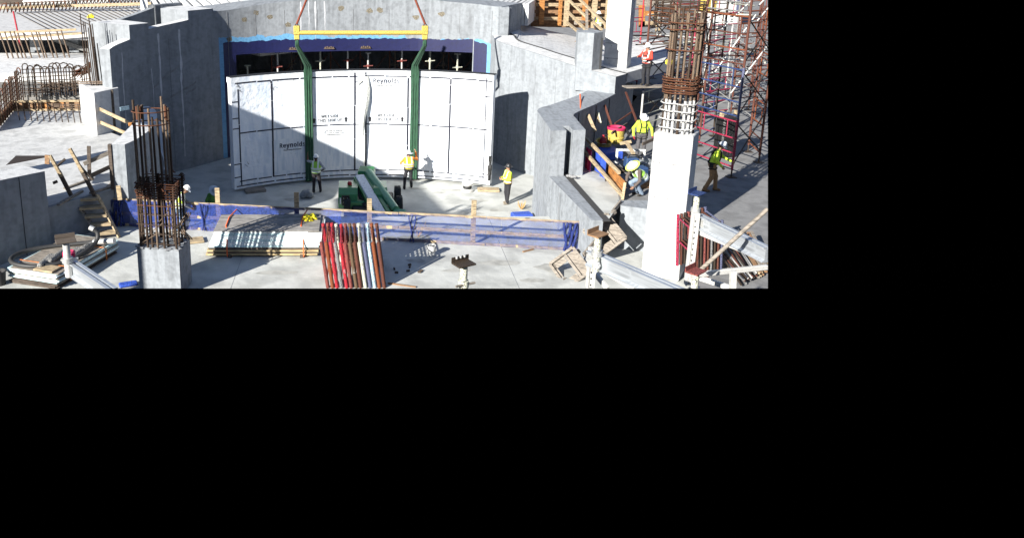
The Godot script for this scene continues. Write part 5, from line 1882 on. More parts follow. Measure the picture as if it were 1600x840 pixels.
	part(bl, "hoses", hoses, M.rubber).set_meta("kind", "stuff")
	var b0 := B.new()
	b0.bar(Vector3(-0.32, 1.3, -0.9), Vector3(0.72, 0.42, 2.5), 0.42, 0.26, Vector3.UP, 0.02)
	part(bl, "lower_boom", b0, M.boom_white)
	var b0g := B.new()
	b0g.bar(Vector3(-0.55, 1.2, -0.85), Vector3(0.45, 0.35, 2.4), 0.09, 0.3, Vector3.UP, 0.02)
	part(bl, "boom_side_rail", b0g, M.green_paint)
	var b1 := B.new()
	b1.tube(Vector3(0.12, 1.42, -1.2), Vector3(1.25, 0.62, 1.7), 0.2, 16, 0.17)
	part(bl, "main_boom", b1, M.green_pale)
	var b2 := B.new()
	b2.bar(Vector3(-0.1, 1.28, -1.25), Vector3(0.95, 0.45, 1.9), 0.2, 0.3, Vector3.UP, 0.03)
	part(bl, "boom_cradle", b2, M.green_paint)
	var b3 := B.new()
	b3.box(Vector3(0.02, 1.4, -1.35), Vector3(0.75, 0.36, 0.55), Basis.from_euler(Vector3(0.3, -0.2, 0)), 0.05)
	part(bl, "boom_knuckle", b3, M.green_paint)
	var b4 := B.new()
	b4.box(Vector3(1.4, 0.52, 1.9), Vector3(0.55, 0.22, 0.4), Basis.from_euler(Vector3(0.3, -0.3, 0)), 0.05)
	b4.box(Vector3(0.95, 0.3, 2.3), Vector3(1.2, 0.4, 0.3), Basis(), 0.05)
	part(bl, "jib_end", b4, M.green_pale)
	for q in [[1.45, 0.55], [1.45, -0.9], [-0.85, 0.9], [-0.85, -0.9]]:
		var wh := B.new()
		wh.lathe(Vector3(q[0], 0.42, q[1]), [[0.2, -0.15], [0.38, -0.15], [0.42, -0.1], [0.42, 0.1], [0.38, 0.15], [0.2, 0.15]], 22, Basis(Vector3(0, 0, 1), PI / 2))
		for i in 18:
			var a := TAU * i / 18.0
			wh.box(Vector3(q[0], 0.42, q[1]) + Vector3(0.07 * (1 if i % 2 else -1), sin(a) * 0.425, cos(a) * 0.425), Vector3(0.13, 0.03, 0.07), Basis(Vector3.RIGHT, -a + PI / 2))
		var tyre := part(bl, "tyre", wh, M.rubber)
		var hub := B.new()
		hub.lathe(Vector3(q[0], 0.42, q[1]), [[0.0, 0.13], [0.12, 0.13], [0.2, 0.1], [0.2, -0.1], [0.12, -0.13], [0.0, -0.13]], 14, Basis(Vector3(0, 0, 1), PI / 2))
		part(tyre, "hub", hub, M.cream_paint)
	# shoring jacks and aluminium joists standing near us, tops in view
	jack("cream adjustable shoring jack with a forked plate, alone in the middle foreground", Vector3(1.53, 7.4, -11.027), 0.42, M.cream_paint, M.steel_dark, 0.5, true)
	jack("cream shoring jack with a tan fork plate beside the netting's right end", Vector3(3.82, 7.4, -12.231), 0.62, M.cream_paint, M.lumber_brown, 0.7, false)
	jack("cream shoring jack topped by a blue plate right of the tall white column", Vector3(6.259, 7.4, -14.365), 0.6, M.cream_paint, M.blue_paint, 0.7, false)
	jack("shoring jack with a brown plate and magenta collar above the left joist", Vector3(-4.568, 7.4, -11.95), 0.6, M.alu_dull, M.lumber_dark, 0.45, false)
	jack("cream shoring jack with a rusty plate at the lower right corner", Vector3(5.303, 6.9, -11.916), 0.36, M.cream_paint, M.red_dull, 0.7, false)
	var mc := B.new()
	mc.lathe(Vector3(-4.666, 7.03, -12.284), [[0.075, -0.05], [0.1, -0.03], [0.1, 0.05], [0.075, 0.07]], 14)
	solo("magenta_collar", "magenta locking collar on the left shoring jack", "collar", mc, M.magenta)
	joist("aluminium joist at the lower left, running from the magenta-collared jack", Vector3(-4.65, 7.03, -12.15), Vector3(-3.574, 7.03, -10.981), 0.24)
	joist("aluminium joist crossing before the base of the tall white column", Vector3(3.779, 7.03, -12.506), Vector3(4.702, 7.03, -10.959), 0.26)
	joist("aluminium joist at the right edge, running from the blue-plated jack", Vector3(6.287, 7.03, -14.283), Vector3(6.754, 7.03, -12.619), 0.27)
	leg_post("slotted aluminium leg under the left joist", Vector3(-4.628, 6.9, -12.173), Vector3(-4.445, 6.75, -11.6))
	leg_post("slotted aluminium leg under the blue-plated jack", Vector3(6.169, 7.1, -14.153), Vector3(6.182, 5.68, -14.4))
	leg_post("slotted aluminium leg under the tan fork plate", Vector3(3.847, 7.05, -12.568), Vector3(3.74, 6.342, -12.5))
	for q in [[Vector3(6.256, 6.7, -14.328), Vector3(6.918, 6.7, -12.872), 0.1, "thin aluminium rail under the right edge joist"], [Vector3(5.626, 6.4, -12.92), Vector3(7.154, 6.4, -13.281), 0.09, "level aluminium rail at the lower right corner"], [Vector3(5.882, 6.3, -13.041), Vector3(6.256, 6.3, -12.594), 0.09, "short sloping aluminium rail at the lower right corner"], [Vector3(4.001, 6.6, -12.889), Vector3(4.369, 6.6, -11.931), 0.09, "thin pale rail under the joist before the white column"], [Vector3(3.961, 6.5, -13.156), Vector3(4.164, 6.3, -12.594), 0.09, "short steep pale brace under the tan fork plate"], [Vector3(-4.795, 6.6, -12.643), Vector3(-4.147, 6.6, -11.931), 0.09, "thin aluminium rail under the left joist"]]:
		var r := B.new()
		r.bar(q[0], q[1], 0.06, q[2], Vector3.UP, 0.008)
		solo("shoring_rail", q[3], "rail", r, M.alu_dull)
	var vr := B.new()
	vr.bar(Vector3(5.926, 6.875, -12), Vector3(5.951, 6.569, -12), 0.09, 0.06)
	solo("shoring_rail", "short upright rail below the level rail at lower right", "rail", vr, M.alu_dull)
	var wp := B.new()
	wp.tube(Vector3(5.65, 6.607, -12.6), Vector3(6.661, 7.703, -12.6), 0.035, 8)
	solo("wooden_pole", "weathered brown pole slanting up to the right edge", "pole", wp, M.lumber_grey)
	var wr := B.new()
	wr.path([Vector3(3.754, 6.922, -12.2), Vector3(3.772, 6.955, -12.2), Vector3(3.804, 6.933, -12.2), Vector3(3.829, 6.878, -12.2), Vector3(3.81, 6.845, -12.2)], 0.06, 8)
	solo("white_roll", "white roll of tape hanging under the joist before the white column", "roll", wr, M.pail_white)

func jack(label: String, top: Vector3, length: float, m: Material, pm: Material, turn: float, cross: bool) -> void:
	var t := thing("shoring_jack", label, "shoring jack", top, "shoring jacks near the camera", turn)
	var tu := B.new()
	tu.tube(Vector3(0, -length, 0), Vector3(0, -0.03, 0), 0.055, 12)
	part(t, "tube", tu, m)
	var pl := B.new()
	pl.box(Vector3.ZERO, Vector3(0.3, 0.025, 0.2), Basis(), 0.006)
	pl.box(Vector3(0, 0.04, -0.1), Vector3(0.3, 0.09, 0.015))
	part(t, "fork_plate", pl, pm)
	if cross:
		for i in 3:
			var bo := B.new()
			bo.box(Vector3(-0.07 + i * 0.07, 0.075, -0.09), Vector3(0.035, 0.04, 0.04), Basis(), 0.008)
			part(t, "bolt", bo, M.galv)
		var c := B.new()
		c.tube(Vector3(-0.17, -0.3, 0.05), Vector3(0.17, -0.31, 0.05), 0.018, 7)
		part(t, "turn_handle", c, M.lumber_grey)
		var n := B.new()
		n.tube(Vector3(0, -0.36, 0), Vector3(0, -0.26, 0), 0.08, 12)
		part(t, "nut", n, M.cream_paint)
	else:
		var n := B.new()
		n.tube(Vector3(0, -0.36, 0), Vector3(0, -0.28, 0), 0.085, 12)
		n.box(Vector3(0.1, -0.32, 0), Vector3(0.12, 0.04, 0.03))
		part(t, "nut", n, M.galv)

func joist(label: String, a: Vector3, b: Vector3, h: float) -> void:
	var t := thing("aluminium_joist", label, "joist", Vector3.ZERO, "aluminium joists near the camera")
	var s := B.new()
	var z := (b - a)
	var x := Vector3.UP.cross(z).normalized()
	var o := [Vector2(-0.075, 0.0), Vector2(-0.02, 0.0), Vector2(-0.02, -0.03), Vector2(0.02, -0.03), Vector2(0.02, 0.0), Vector2(0.075, 0.0), Vector2(0.075, -0.025), Vector2(0.03, -0.045), Vector2(0.03, -h + 0.045), Vector2(0.075, -h + 0.02), Vector2(0.075, -h), Vector2(-0.075, -h), Vector2(-0.075, -h + 0.02), Vector2(-0.03, -h + 0.045), Vector2(-0.03, -0.045), Vector2(-0.075, -0.025)]
	s.side(o, a, x, Vector3.UP, z)
	part(t, "extrusion", s, M.alu)
	var c := B.new()
	c.box(a + z * 0.05 + x * 0.034 - Vector3(0, h * 0.5, 0), Vector3(0.012, h * 0.5, 0.22), Basis(x, Vector3.UP, x.cross(Vector3.UP)))
	c.box(a + z * 0.05 - x * 0.034 - Vector3(0, h * 0.5, 0), Vector3(0.012, h * 0.5, 0.22), Basis(x, Vector3.UP, x.cross(Vector3.UP)))
	part(t, "end_bracket", c, M.galv)

func leg_post(label: String, a: Vector3, b: Vector3) -> void:
	b = Vector3(a.x, b.y, a.z)
	var t := thing("shoring_upright", label, "leg", Vector3.ZERO, "shoring legs near the camera")
	var s := B.new()
	s.box((a + b) / 2, Vector3(0.13, a.y - b.y, 0.09), Basis(), 0.012)
	for k in [-0.05, 0.05]:
		s.box((a + b) / 2 + Vector3(k, 0, 0.05), Vector3(0.025, a.y - b.y, 0.025))
	part(t, "channel", s, M.alu_dull)
	var y := b.y + 0.06
	while y < a.y - 0.05:
		var h := B.new()
		h.box(Vector3(a.x, y, a.z + 0.046), Vector3(0.022, 0.03, 0.006))
		part(t, "slot", h, M.black)
		y += 0.11

# ---------------------------------------------------------------- left side
func hairpin(b: B, p: Vector3, w: Vector3, h: float, r: float) -> void:
	var pts := [p, p + Vector3(0.0, h - w.length() * 0.5, 0)]
	for i in 5:
		var f := PI * i / 4.0
		pts.append(p + w * 0.5 - w * 0.5 * cos(f) + Vector3(0, h - w.length() * 0.5 + w.length() * 0.5 * sin(f), 0))
	pts.append(p + w + Vector3(0, 0.0, 0))
	b.path(pts, r, 5)

func build_left_things() -> void:
	# column with its cage
	var c := [Vector3(-6.58, 3.07, -22.674), Vector3(-5.282, 3.07, -22.42), Vector3(-5.165, 3.07, -23.468), Vector3(-6.492, 3.07, -23.689)]
	var col := thing("cast_column", "square concrete column stub with a tall rebar cage, lower left", "column")
	var cb := B.new()
	var pp := []
	for q in c:
		pp.append(Vector2(q.x, q.z))
	cb.prism(pp, 1.64, 3.07)
	part(col, "shaft", cb, M.concrete_pale)
	var lip := B.new()
	for i in 4:
		var a: Vector3 = c[i]
		var d: Vector3 = c[(i + 1) % 4]
		for k in 5:
			var p: Vector3 = a.lerp(d, (k + rng.randf_range(0.1, 0.8)) / 5.0)
			lip.box(p + Vector3(0, 0.0, 0), Vector3(rng.randf_range(0.06, 0.2), 0.05, rng.randf_range(0.04, 0.1)), Basis(Vector3.UP, rng.randf() * 3), 0.015)
	part(col, "rough_lip", lip, M.concrete_grey)
	var m: Vector3 = (c[0] + c[1] + c[2] + c[3]) / 4.0
	var ax: Vector3 = (c[1] - c[0]) / 2.0
	var az: Vector3 = (c[3] - c[0]) / 2.0
	var cage := thing("column_cage", "rusty rebar cage rising from the lower left column stub", "rebar cage")
	for i in 10:
		var f := TAU * (i + 0.3) / 10.0
		var p := m + Vector3(cos(f) * 0.5, 0, sin(f) * 0.45) + Vector3(-0.12, 0, 0)
		var b := B.new()
		var h: float = [4.25, 3.9, 4.2, 4.3, 3.8, 4.35, 4.15, 3.75, 4.4, 4.1][i]
		b.tube(p, p + Vector3(-0.05 + rng.randf_range(-0.05, 0.05), h, rng.randf_range(-0.04, 0.04)), 0.036, 8)
		part(cage, "tall_bar", b, M.rebar if i % 2 else M.rebar_grey)
		if i % 3 == 0:
			var sl := B.new()
			sl.tube(p + Vector3(-0.05, h * 0.9, 0), p + Vector3(-0.055, h * 0.99, 0), 0.046, 8)
			part(cage, "bar_coupler", sl, M.rebar_rust)
	for q in [[4.05, 0.52], [3.68, 0.53]]:
		var b := B.new()
		var pts := []
		for i in 24:
			var f := TAU * i / 24.0
			pts.append(m + Vector3(-0.15 + cos(f) * q[1], q[0] + 0.03 * sin(f), sin(f) * q[1] * 0.95))
		b.path(pts, 0.018, 5, true)
		part(cage, "hoop", b, M.rebar_rust)
	for i in 12:
		var side := i / 3
		var f := (i % 3) / 3.0 * 1.7 - 0.85
		var p := m + (ax * f - az * 0.85 if side == 0 else (ax * 0.85 + az * f if side == 1 else (-ax * f + az * 0.85 if side == 2 else -ax * 0.85 - az * f)))
		var b := B.new()
		b.tube(p - Vector3(0, 0.05, 0), p + Vector3(0, rng.randf_range(1.9, 2.2), 0), 0.036, 7)
		part(cage, "cage_bar", b, M.rebar)
	for y in [0.12, 0.42, 0.72, 1.02, 1.3, 1.52, 1.6, 1.68, 1.76, 1.84, 1.9, 1.98]:
		var b := B.new()
		var s := 0.9 + rng.randf_range(-0.03, 0.06)
		var yy := Vector3(0, y, 0)
		b.path([m - ax * s - az * s + yy, m + ax * s - az * s + yy, m + ax * s + az * s + yy, m - ax * s + az * s + yy], 0.016, 5, true)
		if y > 1.4 or y < 0.5:
			b.path([m - ax * s + yy, m - az * s + yy, m + ax * s + yy, m + az * s + yy], 0.018, 5, true)
		part(cage, "tie", b, M.rebar_rust if y > 1.2 else M.rebar)
	var hooks := B.new()
	for i in 22:
		var p := m + ax * rng.randf_range(-0.95, 0.95) + az * (1.0 if i % 2 else -0.95) + Vector3(0, rng.randf_range(1.45, 2.1), 0)
		hooks.path([p, p + Vector3(rng.randf_range(-0.12, 0.12), 0.1, 0.05), p + Vector3(rng.randf_range(-0.2, 0.2), 0.04, 0.12)], 0.018, 5)
	part(cage, "tie_hooks", hooks, M.rebar_rust).set_meta("kind", "stuff")
	var dg := B.new()
	for i in 4:
		dg.tube(m - ax * 0.85 - az * 0.9 + Vector3(ax.x * i * 0.4, 0.1 + i * 0.3, 0), m + ax * (0.1 + 0.2 * i) - az * 0.9 + Vector3(0, 0.5 + i * 0.3, 0), 0.014, 5)
	part(cage, "diagonal_wires", dg, M.rebar_grey).set_meta("kind", "stuff")
	var coil := B.new()
	for k in 3:
		var pts := []
		for i in 16:
			pts.append(m + ax * 1.0 + az * 0.2 + Vector3(0.06 * k + cos(i * 0.4) * 0.12, 0.15 + i * 0.055, 0.1 + sin(i * 0.4) * 0.12))
		coil.path(pts, 0.02, 5)
	solo("cable_coil", "coiled grey cable hung on the right side of the lower left cage", "cable", coil, M.rebar_grey)
	# board stack with hose
	var A0: Vector3 = Vector3(-10.962, 2.05, -23.546)
	var B0: Vector3 = Vector3(-9.222, 2.05, -22.956)
	var C0: Vector3 = Vector3(-8.046, 2.05, -25.848)
	var e1 := B0 - A0
	var e2 := C0 - B0
	var st := thing("board_stack", "stack of pale blue edged boards and plywood beside the dark retaining wall", "stack")
	var mid := A0 + e1 / 2 + e2 / 2
	var bs := Basis(e1.normalized(), Vector3.UP, e1.normalized().cross(Vector3.UP))
	var y := FLOOR
	for i in 11:
		var th := 0.05 if i < 3 else 0.038
		var b := B.new()
		b.box(Vector3(mid.x, y + th / 2, mid.z) + Vector3(rng.randf_range(-0.05, 0.05), 0, rng.randf_range(-0.05, 0.05)), Vector3(e1.length() * (0.92 if i < 3 else 1.0), th - 0.005, e2.length()), bs * Basis(Vector3.UP, rng.randf_range(-0.02, 0.02)), 0.004)
		part(st, "board", b, M.lumber_dark if i < 3 else ([M.board_blue, M.board_pale, M.board_blue, M.lumber_grey][i % 4]))
		y += th
	var tp := B.new()
	tp.box(Vector3(mid.x, y + 0.012, mid.z), Vector3(e1.length() * 0.96, 0.022, e2.length() * 0.98), bs * Basis(Vector3.UP, 0.03), 0.004)
	part(st, "plywood_sheet", tp, M.lumber_grey)
	for k in [0.2, 0.75]:
		var ob := B.new()
		var a: Vector3 = A0 + e2 * float(k)
		ob.bar(Vector3(a.x, y + 0.03, a.z), Vector3(a.x, y + 0.03, a.z) + e1, 0.04, 0.008)
		ob.bar(Vector3(a.x, y + 0.03, a.z) + e1 * 1.02, Vector3(a.x, FLOOR + 0.05, a.z) + e1 * 1.02, 0.04, 0.012)
		part(st, "orange_band", ob, M.orange_board)
	var tb := B.new()
	tb.box(A0 + e1 * 0.75 + e2 * 0.08 + Vector3(0, y - 2.05 + 0.06, 0), Vector3(0.7, 0.06, 0.45), bs, 0.01)
	solo("lumber_offcut", "tan lumber offcut on the front corner of the blue-edged board stack", "lumber", tb, M.lumber)
	var hs := thing("black_hose", "thick black hose lying in a loop on the blue-edged board stack", "hose")
	var hp := spline([vec(Vector3(-8.65, 2.75, -25.066)), vec(Vector3(-8.512, 2.6, -25.053)), vec(Vector3(-8.566, 2.35, -24.896)), vec(Vector3(-8.861, 2.2, -24.244)), vec(Vector3(-9.329, 2.13, -23.711)), vec(Vector3(-10.028, 2.13, -23.457)), vec(Vector3(-10.703, 2.13, -23.66)), vec(Vector3(-10.996, 2.13, -24.128)), vec(Vector3(-10.786, 2.13, -24.724)), vec(Vector3(-10.007, 2.14, -25.149)), vec(Vector3(-9.085, 2.16, -25.357)), vec(Vector3(-8.777, 2.18, -25.393))], 5)
	var line := []
	for q in hp:
		line.append(Vector3(q[0], q[1], q[2]))
	var hb := B.new()
	hb.path(line, 0.07, 10)
	part(hs, "hose", hb, M.hose)
	var en := B.new()
	en.tube(line[0] + Vector3(-0.12, 0.06, -0.02), line[0] + Vector3(0.02, 0, 0), 0.085, 12)
	en.tube(line[-1], Vector3(-8.033, 2.3, -25.198), 0.1, 12)
	part(hs, "coupling", en, M.galv)
	var gc := B.new()
	var blob := []
	for q in [[Vector3(-9.818, 2.2, -23.442), Vector3(-9.769, 2.2, -24.169)], [Vector3(-9.634, 2.2, -23.8), Vector3(-9.516, 2.2, -24.604)], [Vector3(-9.234, 2.2, -23.8), Vector3(-9.119, 2.2, -24.77)], [Vector3(-9.035, 2.2, -24.277), Vector3(-8.883, 2.2, -24.939)], [Vector3(-8.911, 2.2, -24.77), Vector3(-8.789, 2.2, -25.167)]]:
		blob.append([q[0] - Vector3(0, 0.03, 0), q[1] - Vector3(0, 0.03, 0), 0.1, 0.1, 0.1, "b"])
	nets(gc, blob, 0.05, func(_t, _p): return Color.WHITE)
	gc.colored = false
	solo("grey_sack", "flat grey dusty sack lying inside the black hose loop", "sack", gc, M.hose_cover)
	var bk := B.new()
	bk.lathe(Vector3(-11.051, 1.6, -23.5) + Vector3(0, 0, 0.2), [[0.16, 0.0], [0.2, 0.42], [0.22, 0.42], [0.22, 0.45], [0.19, 0.45], [0.15, 0.05], [0.0, 0.05]], 20)
	solo("black_bucket", "black rubber bucket at the left edge beside the board stack", "bucket", bk, M.hose)
	var pw := B.new()
	pw.tube(Vector3(-12.35, 2.32, -24.0), Vector3(-11.55, 2.3, -23.4), 0.06, 12)
	solo("pipe_stub", "white pipe stub sticking out of the dark retaining wall", "pipe", pw, M.pail_white)
	var bt := B.new()
	bt.box(Vector3(-7.076, 1.6, -23.213) + Vector3(0, 0.05, 0), Vector3(0.55, 0.09, 0.3), Basis(Vector3.UP, 0.4), 0.03)
	solo("blue_tarp_scrap", "scrap of blue tarpaulin on the floor left of the column stub", "tarpaulin", bt, M.tarp_blue)
	# stair
	var sr := thing("wooden_stair", "steep wooden site stair up to the left slab", "stair")
	var tl: Vector3 = Vector3(-10.226, 3, -27.806)
	var trr: Vector3 = Vector3(-9.403, 3, -27.955)
	var bl: Vector3 = Vector3(-9.125, 1.6, -27.142)
	var br: Vector3 = Vector3(-8.522, 1.6, -27.332)
	for q in [[tl, bl, M.lumber_grey], [trr, br, M.lumber]]:
		var b := B.new()
		b.bar(q[0], q[1], 0.05, 0.2, Vector3.BACK, 0.004)
		part(sr, "stringer", b, q[2])
	for i in 5:
		var f := 0.07 + i * 0.195
		var b := B.new()
		b.bar(tl.lerp(bl, f) + Vector3(0, 0.0, 0.06), trr.lerp(br, f) + Vector3(0, 0.0, 0.06), 0.28, 0.09, Vector3.UP, 0.004)
		part(sr, "tread", b, M.lumber)
	for q in [[tl, Vector3(-10.711, 4.629, -27.3), "left"], [trr + Vector3(-0.05, 0, 0), Vector3(-10.111, 4.803, -27.6), "right"]]:
		var g := thing("stair_rail", "leaning timber stair rail with a pale top, at the %s of the stair head" % q[2], "rail")
		var a: Vector3 = q[0]
		var e: Vector3 = q[1]
		var b := B.new()
		b.bar(a + Vector3(0, -0.1, 0.02), a.lerp(e, 0.62), 0.13, 0.1, Vector3.BACK, 0.006)
		part(g, "lower_board", b, M.lumber_dark)
		var b2 := B.new()
		b2.bar(a.lerp(e, 0.5) + Vector3(0.02, 0, 0.05), e, 0.11, 0.09, Vector3.BACK, 0.006)
		part(g, "upper_board", b2, M.lumber)
	var loose := [[Vector3(-10.668, 4.106, -27.6), Vector3(-10.413, 4.35, -27.9), 0.09, "lumber_dark", "short dark timber nailed to the left stair rail"], [Vector3(-10.506, 3.571, -30), Vector3(-9.66, 3.867, -30.6), 0.16, "lumber_grey", "upper guard rail board between the stair head and the low curved wall"], [Vector3(-10.182, 3.172, -29.8), Vector3(-9.677, 3.299, -30.6), 0.16, "lumber_dark", "lower guard rail board between the stair head and the low curved wall"], [Vector3(-10.362, 3.032, -30.1), Vector3(-10.287, 4.252, -30.1), 0.14, "lumber_dark", "dark upright guard rail post at the stair head"], [Vector3(-10.828, 4.33, -27.3), Vector3(-10.798, 4.652, -27.3), 0.16, "lumber_brown", "short brown post on the corner of the retaining wall"], [Vector3(-10.732, 3.603, -27.4), Vector3(-10.607, 3.642, -27.5), 0.1, "lumber_dark", "small dark block on the end of the retaining wall"], [Vector3(-9.963, 4.311, -27.7), Vector3(-9.5, 3.569, -27.9), 0.07, "lumber_dark", "dark strut beside the right stair rail"]]
	for q in loose:
		var b := B.new()
		b.bar(q[0], q[1], q[2], 0.05, Vector3.BACK, 0.004)
		solo("guard_timber", q[4], "timber", b, M[q[3]], "loose timbers at the stair head")
	for q in [[Vector3(-10.344, 3, -26.665), Vector3(-10.174, 3, -27.586), "below the left stair rail"], [Vector3(-10.332, 3, -26.942), Vector3(-10.031, 3, -28.258), "along the slab edge"], [Vector3(-9.68, 3, -28.03), Vector3(-8.931, 3, -29.041), "on the slab edge right of the stair"], [Vector3(-9.264, 3, -28.566), Vector3(-9.215, 3, -29.866), "against the low curved wall's end"], [Vector3(-10.789, 3, -28.566), Vector3(-10.143, 3, -29.866), "on the sunlit slab"]]:
		var b := B.new()
		b.bar(q[0] + Vector3(0, 0.04, 0), q[1] + Vector3(0, 0.05, 0), 0.12, 0.06, Vector3.UP, 0.004)
		solo("slab_plank", "grey plank lying %s by the stair head" % q[2], "plank", b, M.lumber_grey)
	var fp := B.new()
	fp.bar(Vector3(-8.664, 2.726, -28.2), Vector3(-8.695, 3.261, -28.2), 0.16, 0.05, Vector3.BACK)
	solo("short_post", "short pale post below the dark edge board of the low curved wall", "post", fp, M.lumber)
	var mesh_roll := B.new()
	mesh_roll.hexa([Vector3(-12.157, 4.36, -27.03), Vector3(-11.166, 4.36, -28.036), Vector3(-11.172, 4.36, -28.298), Vector3(-12.321, 4.36, -28.298), Vector3(-12.062, 4.42, -26.818), Vector3(-11.078, 4.42, -27.815), Vector3(-11.055, 4.44, -28.001), Vector3(-12.192, 4.44, -28.001)])
	solo("wall_top_mat", "dark mat lying on top of the retaining wall", "mat", mesh_roll, M.steel_dark)
	# rails between pier and low wall
	for q in [[Vector3(-12.76, 4.258, -38), Vector3(-9.714, 4.111, -34.3), "upper"], [Vector3(-12.599, 3.587, -37.8), Vector3(-10.164, 3.593, -34.8), "lower"]]:
		var b := B.new()
		b.bar(q[0], q[1], 0.05, 0.16, Vector3.UP, 0.004)
		solo("guard_board", "%s yellow guard board from the pier to the low curved wall" % q[2], "board", b, M.lumber)
	var ocl := B.new()
	ocl.box(Vector3(-9.794, 4.163, -34.2), Vector3(0.22, 0.16, 0.06), Basis(Vector3.UP, 0.3), 0.02)
	solo("orange_clamp", "orange clamp on the end of the upper guard board", "clamp", ocl, M.form_orange)
	var wrap := B.new()
	var wl := []
	for i in 14:
		var f := i / 13.0
		wl.append([Vector3(-8.372, 4.611, -33.2).lerp(Vector3(-7.637, 3.08, -31), f) + Vector3(0.05 * sin(f * 9), 0, 0.06 * cos(f * 7)), 0.09 + 0.06 * sin(f * 6.0)])
	for i in 13:
		var a: Vector3 = wl[i][0]
		var d: Vector3 = wl[i + 1][0]
		for k in [[-1.0, 0.0], [0.0, 1.0]]:
			wrap.quad(a + Vector3(wl[i][1] * k[0], 0, 0.05 * absf(k[0])), a + Vector3(wl[i][1] * k[1], 0, 0.05 * absf(k[1])), d + Vector3(wl[i + 1][1] * k[1], 0, 0.05 * absf(k[1])), d + Vector3(wl[i + 1][1] * k[0], 0, 0.05 * absf(k[0])), Vector3.BACK)
	solo("plastic_wrap", "strip of clear plastic wrap hanging on the low curved wall's inner side", "plastic", wrap, M.plastic_clear)
	for q in [[Vector3(-10.605, 4.447, -36.2), 0.45, 0.18, "beside the pier"], [Vector3(-9.495, 2.491, -39.5), 0.18, 0.2, "right of the tall cage bars"]]:
		var b := B.new()
		b.box(q[0], Vector3(q[1], q[2], 0.03), Basis(Vector3.UP, 0.8))
		solo("pale_patch_plate", "small pale plate on the dark tank wall %s" % q[3], "plate", b, M.skyblue_paint)
	# rebar curtain round the recess on the far left slab
	var n := 0
	for i in 13:
		var f := i / 12.0
		var p: Vector3 = Vector3(-18.491, 3.35, -44.405).lerp(Vector3(-15.738, 3.35, -44.966), f)
		var g := thing("rebar_hairpin", "rusty upright rebar hairpin in the straight row beyond the timber curb", "rebar", Vector3.ZERO, "hairpins in the straight row")
		var b := B.new()
		hairpin(b, p + Vector3(rng.randf_range(-0.08, 0.08), 0, 0), Vector3(0.3 + rng.randf_range(-0.1, 0.25), 0, -0.12 - 0.1 * (i % 3)), 1.75 + rng.randf_range(-0.12, 0.14), 0.034)
		part(g, "bar", b, M.rebar)
	for i in 14:
		var f := i / 13.0
		var p: Vector3 = Vector3(-18.589, 3.2, -44.434).lerp(Vector3(-17.236, 3, -37.774), f)
		var g := thing("rebar_hairpin", "rusty upright rebar hairpin in the slanting row at the left edge", "rebar", Vector3.ZERO, "hairpins in the slanting row")
		var b := B.new()
		hairpin(b, p, Vector3(-0.3, 0, -0.2 - 0.1 * (i % 3)), 1.7 + rng.randf_range(-0.15, 0.1), 0.034)
		part(g, "bar", b, M.rebar_rust if i % 3 == 0 else M.rebar)
	for k in 7:
		var b := B.new()
		var dy := 0.25 + k * 0.22
		b.tube(Vector3(-18.489, 3.35, -44.221) + Vector3(0, dy, -0.1), Vector3(-15.703, 3.35, -44.966) + Vector3(0, dy + rng.randf_range(-0.03, 0.03), -0.1), 0.024, 6)
		solo("long_bar", "long level rebar tied to the straight row of hairpins, number %s from below" % ["one", "two", "three", "four", "five", "six", "seven"][k], "rebar", b, M.rebar)
		var b2 := B.new()
		b2.tube(Vector3(-18.589, 3.2, -44.434) + Vector3(0, dy, 0), Vector3(-17.236, 3, -37.774) + Vector3(0, dy, 0), 0.024, 6)
		solo("long_bar", "long rebar tied to the slanting row of hairpins, number %s from below" % ["one", "two", "three", "four", "five", "six", "seven"][k], "rebar", b2, M.rebar_rust)
	var mesh := B.new()
	for i in 70:
		var p: Vector3 = Vector3(-18.43, 3.4, -44.896).lerp(Vector3(-15.874, 3.4, -45.278), rng.randf()) + Vector3(0, rng.randf_range(0, 0.35), -rng.randf_range(0.4, 3.0))
		mesh.tube(p, p + Vector3(rng.randf_range(-1.2, 1.2), rng.randf_range(-0.1, 0.2), rng.randf_range(-0.6, 0.6)), 0.022, 5)
	solo("rebar_mat", "tangle of loose rebar lying on the rubble slab behind the hairpins", "rebar", mesh, M.rebar_grey).set_meta("kind", "stuff")
	var bun := B.new()
	for i in 16:
		bun.tube(Vector3(-16.4 + rng.randf_range(-0.3, 0.3), 4.0 + rng.randf() * 0.5, -46.6), Vector3(-15.2 + rng.randf_range(-0.3, 0.3), 4.5 + rng.randf() * 0.6, -47.4), 0.03, 5)
	solo("rust_bundle", "bright rusty bundle of bent bars leaning at the right end of the hairpins", "rebar", bun, M.rebar_rust).set_meta("kind", "stuff")
	# timber curb under it
	var cu := thing("timber_curb", "formwork curb of brown timbers with dark cells in front of the rubble slab", "formwork")
	var ca: Vector3 = Vector3(-18.372, 3, -42.471)
	var ce: Vector3 = Vector3(-14.854, 3, -42.636)
	for yy in [0.05, 0.52]:
		var b := B.new()
		b.bar(ca + Vector3(0, yy, 0.06), ce + Vector3(0, yy, 0.06), 0.1, 0.1)
		part(cu, "plate", b, M.lumber)
	for i in 9:
		var p := ca.lerp(ce, (i + 0.3) / 8.7)
		var b := B.new()
		b.box(p + Vector3(rng.randf_range(-0.1, 0.1), 0.285, 0.03), Vector3(0.16 if i % 2 else 0.26, 0.36, 0.1))
		part(cu, "stud", b, M.form_orange if i in [4, 6] else M.lumber_brown)
	var bk2 := B.new()
	bk2.bar(ca + Vector3(0, 0.28, -0.2), ce + Vector3(0, 0.28, -0.2), 0.05, 0.5)
	part(cu, "back_panel", bk2, M.lumber_brown)
	var pk := B.new()
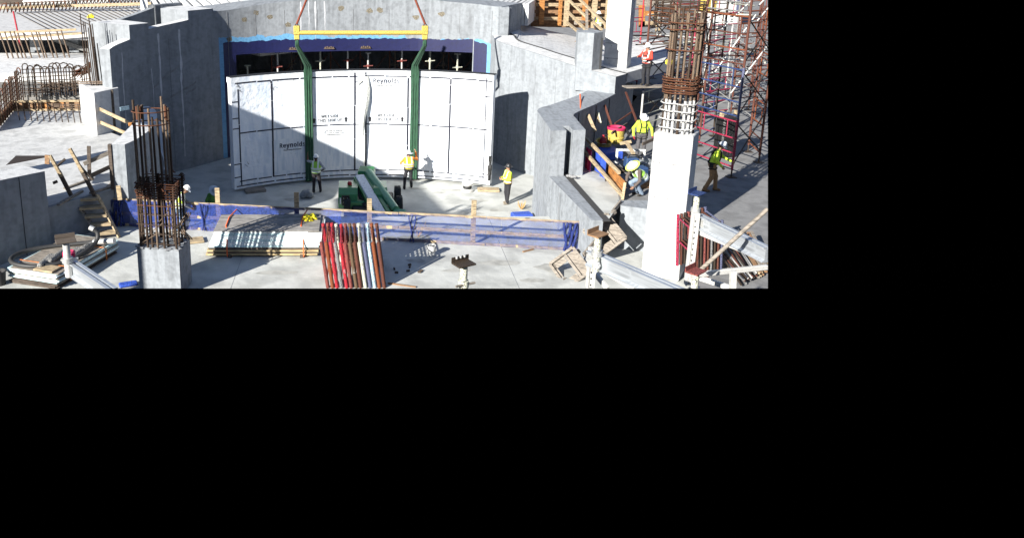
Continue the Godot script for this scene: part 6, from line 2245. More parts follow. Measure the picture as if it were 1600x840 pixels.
	pk.bar(ca + Vector3(0, 0.3, 0.1), Vector3(-17.24, 3, -37.643) + Vector3(0, 0.3, 0), 0.08, 0.5)
	solo("edge_form", "brown form board slanting along the left edge below the hairpins", "form board", pk, M.lumber_brown)
	for i in 11:
		var p: Vector3 = Vector3(-17.092, 3, -40.139).lerp(Vector3(-13.805, 3, -39.558), i / 10.0)
		var b := B.new()
		b.tube(p, p + Vector3(-0.12, 0.95, -0.1), 0.026, 6)
		solo("rebar_stub", "upright rebar stub standing on the slab before the timber curb", "rebar", b, M.rebar, "stubs before the timber curb")
	for i in 3:
		var b := B.new()
		b.tube(Vector3(-16.101, 3, -42.308) + Vector3(0, 0.5 + i * 0.05, 1.0), Vector3(-14.302, 3, -41.984) + Vector3(0, 0.4 + 0.12 * i, 1.0), 0.024, 6)
		solo("tie_rail", "thin rebar tied across the stubs before the curb, %s of three" % ["lowest", "middle", "highest"][i], "rebar", b, M.rebar_grey)
	# guard rail of starter bars before the ribbed deck
	for i in 13:
		var p: Vector3 = Vector3(-24.071, 3.9, -55.521).lerp(Vector3(-19.886, 3.9, -55.824), i / 12.0) + Vector3(rng.randf_range(-0.15, 0.15), 0, 0)
		var b := B.new()
		b.tube(p, p + Vector3(-0.45, 1.75 + rng.randf_range(-0.1, 0.1), -0.1), 0.05, 6)
		solo("starter_bar", "grey starter bar holding the two yellow boards at upper left", "rebar", b, M.rebar_grey, "starter bars at upper left")
	for q in [[Vector3(-25.324, 5.477, -57), Vector3(-19.687, 5.699, -57), "upper"], [Vector3(-25.279, 5.1, -56.8), Vector3(-19.197, 5.455, -56.8), "lower"]]:
		var b := B.new()
		b.bar(q[0], q[1], 0.06, 0.15)
		solo("yellow_rail_board", "%s long yellow board tied across the starter bars at upper left" % q[2], "board", b, M.lumber)
	var rp := B.new()
	rp.tube(Vector3(-23.464, 4.693, -56.5), Vector3(-24.553, 6.801, -58.5), 0.06, 7)
	solo("red_pole", "red pole leaning beside the two yellow boards at upper left", "pole", rp, M.red_paint)

func vec(p: Vector3) -> Array:
	return [p.x, p.y, p.z]

# ---------------------------------------------------------------- right side
func square_frame(label: String, at: Vector3, turn: Vector3, w: float, h: float) -> void:
	var t := thing("timber_lattice", label, "timber frame", at, "timber frames by the sill's end")
	t.rotation = turn
	for q in [[Vector3(-w / 2, 0, 0), Vector3(0.09, h, 0.12)], [Vector3(w / 2, 0, 0), Vector3(0.09, h, 0.12)], [Vector3(0, h / 2, 0), Vector3(w, 0.09, 0.12)], [Vector3(0, -h / 2, 0), Vector3(w, 0.09, 0.12)], [Vector3(0, 0.12 * h, 0), Vector3(w - 0.1, 0.09, 0.1)]]:
		var b := B.new()
		b.box(q[0], q[1], Basis(), 0.006)
		part(t, "bar", b, M.lumber_grey)
	var pl := B.new()
	for q in [[-0.36 * w, -0.2 * h, 0.22 * w, 0.5 * h], [0.36 * w, -0.2 * h, 0.22 * w, 0.5 * h], [0, -0.42 * h, w * 0.9, 0.1 * h], [0, 0.3 * h, w * 0.85, 0.3 * h]]:
		pl.box(Vector3(q[0], q[1], -0.05), Vector3(q[2], q[3], 0.018))
	part(t, "plywood_face", pl, M.lumber_grey).set_meta("kind", "stuff")

func scaffold(label: String, p0: Vector3, p1: Vector3, h: float, legm: Array, rungm: Array, foot: bool) -> void:
	var t := thing("scaffold_bay", label, "scaffold frame", Vector3.ZERO, "scaffold frames on the right deck")
	for q in [p0, p1]:
		var b := B.new()
		b.tube(q, q + Vector3(0, h, 0), 0.048, 8)
		part(t, "leg", b, M[legm[0 if q == p0 else legm.size() - 1]])
		if foot:
			var f := B.new()
			f.tube(q - Vector3(0, 0.3, 0), q, 0.03, 7)
			f.box(q - Vector3(0, 0.3, 0), Vector3(0.32, 0.05, 0.32))
			part(t, "base_jack", f, M.steel_dark)
	var k := 0
	for f in [0.06, 0.33, 0.62, 0.95]:
		var b := B.new()
		b.tube(p0 + Vector3(0, h * f, 0), p1 + Vector3(0, h * f, 0), 0.03, 6)
		part(t, "rung", b, M[rungm[k % rungm.size()]])
		k += 1
	for s in [0.22, 0.78]:
		var b := B.new()
		b.tube(p0.lerp(p1, s) + Vector3(0, h * 0.62, 0), p0.lerp(p1, s) + Vector3(0, h * 0.95, 0), 0.022, 6)
		part(t, "stile", b, M[rungm[0]])

func brace(label: String, a: Vector3, b: Vector3, h: float, m: String) -> void:
	var t := thing("cross_brace", label, "brace", Vector3.ZERO, "cross braces of the right scaffold")
	for q in [[0.1, 0.9], [0.9, 0.1]]:
		var s := B.new()
		s.tube(a + Vector3(0, h * q[0], 0.02 * q[0]), b + Vector3(0, h * q[1], 0.02 * q[0]), 0.026, 6)
		part(t, "diagonal", s, M[m])

func build_right_things() -> void:
	# tall square columns
	column("square_column", "tall white square concrete column standing on the right curved wall, running out of the top", Vector3(12.692, 4.9, -39.836) + Vector3(0.2, -0.01, -0.55), 1.12, 1.1, 4.6, -0.5, [1.28, 2.02, 2.85], M.concrete_white)
	var wc := column("white_column", "tall white square concrete column with white-splashed bars on its top, right foreground", Vector3(9.72, FLOOR + 0.02, -24.2), 1.12, 1.05, 4.62, -0.55, [1.0, 2.6, 3.7], M.concrete_white)
	var cage := thing("column_cage", "tall rusty rebar cage, white-splashed at its foot, on the white right column", "rebar cage", wc.position + Vector3(0, 4.64, 0), "", -0.55)
	for i in 18:
		var f := TAU * i / 18.0
		var p := Vector3(cos(f) * 0.44, 0, sin(f) * 0.44)
		var b := B.new()
		b.tube(p + Vector3(0, 1.0, 0), p + Vector3(rng.randf_range(-0.03, 0.03), 3.5 + rng.randf_range(-0.15, 0.25), 0), 0.036, 8)
		part(cage, "bar", b, M.rebar_grey if i % 3 else M.rebar)
		var s := B.new()
		s.tube(p - Vector3(0, 0.05, 0), p + Vector3(0, 1.0, 0), 0.042, 8)
		part(cage, "bar_foot", s, M.rebar_splash if i % 4 else M.rebar)
	for q in [[0.15, 0], [0.42, 0], [0.68, 0], [0.9, 0], [1.22, 1], [1.28, 1], [1.36, 1], [1.42, 1], [1.5, 1], [1.58, 1], [1.66, 1], [2.5, 1], [3.1, 1], [3.3, 1]]:
		var b := B.new()
		var pts := []
		var s: float = 0.5 + rng.randf_range(-0.01, 0.03)
		for i in 20:
			var f := TAU * i / 20.0
			var sq: float = 1.0 / pow(pow(absf(cos(f)), 4) + pow(absf(sin(f)), 4), 0.25)
			pts.append(Vector3(cos(f) * s * sq, q[0] + rng.randf_range(-0.012, 0.012), sin(f) * s * sq))
		b.path(pts, 0.022, 5, true)
		part(cage, "tie", b, M.rebar_rust if q[1] else M.rebar_splash)
	var hk := B.new()
	for i in 30:
		var f := rng.randf() * TAU
		var p := Vector3(cos(f) * 0.52, 1.2 + rng.randf() * 0.5, sin(f) * 0.52)
		hk.path([p, p + Vector3(cos(f) * 0.1, 0.08, sin(f) * 0.1), p * 0.93 + Vector3(0, 0.12, 0)], 0.018, 5)
	part(cage, "tie_hooks", hk, M.rebar_rust).set_meta("kind", "stuff")
	var cr := B.new()
	for k in 5:
		blot(cr, Vector3(rng.randf_range(-0.4, 0.4), 0.012, rng.randf_range(-0.4, 0.4)), Vector3.UP, 0.12, 0.12)
		cr.box(Vector3(rng.randf_range(-0.4, 0.4), 0.03, rng.randf_range(-0.45, 0.45)), Vector3(0.16, 0.07, 0.12), Basis(Vector3.UP, k), 0.02)
	part(cage, "splash", cr, M.whitewash).set_meta("kind", "stuff")
	# rebar mat held up behind the cage
	var mat_ := thing("rebar_ring_mat", "bent rusty rebar mat on scaffold boards behind the tall right cage", "rebar")
	for k in 9:
		var b := B.new()
		var pts := []
		for i in 18:
			var f := TAU * i / 18.0
			pts.append(Vector3(12.105, 9.15, -31) + Vector3(cos(f) * (0.85 + 0.05 * (k % 3)), -0.35 + k * 0.09 + rng.randf_range(-0.03, 0.03), sin(f) * 0.9))
		b.path(pts, 0.022, 5, true)
		part(mat_, "hoop", b, M.rebar_rust if k % 2 else M.rebar)
	for i in 16:
		var f := TAU * i / 16.0
		var b := B.new()
		var p: Vector3 = Vector3(12.105, 9.15, -31) + Vector3(cos(f) * 0.88, -0.45, sin(f) * 0.9)
		b.tube(p, p + Vector3(0, 0.95, 0), 0.022, 5)
		part(mat_, "upright", b, M.rebar)
	# scaffold towers on the right deck
	var e2 := Vector3(2.1, 0, -1.7)
	var a1 := Vector3(14.2, DECK + 0.3, -29.8)
	var b1 := Vector3(13.5, DECK + 0.3, -31.9)
	scaffold("pink scaffold frame at deck level, beside the worker in brown trousers", a1, b1, 1.95, ["pink_paint", "brown_paint"], ["pink_paint"], true)
	scaffold("blue-railed scaffold frame, second lift above the worker in brown trousers", a1 + Vector3(0, 1.95, 0), b1 + Vector3(0, 1.95, 0), 1.95, ["indigo_paint", "brown_paint"], ["blue_paint"], false)
	scaffold("brown scaffold frame, third lift above the worker in brown trousers", a1 + Vector3(0, 3.9, 0), b1 + Vector3(0, 3.9, 0), 1.95, ["brown_paint"], ["brown_paint", "orange_rust"], false)
	scaffold("brown scaffold frame, top lift above the worker in brown trousers", a1 + Vector3(0, 5.85, 0), b1 + Vector3(0, 5.85, 0), 1.2, ["brown_paint"], ["grey_paint"], false)
	var a2 := Vector3(16.25, DECK + 0.3, -31.9)
	var b2 := Vector3(16.6, DECK + 0.3, -33.6)
	for k in 3:
		scaffold("rust-brown scaffold frame at the right edge, %s lift" % ["first", "second", "third"][k], a2 + Vector3(0, k * 1.95, 0), b2 + Vector3(0, k * 1.95, 0), 1.95, ["brown_paint"], ["orange_rust", "brown_paint"], k == 0)
		brace("dark cross brace at the right edge, %s lift from below" % ["first", "second", "third"][k], a1 + Vector3(0, k * 1.95, 0), a2 + Vector3(0, k * 1.95, 0), 1.95, "steel_dark")
	var a3 := Vector3(14.9, DECK + 0.3, -34.6)
	var b3 := Vector3(16.3, DECK + 0.3, -36.4)
	for k in 4:
		scaffold("dark brown scaffold frame behind the black wrapped stack, %s lift" % ["first", "second", "third", "fourth"][k], a3 + Vector3(0, k * 1.8, 0), b3 + Vector3(0, k * 1.8, 0), 1.8, ["brown_paint", "steel_dark"], [["blue_paint"], ["pink_paint"], ["brown_paint", "pink_paint"], ["orange_rust"]][k], k == 0)
	var a4 := Vector3(13.05, DECK + 0.3, -36.8)
	var b4 := Vector3(15.0, DECK + 0.3, -38.8)
	for k in 4:
		scaffold("scaffold frame beside the worker in red, %s lift" % ["first", "blue second", "brown third", "top"][k], a4 + Vector3(0, k * 1.75, 0), b4 + Vector3(0, k * 1.75, 0), 1.75, [["alu_dull", "brown_paint"], ["blue_paint", "brown_paint"], ["brown_paint", "red_paint"], ["brown_paint", "red_paint"]][k], [["cream_paint"], ["blue_paint"], ["brown_paint"], ["brown_paint", "pink_paint"]][k], k == 0)
		brace("dark cross brace between the worker in red and the tall cage, %s lift" % ["first", "second", "third", "top"][k], a4 + Vector3(0, k * 1.75, 0), b4 + Vector3(0, k * 1.75, 0), 1.75, "steel_dark")
		brace("dark cross brace behind the black wrapped stack, %s lift" % ["first", "second", "third", "top"][k], b1 + Vector3(0, k * 1.9, 0), a3 + Vector3(0, k * 1.8, 0), 1.8, "steel_dark")
	var rows := [[17.0, -39.5, "grey_paint", "pink_paint", "just behind the third tower"], [18.9, -40.5, "brown_paint", "brown_paint", "right of the pink-railed one"], [17.2, -45.0, "pink_paint", "pink_paint", "with pink legs"], [19.5, -45.5, "alu_dull", "grey_paint", "with pale legs"], [21.8, -47.0, "brown_paint", "orange_rust", "farthest right"], [20.6, -42.2, "brown_paint", "red_dull", "at the right edge behind the near towers"], [16.2, -42.4, "brown_paint", "steel_dark", "behind the tall cage"], [19.0, -52.0, "grey_paint", "alu_dull", "in the last row, left one"], [23.0, -52.5, "alu_dull", "cream_paint", "in the last row, right one"], [15.2, -48.0, "red_paint", "pink_paint", "left of the tall cage, beyond the ring mat"]]
	for q in rows:
		for k in 3:
			var p := Vector3(q[0], DECK + 0.3 + k * 1.9, q[1])
			scaffold("far scaffold frame %s, %s lift" % [q[4], ["first", "second", "third"][k]], p, p + Vector3(1.7, 0, -0.9), 1.9, [q[2]], [q[3]], k == 0)
			if k < 2:
				brace("thin far brace %s, %s lift" % [q[4], ["first", "second"][k]], p, p + Vector3(1.9, 0, 1.4), 1.9, "grey_paint")
	for i in 26:
		var b := B.new()
		var p: Vector3 = Vector3(15.115, 8.745, -36).lerp(Vector3(16.952, 8.664, -34), (i % 13) / 12.0) + Vector3(0, rng.randf_range(-0.5, 0.5) - (1.6 if i > 12 else 0.0), rng.randf_range(-6, 2))
		b.tube(p, p + Vector3(rng.randf_range(-2.4, 1.6), rng.randf_range(-0.2, 0.2), rng.randf_range(-1.5, 1.0)), 0.035, 6)
		solo("scaffold_tube", "loose level tube across the scaffold tops at upper right", "tube", b, M[["alu_dull", "steel_dark", "cream_paint", "brown_paint", "steel_dark"][i % 5]], "loose tubes at upper right")
	for i in 5:
		var b := B.new()
		var p: Vector3 = Vector3(15.345, 7.212, -33) + Vector3(rng.randf_range(-1.2, 0.8), rng.randf_range(-1.4, 2.2), rng.randf_range(-1, 1))
		b.tube(p, p + Vector3(1.6, 1.5 + 0.2 * i, -0.4), 0.03, 6)
		solo("pale_tube_brace", "pale diagonal tube brace among the right scaffold towers", "tube", b, M.alu_dull, "pale tube braces at right")
	# what stands and lies on the deck
	var bs := thing("black_wrapped_stack", "upright stack wrapped in black plastic beside the pink scaffold frame", "stack", Vector3(15.246, 3.1, -32.862), "", 0.2)
	var bb := B.new()
	bb.box(Vector3(0, 0.85, 0), Vector3(0.72, 1.7, 0.6), Basis(), 0.06)
	part(bs, "black_plastic", bb, M.tarp_black)
	for s in [-0.3, 0.35]:
		var b := B.new()
		b.box(Vector3(s, 1.8, 0), Vector3(0.14, 0.3, 0.12), Basis(), 0.01)
		part(bs, "timber_end", b, M.lumber)
	var drum := thing("yellow_drum", "yellow drum with a magenta lid beside the stepped wall", "drum", Vector3(10.763, 3.1, -34.802) + Vector3(0.35, 0, 0.6))
	var d0 := B.new()
	d0.lathe(Vector3(0, 0.25, 0), [[0.0, 0.0], [0.33, 0.0], [0.33, 0.2], [0.36, 0.22], [0.36, 0.28], [0.34, 0.3], [0.36, 0.6], [0.0, 0.6]], 22)
	part(drum, "body", d0, M.yellow_paint)
	var d1 := B.new()
	d1.lathe(Vector3(0, 0.85, 0), [[0.385, 0.0], [0.385, 0.08], [0.36, 0.1], [0.36, 0.02], [0.0, 0.02]], 22)
	part(drum, "lid", d1, M.magenta)
	var d2 := B.new()
	d2.tube(Vector3(-0.37, 0.62, 0), Vector3(-0.3, 0.62, 0), 0.03, 6)
	d2.tube(Vector3(0.36, 0.9, 0.1), Vector3(0.55, 0.6, 0.1), 0.06, 8)
	part(drum, "dark_handle", d2, M.black)
	var bin := B.new()
	bin.lathe(Vector3(10.373, 3.1, -33.276), [[0.0, 0.0], [0.24, 0.0], [0.3, 0.55], [0.36, 0.62], [0.3, 0.6], [0.24, 0.1]], 18, Basis.from_euler(Vector3(0.2, 0, 0.1)))
	solo("yellow_tub", "yellow tub with a tilted rim in front of the drum", "tub", bin, M.yellow_paint)
	var ex := thing("fire_extinguisher", "red fire extinguisher with a pale label in front of the yellow drum", "fire extinguisher", Vector3(10.163, 3.1, -33.486) + Vector3(0.1, 0.1, 0.3))
	var x0 := B.new()
	x0.lathe(Vector3.ZERO, [[0.0, 0.0], [0.14, 0.02], [0.15, 0.5], [0.12, 0.6], [0.05, 0.66], [0.05, 0.74], [0.0, 0.74]], 16)
	part(ex, "cylinder", x0, M.red_paint)
	var x1 := B.new()
	x1.box(Vector3(0.0, 0.34, 0.148), Vector3(0.15, 0.14, 0.012))
	part(ex, "label", x1, M.alu_dull)
	var x2 := B.new()
	x2.path([Vector3(0, 0.72, 0), Vector3(0.16, 0.74, 0), Vector3(0.2, 0.5, 0.05), Vector3(0.18, 0.25, 0.05)], 0.02, 6)
	part(ex, "hose", x2, M.rubber)
	# the timber and orange forms along the slab strip
	for q in [[Vector3(8.974, 4.281, -31.2), Vector3(9.197, 3.918, -27.6), "upper"], [Vector3(8.904, 3.787, -31), Vector3(9.14, 3.293, -26.9), "lower"]]:
		var b := B.new()
		b.bar(q[0], q[1], 0.1, 0.12, Vector3.UP, 0.008)
		solo("form_rail", "%s long pale timber rail sloping past the orange form board" % q[2], "rail", b, M.lumber)
	for q in [[0.0, 0.5], [0.51, 1.0]]:
		var b := B.new()
		var p0: Vector3 = Vector3(9.403, 3.1, -29.618)
		var p1: Vector3 = Vector3(9.32, 3.1, -27.351)
		b.bar(p0.lerp(p1, q[0]) + Vector3(0, 0.3, 0), p0.lerp(p1, q[1]) + Vector3(0, 0.3, 0), 0.05, 0.58, Vector3.UP, 0.006)
		solo("orange_form_board", "orange form board standing on edge, %s the worker in the wide hat" % ("farther from" if q[0] == 0.0 else "nearer to"), "form board", b, M.form_orange)
	var ep := B.new()
	ep.bar(Vector3(9.258, 3.718, -27.1), Vector3(9.151, 3.154, -26.9), 0.09, 0.1)
	solo("form_end_post", "short pale post at the near end of the orange form boards", "post", ep, M.lumber)
	for q in [["tarp_blue", Vector3(9.312, 3.1, -31.115), Vector3(9.256, 3.1, -29.203), 0.75, "blue tarpaulin hung between the form rails"], ["magenta", Vector3(8.982, 3.1, -31.115), Vector3(9.011, 3.1, -30.394), 0.85, "magenta cloth hung on the form rails beside the blue tarpaulin"]]:
		var b := B.new()
		for i in 12:
			var p := []
			for z in [[i, 0.02], [i + 1, 0.02], [i + 1, 1.0], [i, 1.0]]:
				var f: float = z[0] / 12.0
				p.append(q[1].lerp(q[2], f) + Vector3(0.05 * sin(f * 17.0), z[1] * q[3], 0.06 * cos(f * 13.0) - 0.05))
			b.quad(p[0], p[1], p[2], p[3], Vector3.LEFT)
		solo("hung_cloth", q[4], "cloth", b, M[q[0]])
	var cl := thing("dark_cooler", "dark blue cooler box with a handle beside the worker in the wide hat", "cooler", Vector3(10.395, 3.1, -30.218) + Vector3(0.1, 0.12, 0))
	var c0 := B.new()
	c0.box(Vector3(0, 0.28, 0), Vector3(0.5, 0.55, 0.4), Basis(), 0.05)
	part(cl, "box", c0, M.cooler_blue)
	var c1 := B.new()
	c1.path([Vector3(-0.2, 0.5, 0.1), Vector3(-0.16, 0.68, 0.1), Vector3(0.16, 0.68, 0.1), Vector3(0.2, 0.5, 0.1)], 0.03, 6)
	part(cl, "handle", c1, M.black)
	var wf := thing("white_surround", "white painted wooden frame standing behind the dark cooler", "frame", Vector3(10.783, 3.1, -31.115) + Vector3(0.1, 0.28, -0.4), "", -0.1)
	for q in [[Vector3(0, 0.34, 0), Vector3(1.15, 0.09, 0.09)], [Vector3(-0.53, 0.05, 0), Vector3(0.09, 0.55, 0.09)], [Vector3(0.53, 0.05, 0), Vector3(0.09, 0.55, 0.09)]]:
		var b := B.new()
		b.box(q[0], q[1], Basis(), 0.008)
		part(wf, "bar", b, M.pail_white)
	for q in [[Vector3(10.353, 3.1, -32.659), 0.9, 0.35, 0.9, "tarp_blue", "dark_tarp", "folded dark blue tarpaulin behind the form rails"], [Vector3(10.38, 3.1, -28.56), 0.75, 0.3, 0.5, "lumber_brown", "brown_plywood", "brown plywood pieces stacked at the foot of the white column"], [Vector3(11.417, 3.1, -31.115), 0.55, 0.3, 0.5, "bag", "grey_sack", "grey sack slumped between the cooler and the white column"], [Vector3(10.033, 3.1, -30.571), 0.6, 0.15, 0.5, "lumber_dark", "dark_board", "dark board behind the orange form"], [Vector3(10.748, 3.1, -29.872), 0.5, 0.4, 0.4, "cooler_blue", "dark_bag", "dark bag beside the grey sack"]]:
		var b := B.new()
		b.box(q[0] + Vector3(0, q[2] / 2, 0), Vector3(q[1], q[2], q[3]), Basis.from_euler(Vector3(0.06, rng.randf_range(-0.5, 0.5), 0.05)), 0.05)
		solo(q[5], q[6], q[5].split("_")[1], b, M[q[4]])
	for q in [[Vector3(11.052, 4.656, -35.9), Vector3(11.161, 3.766, -34.8), 0.09, "brown_paint", "red-brown prop leaning on the stepped wall, left of the pair"], [Vector3(12.652, 4.844, -38), Vector3(12.446, 3.923, -35.5), 0.09, "brown_paint", "red-brown prop leaning on the stepped wall, right of the pair"], [Vector3(11.352, 3.963, -35.2), Vector3(12.456, 4.227, -36.4), 0.06, "brown_paint", "thin red-brown bar between the two leaning props"], [Vector3(9.847, 4.585, -34.2), Vector3(9.963, 4.042, -33.4), 0.13, "lumber", "pale board leaning behind the yellow drum"], [Vector3(10.459, 4.57, -35.2), Vector3(10.491, 4.105, -34.7), 0.07, "lumber", "thin pale stick leaning behind the yellow drum"], [Vector3(10.544, 4.57, -35.2), Vector3(10.575, 4.105, -34.7), 0.06, "cream_paint", "cream stick leaning behind the yellow drum"], [Vector3(10.701, 3.935, -33.5), Vector3(11.822, 4.008, -35), 0.1, "lumber_dark", "dark board lying from the drum to the leaning props"], [Vector3(11.14, 4.098, -31), Vector3(11.76, 4.181, -31.5), 0.12, "lumber_dark", "dark board on the deck behind the harnessed worker"], [Vector3(10.507, 4.176, -31), Vector3(10.473, 3.976, -30), 0.14, "lumber", "pale notched board held in front of the harnessed worker"], [Vector3(10.326, 4.073, -31.2), Vector3(10.671, 4.227, -30.9), 0.12, "lumber", "pale board crossing the notched board"]]:
		var b := B.new()
		b.bar(q[0], q[1], q[2], 0.06, Vector3.BACK, 0.006)
		solo("leaning_timber", q[4], "timber", b, M[q[3]])
	var rc := B.new()
	rc.path([Vector3(10.052, 5.057, -36.4), Vector3(9.773, 4.914, -35.2), Vector3(9.419, 4.872, -33.9), Vector3(9.22, 4.66, -33.6), Vector3(9.095, 4.539, -33.4)], 0.03, 6)
	solo("draped_line", "orange cord draped over the stepped curved wall", "line", rc, M.orange_cord)
	# timber odds and ends at the sill's end
	square_frame("weathered timber frame with a square hole, upper of two by the sill's end", Vector3(8.081, 2.523, -25.2), Vector3(-0.5, -0.5, -0.75), 1.0, 0.95)
	square_frame("weathered timber frame with a square hole, lower of two on the floor", Vector3(6.66, 1.9, -23.9), Vector3(-0.6, -0.55, -0.72), 0.95, 0.9)
	for q in [[Vector3(7.142, 2.209, -24.2), Vector3(7.818, 2.465, -25), "between the two timber frames"], [Vector3(8.169, 2.962, -25.4), Vector3(8.989, 3.183, -26.6), "along the broken slab end"], [Vector3(7.827, 2.834, -25.2), Vector3(8.575, 3.112, -25.8), "on the upper timber frame"], [Vector3(6.059, 1.478, -23.2), Vector3(6.516, 1.554, -23.8), "under the lower timber frame"], [Vector3(7.047, 2.281, -24.4), Vector3(6.818, 2.12, -24.1), "beside the lower timber frame"]]:
		var b := B.new()
		b.bar(q[0], q[1], 0.13, 0.07, Vector3.BACK, 0.006)
		solo("grey_timber", "grey weathered timber %s" % q[2], "timber", b, M.lumber_grey)
	# the crowd of stored frames and bundles at the lower right
	for i in 9:
		var p: Vector3 = Vector3(8.896, 3.1, -20.111).lerp(Vector3(9.902, 3.1, -20.75), i / 8.0)
		var g := thing("stored_scaffold", "dark scaffold frame in the shaded row at the lower right, number %s from the left" % ["one", "two", "three", "four", "five", "six", "seven", "eight", "nine"][i], "scaffold frame", p, "stored frames at lower right")
		var mm: Material = M[["pink_paint", "brown_paint", "steel_dark", "red_dull", "brown_paint", "grey_paint", "steel_dark", "brown_paint", "indigo_paint"][i]]
		for z in [0.0, -1.1]:
			var b := B.new()
			b.tube(Vector3(0, 0, z), Vector3(-0.12, 1.5, z), 0.045, 8)
			part(g, "leg", b, mm)
		for h in [0.94, 0.5]:
			var b := B.new()
			b.tube(Vector3(-0.12 * h, 1.5 * h, 0), Vector3(-0.12 * h, 1.5 * h, -1.1), 0.025, 6)
			part(g, "rung", b, mm)
	for i in 34:
		var f := i / 33.0
		var a: Vector3 = Vector3(10.169, 3.1, -21.709).lerp(Vector3(11.71, 3.1, -22.908), f) + Vector3(0, 0.1 + rng.randf() * 0.3, 0)
		var e: Vector3 = Vector3(9.986, 3.1, -19.704).lerp(Vector3(11.133, 3.1, -20.62), f) + Vector3(0, 0.05 + rng.randf() * 0.25, 0)
		var b := B.new()
		var tube := i < 20
		if tube:
			b.tube(a, e, 0.026, 7)
		else:
			b.bar(a, e, 0.09, 0.05, Vector3.UP, 0.005)
		if tube:
			solo("stored_tube", "thin tube in the bundle lying at the lower right corner", "tube", b, M[["steel_dark", "grey_paint", "alu_dull", "brown_paint", "steel_dark"][i % 5]], "bundle of tubes at lower right")
		else:
			solo("stored_board", "board in the bundle lying at the right edge below the joist", "board", b, M[["lumber", "lumber_grey", "lumber_brown", "lumber"][i % 4]], "bundle of boards at lower right")
	# upper deck: timber formwork, braces
	var fw := thing("formwork_wall", "timber formwork wall with dark gaps at the back of the upper deck", "formwork")
	var w0: Vector3 = Vector3(10.409, 6.882, -49.8)
	var w1: Vector3 = Vector3(15.433, 6.507, -50.4)
	for k in 6:
		var b := B.new()
		b.bar(w0 + Vector3(0, 0.25 + k * 0.42, -0.3), w1 + Vector3(0, 0.55 + k * 0.42, -0.3), 0.06, 0.2)
		part(fw, "board", b, M.lumber_brown if k % 2 else M.lumber)
	var dk := B.new()
	dk.bar(w0 + Vector3(0, 1.4, -0.9), w1 + Vector3(0, 1.6, -0.9), 0.08, 3.4)
	part(fw, "back_sheeting", dk, M.lumber_brown)
	for q in [0.14, 0.37, 0.45, 0.68, 0.8, 0.97]:
		var b := B.new()
		b.box(w0.lerp(w1, q) + Vector3(0, 1.4, -0.05), Vector3(0.3 if q != 0.37 else 0.2, 2.9, 0.16), Basis(), 0.01)
		part(fw, "post", b, M.form_orange if q in [0.14, 0.37, 0.68] else M.lumber)
	for q in [[Vector3(12.239, 8.471, -48.5), Vector3(12.925, 7.545, -46.5), "first"], [Vector3(12.955, 8.434, -48.5), Vector3(13.779, 7.182, -45.5), "second"], [Vector3(12.286, 7.727, -48.5), Vector3(12.483, 7.025, -45), "third"], [Vector3(13.432, 7.339, -47.5), Vector3(13.511, 6.97, -45.5), "fourth"], [Vector3(12.075, 7.155, -47.5), Vector3(11.845, 6.954, -43.5), "fifth"]]:
		var b := B.new()
		b.bar(q[0], q[1], 0.16, 0.1, Vector3.UP, 0.006)
		solo("raking_brace", "raking timber brace on the upper deck, %s from the left" % q[2], "brace", b, M.lumber)
	var up := B.new()
	up.bar(Vector3(11.928, 6.658, -42.6), Vector3(11.867, 8.328, -42.8), 0.12, 0.1)
	solo("brace_post", "upright timber at the foot of the raking braces", "post", up, M.lumber_grey)
	var gs := B.new()
	gs.side([Vector2(0, 0), Vector2(0.75, 0.0), Vector2(0.7, 0.5)], Vector3(11.081, 6.758, -41.8), Vector3(1, 0, 0), Vector3(0, 1, 0), Vector3(0, 0, -0.05))
	solo("plywood_gusset", "triangular brown plywood gusset at the foot of the raking braces", "plywood", gs, M.lumber_brown)
	var st := B.new()
	for k in 4:
		st.box(Vector3(12.553, 7.149, -46.5) + Vector3(0.1 * k, 0.05, -0.4 * k), Vector3(0.9, 0.05, 0.2), Basis(Vector3.UP, 0.8))
	solo("grating_boards", "row of grey boards lying under the raking braces", "boards", st, M.lumber_grey).set_meta("kind", "stuff")
	# beyond: timbers, stacks and a white cabin on the far slab at right
	for q in [[Vector3(20.527, 6.576, -60), Vector3(22.121, 6.483, -60), 0.35, "form_orange", "upper orange timber beam beyond the right deck"], [Vector3(19.907, 5.994, -58), Vector3(21.45, 5.949, -58), 0.4, "lumber", "lower yellow timber beam beyond the right deck"], [Vector3(20.063, 5.769, -58), Vector3(19.932, 7.292, -58), 0.4, "form_orange", "upright orange timber beyond the right deck"], [Vector3(20.861, 5.521, -57), Vector3(20.653, 6.847, -57), 0.3, "lumber", "upright yellow timber beyond the right deck"], [Vector3(20.91, 7.11, -62), Vector3(24.029, 7.157, -62), 0.5, "lumber_grey", "long grey timber at the top edge beyond the right deck"]]:
		var b := B.new()
		b.bar(q[0], q[1], q[2], 0.2, Vector3.BACK, 0.01)
		solo("far_timber", q[4], "timber", b, M[q[3]])
	var wb := thing("white_cabin", "white site cabin far behind the right scaffold", "cabin", Vector3(38.564, 3.1, -86.594))
	var c2 := B.new()
	c2.box(Vector3(0, 1.6, 0), Vector3(2.6, 3.2, 2.4), Basis(), 0.03)
	part(wb, "walls", c2, M.pail_white)
	var c3 := B.new()
	c3.box(Vector3(0.9, 1.7, 1.22), Vector3(0.6, 1.6, 0.06))
	part(wb, "window", c3, M.indigo_paint)
	var yb := B.new()
	yb.box(Vector3(23.329, 7.62, -55), Vector3(0.9, 1.2, 0.7), Basis(Vector3.UP, 0.3), 0.08)
	solo("yellow_cabinet", "yellow machine cabinet at the top edge behind the tall cage", "cabinet", yb, M.yellow_paint)
	var yr := B.new()
	yr.box(Vector3(13.808, 6.577, -36), Vector3(0.32, 0.26, 0.28), Basis.from_euler(Vector3(0.3, 0.4, 0.2)), 0.08)
